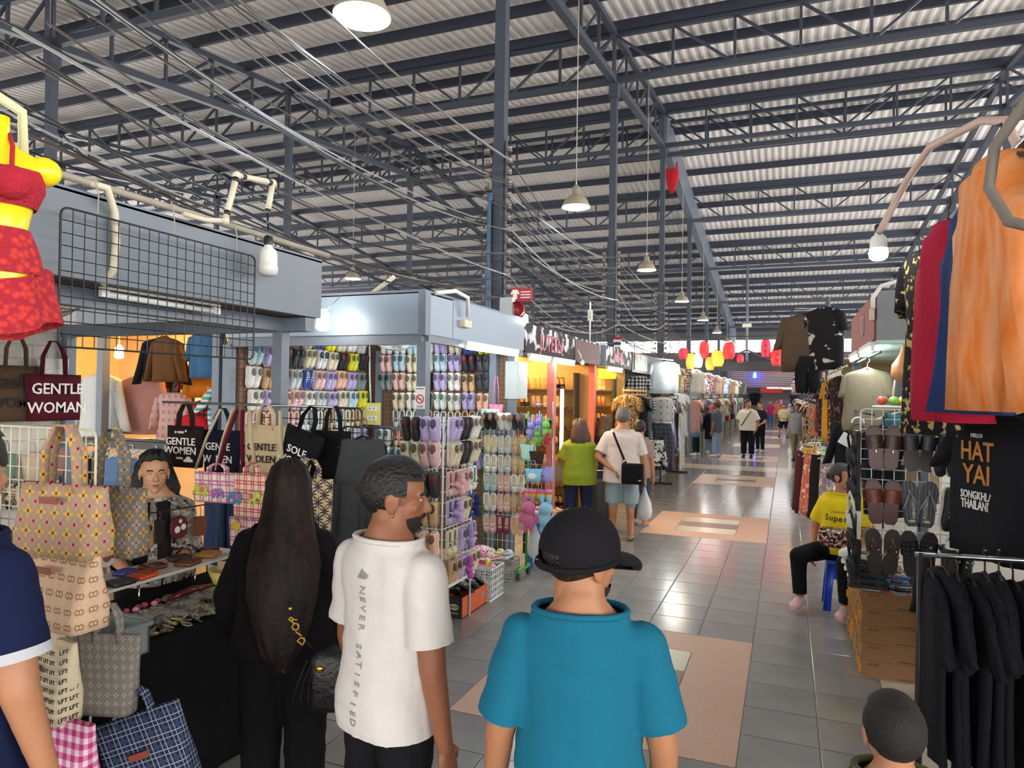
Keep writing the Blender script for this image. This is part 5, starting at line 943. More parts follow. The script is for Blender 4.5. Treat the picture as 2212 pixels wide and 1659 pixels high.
# ---- clothes stalls beyond, left side
FNM = ['grey', 'charcoal', 'sage', 'cream', 'blue-grey', 'taupe', 'white', 'pale green']
FCL = ['#6a6f76', '#3c3e44', '#7c8a78', '#b3a98f', '#6f7f92', '#8a7d70', '#b9bcbc', '#9aae9e']
CN = [('black', '#1b1b1f'), ('white', '#d6d6d2'), ('navy', '#242c48'), ('charcoal', '#3c3d42'), ('rust', '#94502e'), ('olive', '#55553a'), ('dusty pink', '#b98a90'), ('sky blue', '#88a6c2'), ('mustard', '#b88e34'), ('maroon', '#5c1c2a'), ('cream', '#cbbd9e'), ('teal', '#2f6d72'), ('lilac', '#a294b8'), ('grey', '#85878a'), ('red', '#a62a30'), ('mint', '#9cbfa6'), ('coral', '#cd7560'), ('brown', '#5a4232')]
PT = [('floral', lambda a, b: P_print(a, [b, '#d8d2c8'], 22, .52)), ('checked', lambda a, b: P_plaid(a, b, '#c9c9c6', .06)), ('striped', lambda a, b: P_stripe(a, b, .06)), ('plain', None), ('spotted', lambda a, b: P_dots(a, [b], .05, .22))]
def cloth_for(i, j):
    nm, c = CN[i % len(CN)]; pn, pf = PT[j % len(PT)]
    if pf is None: return 'plain '+nm, fab(c)
    return pn+' '+nm, patf('%s_%s' % (pn, nm.replace(' ', '_')), pf(c, CN[(i*5+3) % len(CN)][1]))
KN = {'tee': 'T-shirt', 'shirt': 'shirt', 'dress': 'dress', 'trousers': 'trousers', 'skirt': 'skirt', 'tank': 'sleeveless top'}
def far_stall(side, y0, y1, idx, z0=2.2, z1=2.6, fl=True):
    x = -2.63 if side < 0 else .62; sgn = -1 if side < 0 else 1; nm = FNM[idx % 8]; dep = 1.9
    lab = '%s clothes stall on the %s of the aisle, %s' % (nm, 'shoe side' if side < 0 else 'T-shirt side', ['before the ridge', 'under the ridge', 'just beyond the ridge', 'one bay beyond the ridge', 'two bays beyond the ridge', 'three bays beyond the ridge', 'four bays beyond the ridge', 'last before the far wall', 'by the far wall'][min(8, max(0, int((y0-13)/3.9)))])
    t = thing('market_stall', lab, 'stall', (x, (y0+y1)/2, 0)); h = (y1-y0)/2; m = mat('far_fascia_'+nm, FCL[idx % 8], rough=.5)
    def B(n, m, a, b, c, d, e, f): a, b = (a*sgn, b*sgn); return MB().bx(min(a, b), max(a, b), c, d, e, f).build(n, m, t)
    B('fascia_panel', m, 0, .3, -h+.02, h-.02, z0, z1); wl = mat('far_wall_'+str(idx % 4), ['#b7bdb8', '#c9c4b4', '#9aa29c', '#c8b99a'][idx % 4], rough=.7)
    B('back_wall', wl, dep, dep+.03, -h, h, 0, z1); B('side_wall', wl, .15, dep, h-.03, h, 0, z1-.05); B('ceiling_board', wl, .3, dep, -h, h, z1-.05, z1-.03); B('post', POST, .03, .1, -h, -h+.07, 0, z0)
    B('sign_plate', mat('far_sign_%d' % (idx % 3), ['#8a3a3a', '#c9c2a8', '#54607a'][idx % 3], rough=.5), -.012, 0, -h*.6, h*.5, z0+.06, z1-.05)
    bar = 'left' if side < 0 else 'right'
    ya, yb = (y0+.25, y1-.3)
    rod(fit('chrome front rail of the %s' % lab.replace(' clothes stall', ' stall', 1).replace('of the aisle', '')), (x-.1*side*-1 if False else x+(-.0 if side < 0 else .0), ya, 1.75), (x, yb, 1.75), .012, CHROME)
    n = max(3, int((yb-ya)/.17)); q = random.Random(idx*7+(0 if side < 0 else 50))
    for k in range(n):
        kind = q.choice(['tee', 'shirt', 'dress', 'tee', 'shirt', 'trousers']); i, j = q.randrange(18), q.randrange(5); pn, cm = cloth_for(i, j)
        hang(kind, '%s %s on the %s rail, %s' % (pn, KN[kind], 'shoe side' if side < 0 else 'T-shirt side', lab.split(', ')[1]), cm, (x+.05*sgn*q.uniform(-1, .6), ya+(yb-ya)*(k+.5)/n, 1.68), (.25*q.uniform(-1, 1)) if k == 0 else q.uniform(-.35, .35), .4, q.choice([.6, .75, 1.0]), .05, k, .2, group='clothes on the stall rails')
    for k in range(2):
        i, j = q.randrange(18), q.randrange(5); pn, cm = cloth_for(i, j); hang('tee', '%s T-shirt hung high on the %s, %s' % (pn, 'shoe side' if side < 0 else 'T-shirt side', lab.split(', ')[1]), cm, (x-.14*sgn, y0+.3+k*(y1-y0-.8), 2.5), .1, .46, .62, .05, k+1, .2, group='clothes hung at the fascias')
    bulb(fit('glowing bulb by the %s' % lab.replace('of the aisle', '')), (x-.16*sgn, (y0+y1)/2+.3, 2.3), .06, BULBF, BULBF, hold=False, arm=(.17*sgn, 0, .2)) if idx % 2 == 0 or side > 0 else tube_lamp(fit('lit tube under the %s' % lab.replace('of the aisle', '')), (x-.05*sgn, y0+.4, z0-.05), (x-.05*sgn, y0+1.3, z0-.05), TUBE)
    if y0 > 19: bulb(fit('second glowing bulb by the %s' % lab.replace('of the aisle', '')), (x-.2*sgn, y0+.5, 2.42), .06, BULBF, BULBF, hold=False, arm=(.21*sgn, 0, .1))
    return t
ys = [15.8, 18.2, 21.0, 24.6, 27.6, 30.8, 34.0, 37.4, 41.0, 44.6]
for k in range(1, len(ys)-1):
    if k == 1: continue
    far_stall(-1, ys[k], ys[k+1]-.1, k)
far_stall(-1, 16.0, 18.1, 9)
# stall with the poster fascia and the mixed rack
t = shop('dark clothes stall with colourful poster fascia past the sandal shops', 12.6, 15.9, 2.25, 2.62, None, mat('dark_fascia', '#3a3d42', rough=.5), 1.9, mat('far_wall_0', '#b7bdb8', rough=.7), posts=(15.8,))
MB().box((.96, -.9, 2.44), (.012, 1.2, .3)).build('poster', mat('poster', '#b8a86a', pat=P_print('#b9a860', ['#c86a4a', '#5a8a6a', '#4a6a9a'], 4, .5), rough=.5), t)
t = thing('clothes_rail', 'pale wooden clothes rail beside the sandal shops', 'rail', (-2.5, 12.3, 0)); HW = mat('pale_wood', '#c49a5c', rough=.5)
for y in (-1.0, .9): MB().tube([(-.16, y, 0), (0, y, 1.95), (.16, y, 0)], .018, 6).build('trestle', HW, t)
MB().tube([(0, -1.05, 1.9), (0, .95, 1.9)], .016, 8).build('bar', HW, t)
MX = [('brown leopard print', patf('leopard', P_print('#7d6242', ['#2a2018', '#a88a5a'], 30, .5)), 'dress'), ('bronze patterned', patf('bronze_print', P_print('#6e5636', ['#3a2c20', '#b3935c'], 26, .5)), 'dress'), ('dark brown', fab('#3a2c22'), 'dress'), ('black with white bear', BLK, 'tee'), ('black', fab('#1b1b1f'), 'shirt'), ('charcoal striped', patf('charcoal_stripe', P_stripe('#3c3d42', '#6a6c72', .05, 0)), 'dress'), ('slate', fab('#4a5058'), 'shirt'), ('black and white zigzag', patf('zigzag', P_stripe('#1c1c1e', '#b5b5b2', .05)), 'dress')]
for k, (n, m, kd) in enumerate(MX): hang(kd, n+' garment on the pale wooden rail', m, (-2.5, 11.5+.21*k, 1.82), .5+.2*math.sin(k), .42, [.7, .7, 1.1, .75, .8, 1.1, .8, 1.0][k], .07, k, .2, HWOOD)
hang('shirt', 'bright white shirt with feather print hung high past the sandal shops', patf('feather', P_print('#cfd9e2', ['#7d5a5a'], 14, .66)), (-2.35, 14.4, 2.52), .15, .58, .66, .07, 1, .2, HBLK)
bulb('glowing bulb beside the white feather-print shirt', (-2.15, 14.3, 2.38), .07, BULB, BULB, hold=False); rod('white curved arm carrying the bulb by the feather-print shirt', (-2.7, 14.3, 2.6), (-2.15, 14.3, 2.54), .012, WHITE, 'lamp_arm', 'lamp')
t = thing('clothes_rail', 'black end rail with waistcoat and plaid trousers', 'rail', (-2.4, 14.9, 0)); MB().tube([(0, -.5, 1.82), (0, 1.8, 1.82)], .012, 8).build('bar', BLKM, t); [MB().tube([(0, y, .03), (0, y, 1.82)], .014, 8).build('upright', BLKM, t) for y in (-.5, 1.8)]; [MB().box((0, y, .02), (.5, .05, .04)).build('foot', BLKM, t) for y in (-.5, 1.8)]
hang('vest', 'light grey embroidered waistcoat hung facing up the aisle', patf('grey_sprig', P_dots('#a9aaa6', ['#55585a'], .13, .13)), (-2.4, 14.35, 1.78), .1, .58, .5, .08, 2, 0, HWOOD); hang('trousers', 'wide black plaid trousers hung under the grey waistcoat', patf('black_plaid', P_plaid('#15161c', '#7d8088', '#3a3f4a', .09, .12)), (-2.38, 14.38, 1.25), .1, .52, .95, .1, 3, hg=HWOOD)
for k, (n, c, kd, h) in enumerate((('white', '#cfcfcc', 'tee', .7), ('black', '#1a1a1d', 'tee', .7), ('pale lilac', '#b8b0c0', 'shirt', .8), ('black floral', '#232326', 'dress', 1.2), ('grey', '#8a8a88', 'dress', 1.1), ('royal blue', '#2a4280', 'dress', 1.2), ('black', '#151518', 'trousers', 1.1), ('multicolour', '#7a5a4a', 'dress', 1.3), ('white print', '#c6c9cc', 'dress', 1.2))):
    hang(kd, n+' '+KN[kd]+' ranged behind the plaid trousers on the black end rail', fab(c) if n != 'multicolour' else patf('multi', P_print('#2a3a6a', ['#b8442c', '#c8a838', '#3a7a4a'], 16, .5)), (-2.42, 14.7+.17*k, 1.75), .75, .44, h, .06, k, .22, HWOOD)
hang('dress', 'black and white check dress on the stall front below the poster', patf('bw_check', P_check('#c9c9c6', '#6d6d6e', '#1b1b1d', .07)), (-2.72, 13.6, 2.2), .3, .42, .7, .06, 1, .2); hang('shirt', 'dark floral shirt hung behind the feather-print shirt', patf('dark_floral', P_print('#24262e', ['#8a5a6a', '#a9a48a'], 20, .52)), (-2.5, 15.1, 2.5), .3, .5, .7, .06, 2, .2); hang('skirt', 'black and white abstract skirt near the rail foot', patf('bw_abs', P_print('#c9c8c4', ['#1e1e20'], 20, .48)), (-2.35, 13.7, .95), .3, .4, .5, .08, 3)
hang('dress', 'white embroidered dress at the next stall corner', patf('wh_emb', P_print('#c4cccc', ['#5a7a9a'], 14, .64)), (-2.5, 17.6, 1.9), .4, .46, 1.1, .07, 2, .2); hang('shirt', 'cream leaf-print shirt hung high at the next stall', patf('leaf', P_print('#b8b8a4', ['#5a5a48'], 16, .52)), (-2.55, 17.0, 2.5), .4, .5, .6, .06, 2, .2)
t = thing('cabinet_unit', 'tan wooden end cabinet at the corner before the boy in blue', 'cabinet', (-2.58, 18.3, 0)); MB().bx(-.3, .08, -.3, .3, 0, 1.1).build('body', mat('tan_board', '#a97e62', rough=.6), t); MB().bx(.08, .09, -.28, .28, .05, 1.05).build('door', mat('tan_board2', '#b08468', rough=.6), t)
t = thing('louvre_panel', 'white louvred rack standing before the tan cabinet', 'rack', (-2.42, 17.7, 0)); [MB().bx(-.02, .02, -.25, .25, .1+.07*k, .14+.07*k).build('slat', WHITE, t) for k in range(18)]; [MB().bx(-.025, .025, y-.015, y+.015, 0, 1.4).build('upright', WHITE, t) for y in (-.25, .25)]
# ================================================================ RIGHT SIDE: T-shirt and sandal stalls
PGR = mat('pale_green_fascia', '#93a59c', rough=.5, var=.08, vs=2)
st = thing('market_stall', 'pale green stall frame behind the hanging dresses', 'stall', (1.6, 3.3, 0))
def BR(n, m, *a): return MB().bx(a[0]-1.6, a[1]-1.6, a[2]-3.3, a[3]-3.3, a[4], a[5]).build(n, m, st)
BR('fascia_panel', PGR, .76, .82, 1.9, 5.0, 2.42, 2.78); BR('post', POST, 1.5, 1.57, 4.9, 4.97, 0, 2.7); BR('post', POST, 1.5, 1.57, 2.0, 2.07, 0, 2.7); BR('back_wall', mat('far_wall_2', '#9aa29c', rough=.7), 2.5, 2.53, 1.9, 5.0, 0, 2.7); BR('ceiling_board', PGR, .82, 2.5, 1.9, 5.0, 2.7, 2.72)
rod('steel rail of the dresses along the pale green fascia', (.68, 2.1, 2.66), (.68, 4.6, 2.66), .012, CHROME)
for y in (2.3, 3.4, 4.4): rod('short bracket of the dress rail %s' % {2.3: 'above the orange dress', 3.4: 'above the red dress', 4.4: 'past the patterned dress'}[y], (.68, y, 2.66), (.79, y, 2.66), .008, BLKM, 'bracket', 'bracket')
ORG = patf('orange_satin', lambda N: N.mix(N.ramp(N.noise(4, 2, N.vec(N.mul(N.xyz()[0], 6), 0, N.xyz()[2])), .35, .65), lin('#e07a2c'), lin('#e8a06c')), rough=.6)
hang('tank', 'long orange sleeveless dress hung first on the dress rail', ORG, (.62, 2.62, 2.62), -PI/2+.12, .56, .8, .1, 1, 0); hang('tank', 'navy blue sleeveless dress between the orange and red ones', fab('#2b3d6a'), (.66, 3.07, 2.6), -PI/2+.3, .42, .8, .08, 2, 0); hang('tank', 'crimson sleeveless dress with small emblem on the dress rail', fab('#a81c38'), (.63, 3.42, 2.6), -PI/2+.2, .44, .84, .09, 3, 0)
YB = patf('black_yellow_print', P_print('#17161a', ['#b39a5c'], 24, .53)); hang('dress', 'black dress with yellow leaf print at the end of the dress rail', YB, (.66, 3.98, 2.6), -PI/2+.25, .5, .92, .09, 1, .2); hang('dress', 'second yellow-printed black dress behind the first', YB, (.72, 4.3, 2.6), -PI/2+.3, .46, .9, .08, 2, .2)
t = thing('lamp_arm', 'bent pinkish pipe arm carrying the lit bulb over the aisle', 'lamp', (.72, 3.1, 2.7)); MB().tube([(.04, -.2, .0), (.03, -.02, .2), (-.02, .1, .25), (-.14, .42, .27), (-.2, .62, .19), (-.29, .88, .0)], .017, 10).build('pipe', mat('pinkish_pipe', '#b59a8c', rough=.5), t)
bulb('brightly lit bulb on the bent pipe arm over the aisle', (.43, 4.0, 2.63), .046, BULB, WHITE)
tag(MB().tube([(.62, 2.0, 2.72), (.545, 2.03, 2.6), (.5, 2.15, 2.52), (.495, 2.18, 2.42), (.52, 2.1, 2.31), (.58, 1.97, 2.25)], .014, 10).build('flexible_conduit', mat('grey_flex', '#7b7168', rough=.6)), 'grey-brown flexible conduit looping in front of the orange dress', 'conduit')
# black T-shirts
BT = fab('#15161b', 'black_tee_cotton'); tt = hang('tee', 'black T-shirt with orange and white town lettering hung facing the aisle', BT, (1.0, 4.2, 1.78), -1.12, .62, .74, .07, 2, .26, HBLK); OL = mat('orange_letters', '#b3732c', rough=.8, var=.35, vs=60); WL = mat('white_letters', '#d8d6d0', rough=.8)
for s, z, sz, m, sx in (('HAT', -.2, .14, OL, .82), ('YAI', -.32, .14, OL, .9), ('SONGKHLA', -.425, .058, WL, .72), ('THAILAND', -.475, .066, WL, .66), ('HELLO', -.115, .03, WL, .9)): text(s, sz, m, sub(tt, 'cloth'), (-.06, -.068, z), sx=sx, name='print_'+('orange' if m is OL else 'white'))
for k, x in enumerate((1.3, 1.42)): hang('tee', 'plain black T-shirt hung %s the lettered one' % ('close behind' if k == 0 else 'farther behind'), BT, (x, 4.35+.1*k, 1.8), -.8, .6, .74, .06, k, .26, HBLK)
rod('black rail holding the lettered T-shirt', (.8, 4.32, 1.87), (2.4, 4.32, 1.87), .012, BLKM)
t = thing('clothes_rail', 'chrome clothes rail packed with black T-shirts', 'rail', (.85, 3.5, 0)); MB().tube([(-.32, 0, 1.17), (.55, 0, 1.2)], .012, 8).build('bar', CHROME, t); [MB().tube([(x, 0, .02), (x, 0, 1.18)], .013, 8).build('upright', BLKM, t) for x in (-.3, .53)]; [MB().box((x, 0, .012), (.04, .5, .024)).build('foot', BLKM, t) for x in (-.3, .53)]
for k in range(15): hang('tee', 'plain black T-shirt packed on the chrome rail', BT, (.59+.05*k, 3.5, 1.09+.02*math.sin(k*1.7)), PI/2+.1*math.sin(k*2.3), .5, .72+.02*(k % 3), .035, k, .22, HBLK, group='black T-shirts on the chrome rail')
# sandal wall
grid_panel('white wire grid hung with men sandals', .6, 1.2, 9, 18, .003, WW, (.46, 5.18, .577), 0)
BRL = mat('brown_leather', '#3b2218', rough=.4, bump=.25); INB = mat('brown_insole', '#4f2418', rough=.35); BKL = mat('black_leather', '#19171a', rough=.4, bump=.2); INK = mat('black_insole', '#2a1d1c', rough=.4); RBL = mat('rust_leather', '#6b2f1a', rough=.4, bump=.25)
rows = [[('brown leather slide with stitched strap', 'slide', BRL, INB, BRL), ('black leather slide with buckled strap', 'slide', BKL, INK, BKL)], [('rust brown slide with crossed strap', 'slide', BRL, INB, RBL), ('dark grey flip-flop with raised brand letters', 'flipflop', mat('grey_rubber', '#2b2c30', rough=.5), mat('grey_foam', '#3a3b40', rough=.6, pat=P_stripe('#34353a', '#55565c', .02, 0)), mat('grey_strap', '#8a8c90', rough=.4))], [('brown camouflage flip-flop', 'flipflop', BRL, mat('dark_foam', '#2a211d', rough=.5), mat('camo_strap', '#c9b8a4', rough=.5, pat=P_print('#2a211d', ['#d8d0c4', '#a86a3a'], 35, .48))), ('black chequered slide', 'slide', BKL, INK, patf('chequer', P_check('#3a3b40', '#2a2a2e', '#1a1a1c', .03)))]]
for r, z in enumerate((1.53, 1.18, .86)):
    for k, (n, kd, up, li, sp_) in enumerate(rows[r]):
        c = (.585+.205*k, 5.09, z)
        for s in (-1, 1):
            o = shoe(kd, .29, .1, n+' hung in the %s of the sandal grid' % ['top row', 'middle row', 'bottom row'][r], (c[0]+s*.05, c[1], c[2]), 0, up, li, up, sp_, 'mens_sandal', 'sandal', 'men sandals on the wire grid', (0, PI+s*.08, 0))
            if r == 1 and k == 1: text('FOOTNIKS', .026, WL, o, (s*.012, -.025, .03), rot=(PI/2, PI/2*s, 0), ext=.0006); MB().ell((0, -.024, .11), (.022, .002, .01), 12, 5).build('emblem', mat('emblem_pale', ''), o)
            if r == 0 and k == 0: MB().box((0, -.07, .02), (.004, .004, .016)).build('rivet', CHROME, o)
    for k in range(2): tag(MB().tube([(.585+.205*k, 5.12, z+.19), (.585+.205*k, 5.09, z+.2), (.585+.205*k, 5.06, z+.15)], .006, 6).build('sandal_hook', BLKM), 'black hook holding the %s sandals of the wire grid' % (['top brown', 'top black', 'rust brown', 'grey', 'camouflage', 'chequered'][r*2+k]), 'hook')
for k, (x, z, n) in enumerate(((.9, 1.5, 'upper'), (.94, 1.16, 'middle'), (.96, .86, 'lower'))):
    for s in (0, 1): shoe('sneaker', .28, .1, 'black and white sneaker hung in the %s place beside the lettered T-shirt' % n, (x+.07*s, 5.08, z), 0, SM('#1c1c20'), SM('#2e2e34'), SM('#cfcdc6'), SM('#c9c9c6'), 'mens_sneaker', 'shoe', 'sneakers beside the sandal grid', (0, .1, .5))
for k, (z, c, n, so) in enumerate(((1.5, '#15161a', 'black', '#1a1a1c'), (1.3, '#17181c', 'jet black', '#202024'), (1.1, '#cfcdc6', 'black-soled white', '#202024'), (.98, '#15161a', 'glossy black', '#d8d6d0'), (.8, '#1a1c22', 'dull black', '#1a1a1c'))):
    shoe('clog', .27, .1, n+' clog hung on the aisle edge of the sandal grid', (.44, 5.14-.02*k, z), 0, SM(c), SM('#26262a'), SM(so), SM(c), 'mens_clog', 'clog', None, (0, .1, -PI/2+.3))
# shoe boxes
KR = mat('kraft_box', '#8a643c', rough=.7, var=.1, vs=3); KR2 = mat('kraft_box_edge', '#a8814e', rough=.7); YC = mat('yellow_card', '#c98a2a', rough=.6); RL = mat('red_box_print', '#8a2a22', rough=.7); KD = mat('dark_box_print', '#4a3420', rough=.7)
LEV = ['on the floor', 'second from the floor', 'in the middle', 'second from the top', 'topmost']
for col in range(5):
    for k in range(5):
        t = thing('shoe_box', 'brown shoe box %s of the stack %s' % (LEV[k], ['facing the aisle crossing', 'one behind the front', 'in the middle of the row', 'next to the seated woman', 'farthest back in the row'][col]), 'box', (.645+.006*math.sin(k*3+col), 5.28+.225*col, .114*k), .02*math.sin(k*2+col))
        MB().bx(-.165, .165, -.108, .108, .0, .085).build('body', KR, t); MB().bx(-.168, .168, -.111, .111, .082, .113).build('lid', KR, t)
        if col == 0: text('BAOJI', .024, RL, sub(t, 'lid'), (-.1, -.1115, .09), name='brand_print', shear=.3, sp=1.05); MB().box((.09, -.109, .014), (.1, .002, .005)).build('small_print', KD, sub(t, 'body'))
        b = MB()
        for j in range(3): b.box((-.172, -.07+.065*j, .05+.015*math.sin(j*3+k+col)), (.012, .04, .06+.02*math.sin(j*2+k)), None)
        b.build('flap', YC if (k+col) % 3 == 0 else KR2, t)
# goods on the boxes
for k in range(4): shoe('clog', .27, .1, 'black foam clog stacked on the shoe boxes', (.53, 5.2, .585+.042*k), 0, SM('#1b1c20'), SM('#26272c'), SM('#1b1c20'), SM('#1b1c20'), 'foam_clog', 'clog', 'black clogs on the boxes', (-PI/2, 0, PI/2+.1*math.sin(k)))
FF = [('#2a5f8f', 'blue'), ('#2a5f8f', 'blue'), ('#2a5f8f', 'blue'), ('#b03a50', 'pink-soled')]
for k, (c, n) in enumerate(FF[::-1]): shoe('flipflop', .25, .095, n+' and white flip-flop stacked on the shoe boxes', (.64+.008*math.sin(k*2), 5.2, .572+.035*k), 0, SM(c), SM('#d6d2c6'), SM(c), SM(c), 'flip_flop', 'flip-flop', 'blue flip-flops on the boxes', (-PI/2, 0, PI/2-.3+.15*math.sin(k*1.7)))
for k, (c, n) in enumerate((('#7b7d7e', 'grey'), ('#2a2a2c', 'black'), ('#2c2c30', 'charcoal'), ('#b8283c', 'red'))): shoe('flipflop', .25, .095, n+' and white flip-flop stacked beside the blue ones', (.765+.01*math.sin(k*2), 5.2, .572+.037*k), 0, SM(c), SM('#d6d2c6' if n != 'grey' else '#a9aaa8'), SM(c), SM(c), 'flip_flop', 'flip-flop', 'flip-flops beside the blue ones', (-PI/2, 0, PI/2+.5+.2*math.sin(k*1.7)))
for k in range(4): shoe('clog', .27, .1, 'white slotted foam clog piled at the aisle edge of the boxes', (.5-.012*k, 5.44, .585+.05*k), 0, SM('#d6d5cf'), SM('#2c2c2e'), SM('#d6d5cf'), SM('#26262a'), 'white_clog', 'clog', 'white clogs on the boxes', (-PI/2+.15, 0, PI+.5+.1*k))
shoe('sneaker', .26, .095, 'pink and white trainer behind the chrome rail', (1.06, 4.95, .95), 0, SM('#c98f96'), SM('#a8a8a8'), SM('#dcd8d0'), SM('#d0c8c4'), 'trainer', 'shoe', None, (-PI/2, 0, -.8)); shoe('sneaker', .26, .095, 'white and black trainer behind the chrome rail', (.98, 4.9, .96), 0, SM('#d3d1cc'), SM('#2a2a2c'), SM('#dcd8d0'), SM('#26262a'), 'trainer', 'shoe', None, (-PI/2, 0, -.6))
t = thing('trainer_shelf', 'dark shelf of trainers behind the chrome rail', 'shelf', (1.15, 4.95, 0)); MB().bx(-.25, .5, -.12, .15, .9, .93).build('board', SHOPB, t); [MB().bx(x-.02, x+.02, -.1, .12, 0, .9).build('leg', SHOPB, t) for x in (-.22, .46)]
for k in range(4): shoe('sneaker', .26, .095, ['beige', 'black', 'navy', 'tan'][k]+' trainer on the dark shelf behind the chrome rail', (1.2+.11*k, 4.95, .94), 0, SM(['#b8a68c', '#1e1e20', '#2a3350', '#8a6a4a'][k]), SM('#3a3a3c'), SM('#d3cfc6'), SM('#c9c9c6'), 'trainer', 'shoe', None, (-PI/2, 0, -.7))
# ---- red-sign stall with lit tubes
RSG = mat('faded_red_sign', '#8a3f3c', rough=.55); t = shop0 = thing('market_stall', 'stall with a faded red sign and pale green soffit', 'stall', (1.5, 6.8, 0))
def BS(n, m, *a): return MB().bx(a[0]-1.5, a[1]-1.5, a[2]-6.8, a[3]-6.8, a[4], a[5]).build(n, m, shop0)
BS('fascia_panel', mat('red_stall_grey', '#7a7d80', rough=.5), .62, 1.15, 5.8, 7.9, 2.28, 2.65); BS('sign_face', RSG, .605, .62, 5.86, 7.86, 2.29, 2.64); BS('soffit', mat('green_soffit', '#a9c9b8', rough=.5), .62, 2.4, 5.8, 8.4, 2.255, 2.28); BS('back_wall', mat('far_wall_0', ''), 2.4, 2.43, 5.8, 8.4, 0, 2.6); BS('post', POST, .9, .97, 5.84, 5.91, 0, 2.25); BS('post', POST, .66, .73, 8.3, 8.37, 0, 2.25)
text('RD', .26, mat('sign_worn_letters', '#b39a92', rough=.6), shop0, (-.9, -.1, 2.46), rot=(PI/2, 0, -PI/2), sx=.8)
tag(MB().tube([(.95, 5.76, 2.7), (.75, 5.76, 2.71), (.64, 5.77, 2.68), (.59, 5.8, 2.6), (.59, 5.8, 2.52)], .016, 8).build('conduit', WHITE), 'white conduit curving over the faded red sign corner', 'conduit'); t = thing('junction_box', 'cream junction box at the faded red sign corner', 'junction box', (.592, 5.87, 2.48)); MB().box((0, 0, 0), (.025, .08, .09)).build('box', PVC, t); MB().box((-.014, 0, 0), (.004, .07, .08)).build('cover', PVC, t)
tube_lamp('lit tube under the faded red sign, near half', (.6, 5.9, 2.22), (.6, 6.75, 2.22), TUBE); tube_lamp('lit tube under the faded red sign, far half', (.6, 7.0, 2.22), (.6, 7.8, 2.22), TUBE)
def rh(kind, label, m, y, z, w=.42, h=.6, rz=-.6, x=.62, sd=1, d=.06, hg=HWHT): return hang(kind, label, m, (x, y, z), rz, w, h, d, sd, .2, hg)
rod('black rail below the faded red sign', (.66, 5.95, 2.2), (.66, 8.3, 2.2), .01, BLKM)
rh('shirt', 'crumpled khaki jacket hung under the faded red sign', fab('#7d7460'), 7.5, 2.12, .55, .6, -.8, .72); rh('tank', 'grey cap-print vest hung deep under the red sign', fab('#4a4c50'), 6.9, 2.1, .4, .5, -.4, 1.05)
t = thing('plastic_bag', 'clear bag of orange goods hung under the soffit', 'plastic bag', (.82, 6.0, 2.08)); MB().lathe([(.01, .17), (.03, .1), (.08, .02), (.085, -.05), (.05, -.1), (.01, -.11)], 12).build('film', mat('orange_film', '#c98a5a', rough=.3, alpha=.8), t)
t = thing('toy_hoop', 'round basket of bright toys hung under the red sign', 'basket', (.78, 6.3, 1.78)); MB().tube([(.13*math.cos(a), .13*math.sin(a), 0) for a in [2*PI*k/20 for k in range(21)]], .01, 6).build('hoop', PVC, t); [MB().ell((.08*math.cos(k*1.2), .08*math.sin(k*1.2), .05), (.04, .04, .035), 10, 6).build('toy', pla(['#d8c83a', '#a05ab0', '#d8d8d4', '#c94a3a', '#7ab04a'][k % 5], .4), t) for k in range(6)]; MB().tube([(0, 0, 0), (.02, -.02, .2), (.05, -.05, .42)], .008, 6).build('cord', PVC, t)
rh('skirt', 'teal cotton skirt under the toy hoop', fab('#3f7078'), 6.4, 1.72, .4, .3, -.3, .85); [tag(MB().tube([(.72+.09*k, 5.95, 1.35), (.9+.09*k, 6.2, 1.85)], .012, 6).build('wooden_pole', mat('pale_pole', '#b08a66', rough=.6)), 'leaning wooden pole above the sandal grid, %s' % ['nearer', 'farther'][k], 'pole') for k in range(2)]
tt = thing('head_band_card', 'card of black and white hair bands under the red sign', 'hair accessory', (.6, 7.0, 1.62)); [MB().tube([(.05*math.cos(a), .0, .05*math.sin(a)-.06*k) for a in [PI*j/8 for j in range(9)]], .008, 5).build('band', pla(['#d0cfc8', '#262628', '#a8323c'][k % 3], .5), tt) for k in range(6)]
# ---- batik rail, skirt rack, dark jackets
rod('rail of batik blouses past the red sign stall', (.62, 8.6, 2.2), (.62, 13.2, 2.2), .012, CHROME)
BTK = [('dusty pink batik', P_print('#a8707a', ['#8a5560', '#c09a9a'], 20, .5)), ('maroon print', P_print('#5a2a34', ['#8a5a5a'], 20, .52)), ('gold batik', P_print('#7a6030', ['#2a2620', '#b39a5c'], 24, .5)), ('black gold batik', P_print('#1c1c20', ['#8a7440'], 24, .54)), ('navy print', P_print('#20283c', ['#6a7a96'], 22, .55)), ('indigo floral', P_print('#1c2438', ['#8a94a8', '#5a4a5a'], 20, .54)), ('orange leaf print', P_print('#c08a2a', ['#d8a860', '#7a5a2a'], 14, .52)), ('mustard', None), ('brown floral', P_print('#3a2a24', ['#8a6a5a', '#b8a090'], 22, .54)), ('black rose print', P_print('#1a181c', ['#7a4a50'], 22, .54))]
for k, (n, pf) in enumerate(BTK): rh('shirt', n+' blouse on the batik rail', fab('#b8882a') if pf is None else patf(n.replace(' ', '_'), pf), 13.0-.42*k, 2.1, .42, .85, -1.0+.2*math.sin(k*2), .6, k)
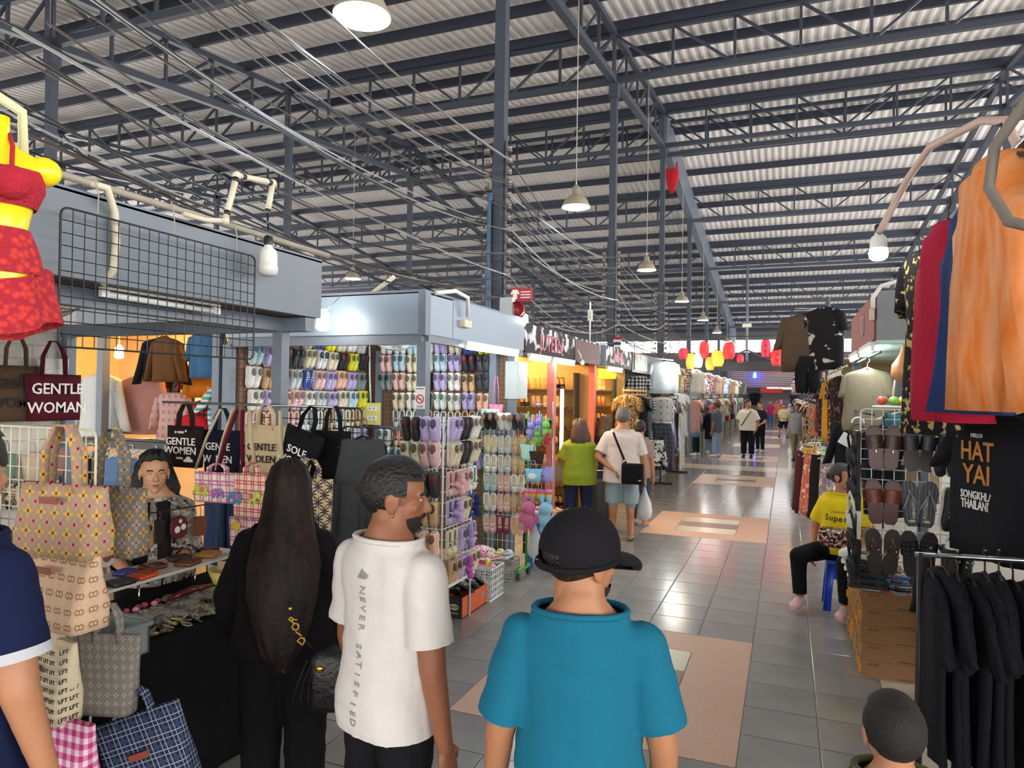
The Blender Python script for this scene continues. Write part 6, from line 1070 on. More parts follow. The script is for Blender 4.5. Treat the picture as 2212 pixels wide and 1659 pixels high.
t = thing('skirt_rack', 'round chrome skirt rack past the seated woman', 'rack', (.55, 11.2, 0)); MB().tube([(0, 0, .02), (0, 0, 1.1)], .02, 8).build('pole', CHROME, t); MB().tube([(.34*math.cos(a), .8*math.sin(a), 1.12) for a in [2*PI*k/28 for k in range(29)]], .012, 6).build('ring', CHROME, t); [MB().box((0, 0, .02), (.5, .05, .03), rotz(a)).build('foot', CHROME, t) for a in (0, PI/2)]; MB().tube([(-.34, 0, 1.12), (.34, 0, 1.12)], .008, 6).build('spoke', CHROME, t)
SK = [('pale green', '#8fae86'), ('peach print', '#c08a78'), ('blue floral', '#4a5a7a'), ('rainbow print', '#8a6a8a'), ('slate blue', '#5a6a84'), ('burgundy', '#4a1826'), ('plum', '#3c1a2a'), ('coral print', '#b86a5a'), ('black', '#1c1c20'), ('grey print', '#8a8a92')]
for k, (n, c) in enumerate(SK):
    a = PI*.55+PI*.95*k/9; m = fab(c) if 'print' not in n and 'floral' not in n else patf('skirt_'+n.replace(' ', '_'), P_print(c, ['#d8d0c4', '#a05a6a'], 20, .53))
    hang('skirt', n+' skirt on the round chrome rack', m, (.55+.36*math.cos(a), 11.2+.85*math.sin(a), 1.05), a+PI/2, .36, .86, .08, k, hg=HWHT)
t = thing('price_sign', 'hand-made yellow and orange price card on the round skirt rack', 'sign', (.3, 10.55, 1.12), -.2); MB().box((0, 0, .03), (.17, .008, .07)).build('card', mat('cream_card', ''), t); MB().box((.01, 0, -.045), (.17, .008, .08)).build('card', mat('yellow_board', ''), t); text('New!', .07, TBK, t, (0, -.006, .03)); text('129', .075, mat('orange_ink', '#c8541c', rough=.6), t, (.01, -.006, -.045))
t = thing('paper_note', 'blank white paper note clipped above the seated woman', 'sign', (.46, 6.35, 1.5), -.2, rot=(0, .5, -.2)); MB().box((0, 0, 0), (.1, .004, .1)).build('sheet', mat('paper_white', ''), t); MB().box((0, -.004, .045), (.02, .008, .02)).build('clip', CHROME, t)
t = thing('mast', 'grey upright post with clamp carrying the high jackets', 'pole', (.62, 12.6, 0)); MB().tube([(0, 0, 0), (0, 0, 3.5)], .035, 8).build('shaft', STEEL_L, t); MB().tube([(-.5, -.2, 3.3), (.1, .05, 3.3)], .015, 6).build('cross_arm', CHROME, t); MB().tube([(-.2, 0, 3.05), (.05, 0, 3.3)], .01, 6).build('brace', CHROME, t)
hang('shirt', 'brown sweater hung high on the grey mast', fab('#4a3f34'), (.25, 12.4, 3.2), -.3, .7, .95, .12, 2, .5); hang('shirt', 'black T-shirt with pale figure print hung high beside the brown sweater', patf('figure_tee', P_print('#17171a', ['#a8a09a'], 7, .58)), (.55, 12.2, 3.28), -.5, .6, 1.0, .1, 1, .3); hang('trousers', 'black trousers hung under the brown sweater', fab('#17191e'), (.32, 12.3, 2.5), -.3, .4, .6, .1, 2)
hang('shirt', 'dark hooded top hung on the sandal grid side of the seated woman', BT, (.66, 8.0, 1.6), -.4, .4, .6, .1, 3, .4); hang('shirt', 'black long-sleeved top near the paper note', fab('#16181d'), (.72, 6.25, 1.62), -.5, .3, .7, .1, 3, .2)
rod('thin rail of dark tops behind the seated woman', (.62, 6.0, 1.72), (.62, 8.3, 1.72), .01, BLKM)
# ---- far right stalls
ys = [14.2, 17.4, 20.8, 24.2, 27.6, 31.0, 34.4, 37.8, 41.2, 44.8]
for k in range(len(ys)-1): far_stall(1, ys[k], ys[k+1]-.1, k+3)
# ================================================================ PEOPLE
from mathutils.bvhtree import BVHTree
def remesh(mb, vox, it=4, fac=.5):
    me = mb.mesh('tmp'); b = bmesh.new(); b.from_mesh(me); bmesh.ops.recalc_face_normals(b, faces=b.faces); b.to_mesh(me); b.free()
    o = bpy.data.objects.new('tmp', me); COL.objects.link(o)
    m = o.modifiers.new('r', 'REMESH'); m.mode = 'VOXEL'; m.voxel_size = vox; m.use_smooth_shade = True
    if it: k = o.modifiers.new('s', 'SMOOTH'); k.iterations = it; k.factor = fac
    dg = bpy.context.evaluated_depsgraph_get(); out = bpy.data.meshes.new_from_object(o.evaluated_get(dg)); bpy.data.objects.remove(o); bpy.data.meshes.remove(me)
    return out
def absorb(dst, me, X=None):
    vs = [tuple(v.co) for v in me.vertices]; fs = [tuple(p.vertices) for p in me.polygons]; dst.add(vs, fs, True, X); return dst
def openings(me, cuts, vox):
    b = bmesh.new(); b.from_mesh(me); kill = []
    for f in b.faces:
        c = f.calc_center_median()
        for p, n, r in cuts:
            d = c-p
            if abs(d.dot(n)) < vox*2.2 and f.normal.dot(n) > .45 and (d-n*d.dot(n)).length < r: kill.append(f); break
    bmesh.ops.delete(b, geom=kill, context='FACES')
    for e in b.edges:
        if e.is_boundary:
            for v in e.verts:
                for p, n, r in cuts:
                    d = v.co-p; q = d.dot(n)
                    if abs(q) < vox*4 and (d-n*q).length < r*1.6: v.co -= n*q; break
    b.to_mesh(me); b.free(); return me
def wrinkle(me, amp, fr=9.0, st=.4, seed=0.0):
    me.update(); off = Vector((seed*3.1, seed*1.7, seed))
    ns = [v.normal.copy() for v in me.vertices]
    for v, n in zip(me.vertices, ns):
        p = v.co; q = Vector((p.x*fr, p.y*fr, p.z*fr*st))+off; s = Vector((p.x*fr*.4, p.y*fr*.4, p.z*fr*1.5))+off
        v.co += n*(amp*mnoise.noise(q)+amp*.7*mnoise.noise(s*1.3)+amp*.5*mnoise.noise(Vector((p.z*22, (p.x+p.y)*16, 1))+off))
TOR = [(.465, .055, .05, 0), (.49, .082, .066, -.004), (.52, .094, .07, -.006), (.56, .089, .062, -.002), (.61, .079, .055, .002), (.66, .084, .058, .004), (.72, .096, .064, .004), (.76, .1, .062, 0), (.79, .099, .055, -.004), (.81, .085, .048, -.006), (.83, .06, .043, -.008), (.85, .042, .04, -.008), (.865, .036, .038, -.006)]
def tint(z, k):
    for a, b in zip(TOR, TOR[1:]):
        if a[0] <= z <= b[0]: return a[k]+(b[k]-a[k])*(z-a[0])/(b[0]-a[0])
    return TOR[0][k] if z < TOR[0][0] else TOR[-1][k]
SKIN = {k: mat('skin_'+k, c, rough=.5, var=.06, vs=25, bump=.06, bs=180) for k, c in (('brown', '#8d5a3e'), ('tan', '#b07a58'), ('fair', '#c2916e'), ('olive', '#a87250'))}
HAIRB = mat('black_hair', '#14100f', rough=.45, var=.2, bump=.9, bs=90); HAIRBR = mat('brown_hair', '#4a3326', rough=.5, var=.25, bump=1.0, bs=70); HAIRG = mat('grey_hair', '#5f5c58', rough=.6, var=.35, vs=30, bump=.9, bs=100); HAIRL = mat('long_black_hair', '#170f0d', rough=.6, spec=.25, var=.3, pat=lambda N: N.mix(N.ramp(N.noise(30, 3, N.vec(N.xyz()[0], N.xyz()[1], N.mul(N.xyz()[2], .06))), .35, .7), lin('#0d0a0a'), lin('#2a1a16')), bump=.5, bs=60)
EYEW = mat('eye_white', '#cfc8be', rough=.2); EYED = mat('eye_dark', '#1a100c', rough=.1); LIPM = mat('lips', '#8a4a42', rough=.45); SHOEB = SM('#1b1b1d')
def head_prims(b, fem=False):
    b.ell((0, -.07, .13), (.325, .41, .365), 20, 14); b.ell((0, .1, -.1), (.262, .27, .34), 18, 12); b.ell((0, .12, -.27), (.205, .22, .18), 16, 10); b.ell((0, .255, -.395), (.085, .09, .075), 12, 8)
    b.cap((0, .335, .07), (0, .43, -.085), .032, .05, 10); [b.ell((s*.045, .39, -.105), (.04, .05, .032), 10, 6) for s in (-1, 1)]
    b.cap((-.15, .295, .105), (.15, .295, .105), .045, .045, 10); [b.ell((s*.16, .22, -.06), (.1, .1, .085), 12, 8) for s in (-1, 1)]
    b.ell((0, .345, -.205), (.095, .045, .026), 12, 6); b.ell((0, .34, -.255), (.085, .045, .03), 12, 6)
    for s in (-1, 1): b.ell((s*.325, -.03, -.01), (.03, .1, .14), 12, 8); b.ell((s*.34, -.06, .03), (.03, .06, .09), 10, 6); b.ell((s*.315, -.01, -.13), (.025, .04, .04), 10, 6)
    b.cap((0, -.07, -.2), (0, -.06, -.55), .21 if not fem else .18, .2 if not fem else .17, 14)
    return b
HEADS = {}
def head_mesh(vox, fem):
    k = (vox, fem)
    if k not in HEADS: HEADS[k] = remesh(head_prims(MB(), fem), vox, 3, .5)
    return HEADS[k]
def shell(c, r, keep, nu=40, nv=24, th=.0):   # part of an ellipsoid surface
    b = MB(); vs = []; ix = {}
    P = lambda i, j: Vector((c[0]+r[0]*math.sin(PI*i/nv)*math.cos(2*PI*j/nu), c[1]+r[1]*math.sin(PI*i/nv)*math.sin(2*PI*j/nu), c[2]+r[2]*math.cos(PI*i/nv)))
    fs = []
    for i in range(nv):
        for j in range(nu):
            q = [P(i, j), P(i+1, j), P(i+1, j+1), P(i, j+1)]; m = (q[0]+q[1]+q[2]+q[3])/4
            if keep(m):
                f = []
                for (a, e) in ((i, j), (i+1, j), (i+1, (j+1) % nu), (i, (j+1) % nu)):
                    if (a, e) not in ix: ix[(a, e)] = len(vs); vs.append(tuple(P(a, e)))
                    f.append(ix[(a, e)])
                fs.append(tuple(f))
    return b.add(vs, fs, True)
def fingers(b, w, d, fwd, palm, s, curl=.5, L=1.0):
    """hand at wrist w pointing along d; fwd = thumb side, palm = palm normal"""
    d = d.normalized(); fwd = (fwd-d*fwd.dot(d)).normalized(); palm = (palm-d*palm.dot(d)-fwd*palm.dot(fwd)).normalized()
    rings = []
    for t, hw, th in ((0, .024, .018), (.03, .034, .017), (.065, .041, .015), (.088, .039, .012)): c = w+d*t*L; rings.append([tuple(c+fwd*hw*L*math.cos(a)+palm*th*L*math.sin(a)) for a in [2*PI*j/12 for j in range(12)]])
    b.loft(rings)
    for k, (o, l) in enumerate(((.03, .072), (.01, .08), (-.011, .075), (-.03, .06))):
        p = w+d*.082*L+fwd*o*L; pts = [p-d*.02*L]; a = .15; q = p
        pts.append(p)
        for seg in (.45, .32, .23): a += curl*(.55 if seg > .4 else .75); q = q+(d*math.cos(a)+palm*math.sin(a))*l*L*seg; pts.append(q)
        b.tube(pts, [.0095*L, .0095*L, .009*L, .008*L, .006*L], 7)
    p = w+d*.02*L+fwd*.028*L; q1 = p+(d*.6+fwd*.7+palm*.35).normalized()*.04*L; q2 = q1+(d*.9+fwd*.15+palm*.4).normalized()*.03*L; q3 = q2+(d*.9+palm*.45-fwd*.1).normalized()*.022*L
    b.tube([p, q1, q2, q3], [.015*L, .012*L, .0105*L, .007*L], 8)
V = Vector; DN = V((0, 0, -1))
def person(label, x, y, rz, H, skin='tan', hair='short', hairm=None, head=(0, 0, 0), aL=None, aR=None, lL=None, lR=None, top=None, topm=None, sleeve=.55, hem=.47, bottom='trousers', botm=None, shoem=None, fat=1.0, fem=False, vox=.014, hv=None, pel=None, ease=.014, wr=.0, beard=None, hands=(.45, .45), lean=0.0, eyes=True, sw=None, shoe_kind='shoe', group=None, z0=0.0, hs=.158, hz=0.0):
    t = thing('person', label, 'person', (x, y, z0), rz, group); S = H; pz = (pel if pel is not None else .52*H)-.52*H
    sw = (sw or (.1 if not fem else .092))*H*(.5+.5*fat)
    sh = lambda s: V((s*sw, -.006*H, .778*H+pz)); hp = lambda s: V((s*.05*H*fat, 0, .515*H+pz))
    aL = aL or (V((-.16, .04, -1)), V((-.06, .2, -1))); aR = aR or (V((.16, .04, -1)), V((.06, .2, -1))); lL = lL or (V((-.03, .02, -1)), V((0, -.03, -1))); lR = lR or (V((.03, -.02, -1)), V((0, -.05, -1)))
    J = {}
    for n, s, a, l in (('L', -1, aL, lL), ('R', 1, aR, lR)):
        J['s'+n] = sh(s); J['e'+n] = sh(s)+a[0].normalized()*.172*H; J['w'+n] = J['e'+n]+a[1].normalized()*.15*H; J['h'+n] = hp(s); J['k'+n] = hp(s)+l[0].normalized()*.235*H; J['a'+n] = J['k'+n]+l[1].normalized()*.235*H
    ring = lambda z, w, d, yo, n=24: [(w*fat*math.cos(a), yo+d*fat*math.sin(a), z) for a in [2*PI*j/n for j in range(n)]]
    # ---- body
    b = MB(); b.loft([ring(z*H+pz, w*H, d*H, yo*H) for z, w, d, yo in TOR])
    for n, s in (('L', -1), ('R', 1)):
        f = (.5+.5*fat); b.cap(J['s'+n], J['e'+n], .033*H*f, .026*H*f, 12); b.cap(J['e'+n], J['w'+n], .026*H*f, .0165*H, 12); b.cap(J['h'+n], J['k'+n], .05*H*f, .034*H*f, 14); b.cap(J['k'+n], J['a'+n], .033*H*f, .022*H, 12); b.ell(J['k'+n].lerp(J['a'+n], .3)+V((0, -.008*H, 0)), (.03*H, .034*H, .055*H), 12, 8)
    hh = hs*H; hc = V((0, .012*H+lean, H-.5*hh+pz+hz)); b.cap((0, -.008*H, .8*H+pz), hc+V((0, -.006*H, -.1*hh)), .042*H, .04*H, 16)
    body = absorb(MB(), remesh(b, vox, 3))
    Hm = T(*hc)@rotz(head[0])@Matrix.Rotation(head[1], 4, 'X')@Matrix.Rotation(head[2], 4, 'Y')@Matrix.Scale(hh, 4)
    absorb(body, head_mesh(hv or (.05 if vox > .012 else .022), fem), Hm)
    for n, s, cu in (('L', -1, hands[0]), ('R', 1, hands[1])):
        d = (aL, aR)[s > 0][1].normalized(); fingers(body, J['w'+n], d, V((0, 1, 0)) if abs(d.y) < .8 else V((-s, 0, .6)), V((-s, 0, 0)) if abs(d.x) < .7 else V((0, 1, -.3)), s, cu, H/1.72)
    for n in 'LR':
        fd = V((0, 1, 0)) if True else 0; A = J['a'+n]
        if shoe_kind != 'shoe': body.loft([[(A.x+w*math.cos(q), A.y+yy, max(.012, A.z-.04*H+hg*(.5+.5*math.sin(q)))) for q in [2*PI*j/10 for j in range(10)]] for yy, w, hg in ((-.04, .025, .05), (0, .036, .07), (.06, .04, .05), (.12, .044, .03), (.16, .03, .02))])
    bo = body.build('body', SKIN[skin], t, fix=False)
    # ---- face details
    X = Hm
    if eyes:
        for s in (-1, 1):
            ey = MB().ell((s*.115, .312, .045), (.046, .024, .014), 12, 6, X).build('eye', EYEW, t); MB().ell((s*.115, .332, .045), (.019, .008, .013), 10, 6, X).build('iris', EYED, ey)
            MB().tube([tuple(X@V(p)) for p in ((s*.06, .345, .108), (s*.12, .343, .13), (s*.19, .3, .115))], .018*hh, 6).build('eyebrow', hairm or HAIRB, t)
        MB().ell((0, .362, -.23), (.08, .03, .028), 12, 6, X).build('lips', LIPM, t)
    hm = hairm or HAIRB
    C, R = (0, -.07, .13), (.355, .44, .4)
    if hair == 'short':
        k = lambda p: (p.z > .3 if p.y > .12 else p.z > (.02 if p.y > -.05 else -.12 if p.y > -.2 else -.22)) and not (abs(p.x) > .3 and p.y > -.12 and p.z < .1)
        absorb(MB(), shell(C, R, k).mesh('h'), X).build('hair', hm, t)
        absorb(MB(), shell((0, -.03, .2), (.335, .42, .36), lambda p: p.z > .36).mesh('h'), X).build('hair_top', hm, t)
    elif hair in ('long', 'shoulder'):
        absorb(MB(), shell(C, (.37, .45, .41), lambda p: p.z > .36 and p.y > -.1).mesh('h'), X).build('hair', hm, t)
        if hair == 'long': pr = [(.56, .04, .05, -.07), (.52, .17, .22, -.08), (.4, .31, .38, -.08), (.2, .38, .44, -.1), (-.1, .4, .42, -.13), (-.45, .45, .38, -.22), (-.8, .53, .3, -.44), (-1.2, .58, .26, -.6), (-1.6, .56, .22, -.66), (-2.1, .46, .18, -.68), (-2.5, .33, .13, -.66), (-2.85, .14, .06, -.64)]
        else: pr = [(.58, .04, .05, -.07), (.54, .2, .24, -.08), (.42, .34, .4, -.08), (.2, .42, .46, -.1), (-.1, .47, .44, -.12), (-.42, .6, .42, -.15), (-.72, .62, .38, -.2), (-.95, .4, .22, -.22)]
        wv = .02 if hair == 'long' else .06
        rr = [[tuple(X@V((w*math.cos(a)*(1+wv*math.sin(a*11+z*9)+wv*math.sin(a*7+z*14)), yo+d*math.sin(a)*(1 if math.sin(a) < 0 or z > .38 else .35), z+.04*math.sin(a*9)))) for a in [2*PI*j/48 for j in range(48)]] for z, w, d, yo in pr]
        hb = MB().loft(rr); hb.build('hair_length', hm, t)
    elif hair == 'bun':
        absorb(MB(), shell(C, R, lambda p: p.z > .28 if p.y > .12 else p.z > -.2).mesh('h'), X).build('hair', hm, t); MB().ell((0, -.5, .0), (.14, .13, .14), 14, 8, X).build('hair_bun', hm, t)
    elif hair == 'hijab':
        b = MB(); b.ell((0, -.06, .1), (.4, .46, .45), 18, 12); b.loft([[(w*math.cos(a), yo+d*math.sin(a), z) for a in [2*PI*j/20 for j in range(20)]] for z, w, d, yo in ((.1, .38, .4, -.1), (-.4, .4, .38, -.06), (-.8, .7, .45, 0), (-1.3, .85, .52, .02))])
        me = remesh(b, .035, 5); o2 = absorb(MB(), me, X); o2.build('headscarf', hm, t)
    elif hair == 'cap':
        absorb(MB(), shell(C, (.335, .42, .38), lambda p: p.y < .05 and -.32 < p.z < .15).mesh('h'), X).build('hair', HAIRB, t); CP = fab('#16151a', 'black_cap_twill', bump=.2)
        cr = shell((0, -.05, .13), (.385, .47, .43), lambda p: p.z > .03+.16*p.y and not (p.y < -.36 and abs(p.x) < .17 and p.z < .1), 56, 40); cw = absorb(MB(), cr.mesh('h'), X).build('baseball_cap', CP, t)
        MB().tube([tuple(X@V((.38*math.cos(a), -.05+.47*math.sin(a), .025+.16*(-.05+.47*math.sin(a))))) for a in [2*PI*j/40 for j in range(41)]], .03*hh, 6).build('sweatband', CP, cw)
        br = MB(); ns = 14; up = [(.4*math.cos(a), .36+.34*math.sin(a)**.8, .16-.1*math.sin(a)-.14*abs(math.cos(a))**2) for a in [PI*j/ns for j in range(ns+1)]]; lo = [(x*.9, .1+.1*math.sin(PI*j/ns), z+.02+.06*math.sin(PI*j/ns)) for j, (x, yv, z) in enumerate(up)]
        br.loft([[tuple(X@V((x, yv, z))) for x, yv, z in lo], [tuple(X@V((x, yv, z))) for x, yv, z in up], [tuple(X@V((x, yv, z-.03))) for x, yv, z in up], [tuple(X@V((x, yv, z-.04))) for x, yv, z in lo]], False, False); br.build('brim', CP, cw)
        MB().tube([tuple(X@V((.24*math.sin(a), -.05-.475*math.cos(a), -.045))) for a in [-.95+1.9*j/10 for j in range(11)]], .035*hh, 6, True, 1.0).build('back_strap', CP, cw); MB().ell((0, -.05, .565), (.035, .035, .02), 10, 6, X).build('top_button', CP, cw)
        for k in range(3): MB().box((-.2+.035*k, -.485+.012*k, -.04), (.012, .02, .05), X).build('strap_print', mat('grey_print', ''), cw)
    if beard:
        kb = (lambda p: p.z < -.13-.1*max(0, p.y) and p.y > -.06 and not (p.y > .29 and p.z > -.29 and abs(p.x) < .11)) if beard == 'full' else (lambda p: p.z < -.24 and p.y > .14)
        absorb(MB(), shell((0, .12, -.235), (.243, .262, .25), kb, 44, 34).mesh('h'), X).build('beard', mat('beard_stubble', '#1d1411', rough=.8, bump=.8, bs=160), t); MB().tube([tuple(X@V(p)) for p in ((-.11, .33, -.2), (-.05, .38, -.165), (0, .39, -.16), (.05, .38, -.165), (.11, .33, -.2))], .024*hh, 6).build('moustache', mat('beard_stubble', ''), t)
    # ---- clothes
    def cloth(nm, prims, cuts, m, vx, amp, it=4):
        me = openings(remesh(prims, vx, it), cuts, vx)
        if amp: wrinkle(me, amp, seed=x*3+y)
        o = place(nm, me, m, t); me.polygons.foreach_set('use_smooth', [True]*len(me.polygons)); return o
    out = {'root': t, 'J': J, 'H': H, 'X': X, 'pz': pz}
    if topm is not None:
        e = ease; b = MB(); hz = hem*H+pz; zs = [hem, hem+.03, .54, .58, .62, .66, .7, .74, .77, .79, .81, .822, .832]; zs = [z for z in zs if z >= hem]; rg = []
        wc, dc = tint(.74, 1), tint(.72, 2)
        for z in zs:
            w = tint(z, 1); d = tint(z, 2); yo = tint(z, 3)
            if z < .72: w = max(w, wc*.93); d = max(d, dc*.97)
            k = e*(1.0 if z > .72 else 1.0+.9*(.72-z)/.25) if z < .8 else e*.7; rg.append(ring(z*H+pz, w*H+k, d*H+k, yo*H))
        b.loft(rg); cuts = [(V((0, 0, hz)), V((0, 0, -1)), .5), (V((0, -.008*H, .832*H+pz)), V((0, 0, 1)), .085*H)]
        for n, s, a in (('L', -1, aL), ('R', 1, aR)):
            u = J['s'+n]; E = J['e'+n]
            if sleeve > 1.0:
                b.cap(u, E, .033*H+e*.6, .029*H+e*.9, 14); W = E.lerp(J['w'+n], sleeve-1); b.tube([E, E.lerp(W, .5), W], [.029*H+e, .026*H+e, .021*H+e], 14); b.ell(E, (.029*H+e,)*3); cuts.append((W, (W-E).normalized(), .05))
            elif sleeve > 0:
                W = u.lerp(E, sleeve/.6*.78); b.ell(u, (.034*H+e*.55,)*3, 14, 10); b.tube([u, u.lerp(W, .5), W], [.034*H+e*.55, .034*H+e*.8, .033*H+e*1.15], 18); cuts.append((W, (W-u).normalized(), .1))
        out['top'] = cloth(top or 't_shirt', b, cuts, topm, vox, wr, 4)
        if top in (None, 't_shirt', 'polo_shirt'):
            me = out['top'].data; bm = bmesh.new(); bm.from_mesh(me); cc = V((0, -.008*H, .832*H+pz)); vv = {v for e in bm.edges if e.is_boundary for v in e.verts if abs(v.co.z-cc.z) < .02 and (v.co-cc).length < .1*H}; nk = sorted([(math.atan2(v.co.y-cc.y, v.co.x), v.co.copy()) for v in vv], key=lambda q: q[0]); bm.free()
            if len(nk) > 8:
                n2 = 24; loop = []
                for j in range(n2):
                    a = -PI+2*PI*j/n2; near = [c for w_, c in nk if abs((w_-a+PI) % (2*PI)-PI) < .3]
                    if near: loop.append(sum(near, V())/len(near))
                loop += loop[:2]; MB().tube([c+V((0, 0, .002)) for c in loop], .009, 6).build('collar', topm, out['top'])
    if botm is not None:
        b = MB(); b.loft([ring(z*H+pz, tint(z, 1)*H+.012, tint(z, 2)*H+.012, tint(z, 3)*H) for z in (.47, .49, .52, .56, .585)]); cuts = [(V((0, 0, .585*H+pz)), V((0, 0, 1)), .3)]
        fr = {'trousers': .9, 'shorts': .0, 'jeans': .92, 'wide': .9}[bottom]; ex = .012 if bottom != 'wide' else .03
        for n in 'LR':
            f = (.5+.5*fat); b.cap(J['h'+n], J['k'+n], .052*H*f+ex, .036*H*f+ex, 14)
            if fr: W = J['k'+n].lerp(J['a'+n], fr); b.tube([J['k'+n], J['k'+n].lerp(W, .5), W], [.036*H*f+ex, .034*H+ex, .03*H+ex], 14); cuts.append((W, (W-J['k'+n]).normalized(), .12))
            else: W = J['h'+n].lerp(J['k'+n], 1.0); b.tube([J['h'+n], J['h'+n].lerp(W, .5), W], [.055*H*f+ex, .052*H*f+ex, .05*H*f+ex], 16); cuts.append((W, (W-J['h'+n]).normalized(), .12))
        out['bottom'] = cloth(bottom if bottom != 'wide' else 'trousers', b, cuts, botm, vox*1.15, wr, 3)
    if shoem is not None:
        for n in 'LR':
            A = J['a'+n]; zf = max(0, A.z-.045*H)
            if shoe_kind == 'shoe': MB().loft([[(A.x+w*math.cos(q), A.y+yy, zf+hg*(.5+.5*math.sin(q))) for q in [2*PI*j/12 for j in range(12)]] for yy, w, hg in ((-.075, .025, .07), (-.05, .038, .1), (0, .042, .1), (.06, .045, .075), (.13, .05, .055), (.175, .03, .035))]).build('shoe', shoem, t)
            else: MB().slab([(A.x+w*s, A.y+yy) for s, seq in ((1, ((-.07, .03), (0, .036), (.08, .045), (.16, .035))), (-1, ((.16, .035), (.08, .045), (0, .036), (-.07, .03)))) for yy, w in seq], zf, zf+.018).build('flip_flop', shoem, t); MB().tube([(A.x-.035, A.y+.03, zf+.03), (A.x, A.y+.11, zf+.055), (A.x+.035, A.y+.03, zf+.03)], .008, 6).build('strap', shoem, t)
    return out
def on_surface(obj, pts, back=True):   # ray from outside along local y onto a garment
    bv = BVHTree.FromPolygons([v.co for v in obj.data.vertices], [p.vertices for p in obj.data.polygons]); res = []
    for x, z in pts:
        h = bv.ray_cast(V((x, -2 if back else 2, z)), V((0, 1 if back else -1, 0))); res.append((h[0], h[1]) if h[0] else (V((x, -.15, z)), V((0, -1, 0))))
    return res
def print_letters(P, s, size, pts, m, roll=0.0, name='lettering', back=True):
    for ch, (c, n) in zip(s, on_surface(P['top'], pts, back)):
        if ch == ' ': continue
        if not back: n = n
        o = text(ch, size, m, P['top'], c+n*.0015, ext=.0006, name=name); zz = n.normalized(); up = V((0, 0, 1)); xx = up.cross(zz).normalized(); yy = zz.cross(xx)
        M = Matrix((xx, yy, zz)).transposed().to_4x4(); o.rotation_euler = (M@rotz(roll)).to_euler()
def strap_on(P, name, a, b, m, w=.018, front=False, off=.008, n=10):
    pts = [(a[0]+(b[0]-a[0])*i/n, a[1]+(b[1]-a[1])*i/n) for i in range(n+1)]; sf = on_surface(P['top'], pts, not front); MB().tube([c+nn*off for c, nn in sf], w, 6, True, .2).build(name, m, P['root'])
# ---- man in the white T-shirt, head turned to the right
WTEE = fab('#cfc9c4', 'white_tee', bump=.25, var=.05); BPANT = fab('#131316', 'black_trousers')
P = person('bearded man in a white T-shirt with words down the spine looking sideways', -1.19, 1.96, -.28, 1.66, 'brown', 'short', HAIRB, head=(-.82, -.14, .03), aL=(V((-.2, .1, -1)), V((-.1, .35, -1))), aR=(V((.13, .0, -1)), V((.08, .16, -1))), topm=WTEE, sleeve=.56, hem=.475, botm=BPANT, shoem=SHOEB, fat=1.0, vox=.0085, wr=.009, beard='full', ease=.02, hands=(.45, .6), hz=-.028, hs=.153)
GP = mat('grey_letters', '#8d8b8a', rough=.8); ss = 'NEVER SATISFIED'; print_letters(P, ss, .034, [(.0, 1.235-.0285*k) for k in range(len(ss))], GP, -PI/2)
for k in range(3): c, n = on_surface(P['top'], [(.0, 1.285+.0)])[0]; MB().prism([(-.022+.014*k, -.014), (-.012+.014*k, -.014), (.004+.01*k, .014-.007*k), (-.003+.01*k, .016-.006*k)], -.001, .001, T(*(c+n*.003))).build('stripe_print', GP, P['top'])
MB().tube([P['J']['wR']+V((.0, .045, -.118))+V((.009*math.cos(a), .009*math.sin(a), 0)) for a in [2*PI*k/12 for k in range(13)]], .0018, 5).build('ring', mat('gold', '#c9a23a', rough=.2, metal=1), P['root'])
MB().ell(tuple(P['X']@V((.345, -.0, -.16))), (.004, .006, .006), 8, 6).build('earring', mat('gold', ''), P['root'])
# ---- man with black cap and teal T-shirt
TEAL = fab('#17657f', 'teal_tee', bump=.25, var=.05)
P = person('man in a plain teal T-shirt and black baseball cap seen from behind', -.5, 1.78, .25, 1.55, 'olive', 'cap', HAIRB, head=(-.82, -.1, .05), aL=(V((-.22, .04, -1)), V((-.1, .2, -1))), aR=(V((.24, .04, -1)), V((.05, .2, -1))), topm=TEAL, sleeve=.6, hem=.465, bottom='trousers', botm=fab('#22252c'), shoem=SHOEB, fat=1.0, vox=.0085, wr=.008, ease=.02, hz=-.012, beard='goatee', sw=.1, hs=.162)
# ---- woman in black with long hair
P = person('woman in black with long straight dark hair and a shoulder bag', -1.97, 2.4, .35, 1.54, 'fair', 'long', HAIRL, head=(.25, -.12, 0), aL=(V((-.45, .25, -1)), V((.0, .55, -1))), aR=(V((.2, .15, -1)), V((-.0, .45, -1))), top='sweater', topm=fab('#0f0d0f', 'black_knit', bump=.2), sleeve=1.9, hem=.5, botm=fab('#0d0c0e', 'black_jeans'), bottom='wide', shoem=SHOEB, fem=True, fat=1.12, vox=.0095, wr=.006, ease=.03)
strap_on(P, 'bag_strap', (-.12, 1.12), (.13, .86), BKL, .014); GOLD = mat('gold', ''); t = thing('shoulder_bag', 'black leather shoulder bag with gold letters at the hip of the woman in black', 'bag', (-1.62, 2.27, .62), .45)
MB().loft([[(px*s, py*s*1.0, z) for px, py in rrect(.2, .09, .035, 4)] for z, s in ((0, .8), (.02, .98), (.12, 1.0), (.2, .95), (.235, .7))]).build('bag_body', mat('black_embossed', '#121013', rough=.4, bump=.5, bs=55), t); MB().tube([(-.08, 0, .22), (-.13, -.04, .3), (-.17, -.02, .42)], .013, 6, True, .4).build('strap', BKL, t); MB().ell((-.05, -.048, .17), (.014, .004, .012)).build('clasp', GOLD, t); MB().ell((-.165, -.045, .4), (.009, .006, .009)).build('stud', GOLD, t)
for k, ch in enumerate('DIOR'): text(ch, .04, GOLD, t, (-.115-.012*k, -.062+.002*k, .285+.026*k), rot=(PI/2, -.9, 0), ext=.003, name='gold_letter')
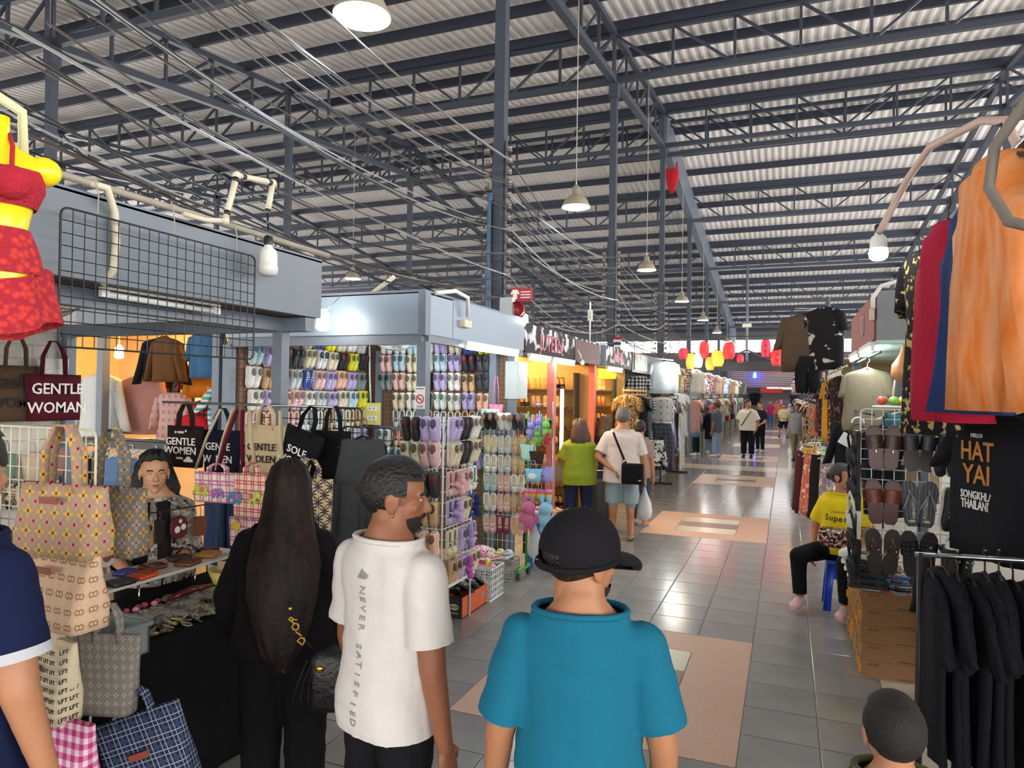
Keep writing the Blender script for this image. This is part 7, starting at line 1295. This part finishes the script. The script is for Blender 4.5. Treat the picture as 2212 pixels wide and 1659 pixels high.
[MB().tube([(.02*k-.1, -.03, .2), (.02*k-.13, -.05, .12), (.03*k-.15, -.05, .05)], .003, 5).build('tassel', BKL, t) for k in range(3)]
# ---- person in navy at the edge
P = person('person in a navy T-shirt with pale sleeve cuffs next to the cream tote stand', -2.09, 1.2, .1, 1.75, 'tan', 'short', HAIRB, head=(.3, -.1, 0), aR=(V((.22, .0, -1)), V((.12, .25, -1))), topm=fab('#131b3c', 'navy_tee', bump=.25), sleeve=.55, hem=.47, botm=fab('#22252c'), shoem=SHOEB, fat=1.1, vox=.01, wr=.005, ease=.022)
u, e = P['J']['sR'], P['J']['eR']; w0 = u.lerp(e, .64); w1 = u.lerp(e, .73); MB().tube([w0, w1], [.033*1.75+.026, .033*1.75+.0265], 20, False).build('sleeve_cuff', fab('#b9bcc0'), P['root'])
# ---- child
P = person('small child with cropped black hair beside the black T-shirt rail', .26, 2.0, .05, 1.1, 'tan', 'short', mat('cropped_hair', '#17130f', rough=.7, var=.2, bump=.5, bs=200), head=(.05, -.12, 0), topm=fab('#5a5f3c', 'moss_tee'), sleeve=.55, hem=.46, bottom='shorts', botm=fab('#22252c'), shoem=SHOEB, vox=.01, fat=1.0, wr=.003, hs=.185)
# ---- stall keeper
FUR = patf('grey_mottled_blouse', P_print('#7d776e', ['#2c2724', '#b0a89c'], 26, .5)); P = person('stall keeper in a grey mottled blouse with dark scarf behind the shelf', -3.42, 3.0, -2.3, 1.47, 'fair', 'shoulder', HAIRB, head=(.1, -.05, 0), topm=FUR, top='blouse', sleeve=1.5, hem=.5, aL=(V((-.2, .3, -1)), V((.4, .9, -.1))), aR=(V((.2, .3, -1)), V((-.4, .9, -.2))), botm=BPANT, shoem=SHOEB, fem=True, fat=1.35, vox=.012, wr=.004, ease=.02)
for s in (-1, 1): strap_on(P, 'scarf_end', (s*.05, 1.2), (s*.06, .85), fab('#1c1917', 'dark_scarf'), .035, True)
# ---- woman in green
P = person('woman in a lime green T-shirt with wavy brown hair at the sandal shop', -2.5, 8.7, .5, 1.5, 'olive', 'shoulder', HAIRBR, head=(.2, -.1, 0), aL=(V((-.4, .1, -1)), V((-.2, .7, -.8))), aR=(V((.25, .15, -1)), V((.1, .6, -.8))), topm=fab('#8a9a2e'), sleeve=.55, hem=.45, botm=fab('#222c48'), bottom='jeans', shoem=SHOEB, fem=True, fat=1.3, vox=.013, wr=.004, ease=.025)
t = tote('taupe leather tote on the arm of the woman in green', .3, .3, .12, mat('taupe_leather', '#7d7054', rough=.5), (-2.8, 8.55, .98), .4, hl=.3, handles=1, name='shoulder_bag', cat='bag', hw=.014)
# ---- grey-haired man
LT = fab('#cdbfb6', 'pale_tee'); P = person('grey-haired man in a pale T-shirt and denim shorts with one hand behind his back', -1.94, 8.75, .12, 1.67, 'olive', 'short', HAIRG, head=(.05, -.05, 0), aL=(V((-.45, -.25, -1)), V((.75, -.35, -.55))), aR=(V((.28, .05, -1)), V((.08, .15, -1))), topm=LT, sleeve=.6, hem=.44, bottom='shorts', botm=fab('#8b9ba0', 'pale_denim'), shoem=SM('#2a2a2c'), shoe_kind='flip', fat=1.22, vox=.012, wr=.005, ease=.026)
strap_on(P, 'bag_strap', (-.1, 1.36), (.11, .86), fab('#141416'), .02); t = thing('messenger_bag', 'black messenger bag on the hip of the grey-haired man', 'bag', (-1.76, 8.52, .74), .1); MB().loft([[(px, py, z) for px, py in rrect(.27*s, .09, .03, 3)] for z, s in ((0, .95), (.03, 1), (.22, 1), (.25, .95))]).build('bag_body', fab('#121214', 'black_nylon'), t); MB().box((.09, -.047, .05), (.035, .004, .016)).build('badge', mat('gold_badge', '#b8a23a', rough=.4), t); MB().tube([(-.12, 0, .22), (-.11, -.02, .27), (-.09, 0, .3)], .01, 6).build('buckle', CHROME, t)
MB().tube([(.048*math.cos(a), -.005+.05*math.sin(a), 1.405) for a in [2*PI*k/20 for k in range(21)]], .016, 8).build('maroon_collar', fab('#5a1420'), P['root'])
w = P['root'].matrix_basis@P['J']['wR']; t = thing('carrier_bag', 'white plastic carrier bag hanging from the hand of the grey-haired man', 'plastic bag', (w.x, w.y, w.z-.5)); MB().lathe([(.012, .4), (.02, .36), (.04, .3), (.085, .2), (.1, .1), (.085, .02), (.04, -.02), (.005, -.03)], 14).build('film', mat('white_film', '#c9c8c6', rough=.35, alpha=.85), t)
t = thing('suitcase', 'dark grey ribbed suitcase standing beside the woman in green', 'suitcase', (-2.32, 9.25, 0), .2); MB().loft([[(px, py, z) for px, py in rrect(.36*s, .24*s, .05, 4)] for z, s in ((.05, .94), (.08, 1), (.64, 1), (.67, .94))]).build('shell', pla('#2c2a2a', .4), t); [MB().box((-.12+.06*k, -.121, .36), (.02, .006, .54)).build('rib', pla('#1f1d1d', .4), t) for k in range(5)]; MB().tube([(-.08, 0, .66), (-.08, 0, .8), (.08, 0, .8), (.08, 0, .66)], .01, 6).build('handle', CHROME, t); [MB().ell((sx*.13, sy*.08, .028), (.02, .028, .028)).build('wheel', BLKM, t) for sx in (-1, 1) for sy in (-1, 1)]; MB().box((.06, -.122, .42), (.02, .004, .06)).build('luggage_tag', WHITE, t)
person('dark-haired woman in navy beyond the grey-haired man', -2.5, 10.15, .3, 1.5, 'olive', 'shoulder', HAIRBR, head=(-.6, -.1, 0), topm=fab('#1c2030'), hem=.46, botm=fab('#2a3a5c'), bottom='jeans', shoem=SM('#8a7a6a'), shoe_kind='flip', fem=True, vox=.016); person('person in jeans and slippers hidden beyond the grey-haired man', -1.92, 9.75, 0, 1.48, 'tan', 'bun', HAIRB, topm=fab('#9a8a86'), hem=.46, botm=fab('#2c3f66'), bottom='jeans', shoem=SM('#6a7f9a'), shoe_kind='flip', fem=True, vox=.016)
# ---- seated woman in yellow
YT = fab('#d9bc1e', 'yellow_tee'); P = person('seated woman in a yellow lettered T-shirt and pink clogs with a patterned waist bag', .47, 6.75, 2.78, 1.56, 'tan', 'bun', HAIRB, head=(1.35, -.05, 0), aL=(V((-.25, .2, -1)), V((.1, .6, -.5))), aR=(V((.4, -.05, -1)), V((-.1, .55, -.9))), lL=(V((-.1, .95, -.1)), V((0, -.1, -1))), lR=(V((.5, .85, -.1)), V((-.05, -.02, -1))), topm=YT, sleeve=.55, hem=.5, botm=fab('#121216'), bottom='trousers', shoem=SM('#cfa8a6'), fem=True, fat=1.12, vox=.012, wr=.004, pel=.52, ease=.02)
pz = P['pz']; print_letters(P, 'Supers', .075, [(.1-.04*k, .7*1.56+pz) for k in range(6)], TBK, 0, back=False); print_letters(P, 'LIFESTYLE', .018, [(.06-.014*k, .735*1.56+pz) for k in range(9)], TBK, 0, back=False)
t = thing('waist_bag', 'dark red ethnic-pattern waist bag on the lap of the seated woman', 'bag', (.4, 6.52, .66), 2.78+PI); MB().loft([[(px*s, py, z) for px, py in rrect(.28, .11, .04, 4)] for z, s in ((-.08, .75), (-.05, .95), (.03, 1), (.07, .9))]).build('bag_body', patf('ethnic', P_print('#4a1420', ['#8a3a3a', '#c9b8a0', '#1c1418'], 34, .5)), t); MB().tube([(-.13, -.05, .04), (0, -.065, .05), (.13, -.05, .04)], .006, 6).build('zip', CHROME, t)
t = thing('plastic_stool', 'blue plastic stool under the seated woman in yellow', 'stool', (.48, 6.8, 0)); MB().bx(-.15, .15, -.15, .15, .4, .43).build('seat', pla('#1c3fae', .35), t); [MB().loft([[(sx*o+x, sy*o+yv, z) for x, yv in ((-.03, -.03), (.03, -.03), (.03, .03), (-.03, .03))] for z, o in ((0, .14), (.4, .11))]).build('leg', pla('#1c3fae', .35), t) for sx in (-1, 1) for sy in (-1, 1)]; [MB().box((0, s*.12, .33), (.22, .012, .13)).build('apron', pla('#1c3fae', .35), t) for s in (-1, 1)]
# ---- people further down the aisle
FV = dict(vox=.02, hv=.06, wr=.0)
person('boy in a blue T-shirt and dark trousers beside the tan cabinet', -2.55, 21.6, 1.0, 1.33, 'tan', 'short', HAIRB, head=(.3, 0, 0), aL=(V((-.15, .1, -1)), V((.3, .8, -.3))), topm=fab('#4f7fb5'), hem=.42, botm=fab('#1c2428'), shoem=SM('#d0d0cc'), **FV)
person('woman in black with a dusty rose headscarf next to the boy', -2.2, 22.6, .4, 1.52, 'tan', 'hijab', fab('#a06068'), top='tunic', topm=fab('#121214'), sleeve=1.7, hem=.3, botm=fab('#6a7f9c'), shoem=SM('#d0d0cc'), fem=True, fat=1.2, **FV)
person('man in a grey polo shirt and light jeans standing sideways', -1.95, 21.5, 1.35, 1.64, 'brown', 'short', HAIRB, top='polo_shirt', topm=fab('#4c5662'), sleeve=.6, hem=.45, botm=fab('#8098b0'), bottom='jeans', shoem=SM('#c9c9c4'), fat=1.25, **FV)
P = person('man in an oversized white T-shirt with a crossbody strap walking toward the camera crossing', -1.07, 21.7, PI-.1, 1.72, 'tan', 'short', HAIRB, head=(1.0, 0, 0), aL=(V((-.35, -.05, -1)), V((.2, .35, -.9))), aR=(V((.35, -.05, -1)), V((-.2, .35, -.9))), topm=fab('#cfc9bc'), sleeve=.62, hem=.47, bottom='wide', botm=fab('#16171c'), shoem=SHOEB, fat=1.15, vox=.018, hv=.05, wr=.004, ease=.04); strap_on(P, 'crossbody_strap', (-.1, 1.38), (.16, .95), fab('#17171a'), .02, True)
person('man in a black T-shirt half hidden behind the man with the crossbody strap', -.8, 23.9, 2.6, 1.64, 'tan', 'short', HAIRB, head=(.3, 0, 0), aL=(V((-.1, .1, -1)), V((.3, .8, -.4))), topm=fab('#1b1e26'), hem=.46, botm=fab('#15161a'), shoem=SM('#b8b49a'), **FV)
person('man in a grey long-sleeved top and khaki trousers on the right of the aisle', .3, 21.4, 2.9, 1.64, 'brown', 'short', HAIRB, top='long_sleeved_top', topm=fab('#85868a'), sleeve=1.9, hem=.47, botm=fab('#8a7650'), shoem=SM('#3a3a3e'), fat=1.15, **FV)
person('small child in a red patterned top and red shorts by the khaki trousers', .52, 21.4, 2.9, 1.02, 'tan', 'short', HAIRB, topm=patf('kid_print', P_print('#6a2a2c', ['#c8a070', '#2a2a30'], 20, .5)), bottom='shorts', botm=fab('#9a1f28'), shoem=SHOEB, **FV)
person('person in a cream T-shirt and black shorts farther along the aisle', -.12, 32.6, PI, 1.5, 'tan', 'short', HAIRB, aL=(V((-.2, .1, -1)), V((.5, .8, -.2))), aR=(V((.2, .1, -1)), V((-.5, .8, -.2))), lL=(V((-.12, .02, -1)), V((-.05, -.05, -1))), lR=(V((.16, .02, -1)), V((.12, -.1, -1))), topm=fab('#c9c09a'), hem=.48, bottom='shorts', botm=fab('#15151a'), shoem=SHOEB, fat=1.15, **FV)
person('woman in a lilac headscarf behind the cream T-shirt', .15, 39.0, PI, 1.42, 'tan', 'hijab', fab('#a29ab4'), top='tunic', topm=fab('#9a92aa'), sleeve=1.8, hem=.42, botm=fab('#17171c'), shoem=SHOEB, fem=True, **FV); person('man in a magenta shirt and blue jeans far along the aisle', -.9, 43.0, PI, 1.56, 'tan', 'short', HAIRB, topm=fab('#a02a6a'), hem=.45, botm=fab('#3c5c8c'), shoem=SHOEB, **FV); person('person in an orange top at the far end of the aisle', -.6, 45.0, PI, 1.6, 'tan', 'short', HAIRB, topm=fab('#c86a4a'), hem=.45, botm=fab('#8a6a5a'), shoem=SHOEB, **FV); person('person in a pink tunic at the far end of the aisle', -.35, 46.2, 0, 1.58, 'tan', 'hijab', fab('#c98a94'), top='tunic', topm=fab('#b85a6a'), sleeve=1.8, hem=.4, botm=fab('#5a4a52'), shoem=SHOEB, fem=True, **FV)
# ================================================================ FAR END
WALLM = mat('far_wall_board', '#57585a', rough=.7, var=.1)
wf = struct(MB().bx(-36, 16, 47.5, 47.7, 0, 4.62).build('wall_far', WALLM)); up = MB().bx(-36, 16, 47.5, 47.7, 5.42, 6.2); struct(up.build('trim_1', WALLM))
for k in range(60): x = -20+.6*k; MB().bx(x-.02, x+.02, 47.52, 47.56, 4.62, 5.42).build('clerestory_bar', STEEL, wf)
LTH = [('red', '#c01c1c', 3), ('orange', '#c8641c', 4), ('amber', '#c87a24', 4), ('crimson', '#b0182c', 3), ('white', '#d8dce4', 4), ('yellow', '#cdb030', 4)]
def lantern(label, x, y, z, w, h, c, em, kanji=None):
    t = thing('paper_lantern', label, 'lantern', (x, y, z)); m = mat('lantern_'+c, c, rough=.6, emit=em*.22, ec=c)
    n = 14; b = MB().lathe([(w*.25, -h*.5), (w*.38, -h*.46)]+[(w*.5*(1-.35*abs(2*k/n-1)**3)*(1+.02*(k % 2)), -h*.46+h*.92*k/n) for k in range(1, n)]+[(w*.38, h*.46), (w*.25, h*.5)], 20, cap=True); b.build('shade', m, t)
    for s in (-1, 1): MB().lathe([(w*.26, s*h*.5), (w*.26, s*h*.54)], 14, cap=True).build('rim', BLKM, t)
    MB().tube([(0, 0, h*.5), (0, 0, 3.64-z)], .006, 5).build('cord', BLKM, t)
    if kanji:
        for k in range(2): MB().box((-.0, -w*.49, .08-.16*k), (w*.3, .008, .02)).build('brush_mark', TBK, t); MB().box((.0, -w*.49, .04-.16*k), (.02, .008, .1)).build('brush_mark', TBK, t)
Y = 22.0
rod('cable the lanterns hang from across the aisle', (-3.15, Y, 3.62), (1.1, Y, 3.62), .012, BLKM, 'lantern_cable', 'cable')
for k, (x, z, w, h, ci, n) in enumerate(((-3.0, 3.1, .3, .34, 3, 'small crimson round'), (-2.78, 2.86, .28, .5, 2, 'amber oval'), (-2.38, 3.22, .3, .5, 0, 'tall red'), (-2.55, 2.9, .26, .45, 4, 'red and white'), (-2.2, 2.8, .28, .4, 1, 'orange striped'), (-1.98, 2.95, .38, .48, 2, 'amber oval with a green glow'), (-1.65, 3.18, .36, .5, 0, 'round red glowing'), (-1.32, 2.95, .2, .25, 3, 'tiny crimson'), (-.6, 3.25, .28, .52, 3, 'slim dark red lettered'), (-.27, 2.98, .38, .5, 0, 'large red lettered'), (.03, 3.36, .28, .4, 0, 'bright red cylinder'), (.05, 3.0, .3, .34, 5, 'yellow'), (.4, 3.0, .36, .5, 4, 'white lettered'))): lantern(n+' paper lantern on the cable across the aisle', x, Y, z, w, h, LTH[ci][1], LTH[ci][2], k in (8, 9, 12))
# shutters and banners of the far shops
t = thing('far_shop', 'striped roller shutters and dark beam closing the far end of the aisle', 'shop', (-.8, 46.8, 0))
DKB = mat('dark_beam', '#1f1d20', rough=.6); SLT = mat('shutter_slat', '#8a7a7c', rough=.5); [MB().bx(-2.6, 2.2, -.02, .02, 2.35+.135*k, 2.45+.135*k).build('slat', SLT, t) for k in range(10)]; MB().bx(-2.6, 2.2, .03, .06, 2.2, 3.75).build('backing', mat('maroon_panel', ''), t)
MB().bx(-3.0, 2.6, -.1, .1, 3.8, 4.55).build('beam', DKB, t); [MB().bx(x-.08, x+.08, -.08, .08, 0, 3.8).build('post', POST, t) for x in (-2.7, 2.3)]
t = thing('banner', 'orange banner strip on the far shutters', 'banner', (-.85, 46.7, 3.42)); MB().box((0, 0, 0), (1.1, .02, .25)).build('cloth', mat('orange_banner', '#cf5a24', rough=.6), t); MB().box((0, -.012, 0), (.7, .004, .06)).build('print_line', TWH, t)
t = thing('banner', 'red canopy strip below the far shutters', 'banner', (-.9, 46.5, 2.15)); MB().box((0, 0, 0), (1.3, .3, .28)).build('cloth', mat('red_canopy', '#b82a24', rough=.6), t); MB().box((0, -.16, -.12), (1.3, .02, .06)).build('valance', mat('red_canopy', ''), t)
bulb('blue glowing bulb before the far shutters', (-1.9, 46.4, 3.1), .12, mat('blue_glow', '#2a3cff', emit=12, ec='#2030ff'), mat('blue_glow', ''), hold=False, arm=(0, .35, .3)); tube_lamp('lit tube along the far shutter foot', (-1.2, 46.73, 2.3), (.4, 46.73, 2.3), TUBE)
hang('tee', 'black T-shirt with white print on the far shop front', BLK, (-1.9, 46.66, 2.0), 0, .6, .8, .08, 1, .25); hang('tee', 'charcoal printed T-shirt on the far shop front', fab('#2c2d33'), (.5, 46.66, 2.0), 0, .6, .8, .08, 2, .25)
# gantry pole over the aisle
t = thing('gantry', 'dark triangular gantry on a pole hanging over the aisle', 'frame', (-1.55, 30.0, 0)); MB().tube([(0, 0, 2.55), (0, 0, ztop(30)-.9)], .05, 8).build('pole', STEEL_L, t)
for s in (-1, 1): MB().tube([(0, 0, 3.7), (s*1.3, 0, 3.1)], .04, 6).build('strut', STEEL, t)
MB().box((.3, 0, 3.02), (2.6, .2, .4)).build('crossbar', DKB, t); MB().box((0, -.05, 4.7), (.35, .1, .14)).build('junction_box', PVC, t)
t = thing('thai_flag_string', 'red, white and blue striped cloth tied on the second cable column', 'flag', (-3.05, 13.2, 2.75)); [MB().box((0, -.02, .16-.05*k), (.16-.01*k, .02, .05)).build('stripe', fab(c), t) for k, c in enumerate(('#a8262c', '#d8d6d0', '#2c3a70', '#d8d6d0', '#a8262c'))]
t = thing('red_rag', 'red cloth tied on the rafter above the aisle', 'cloth', (-3.2, 20.6, 8.1)); MB().loft([[(w*math.cos(a), w*.6*math.sin(a), z) for a in [2*PI*j/8 for j in range(8)]] for z, w in ((.55, .15), (.2, .2), (-.1, .15), (-.35, .05))]).build('cloth', fab('#a01c24'), t)
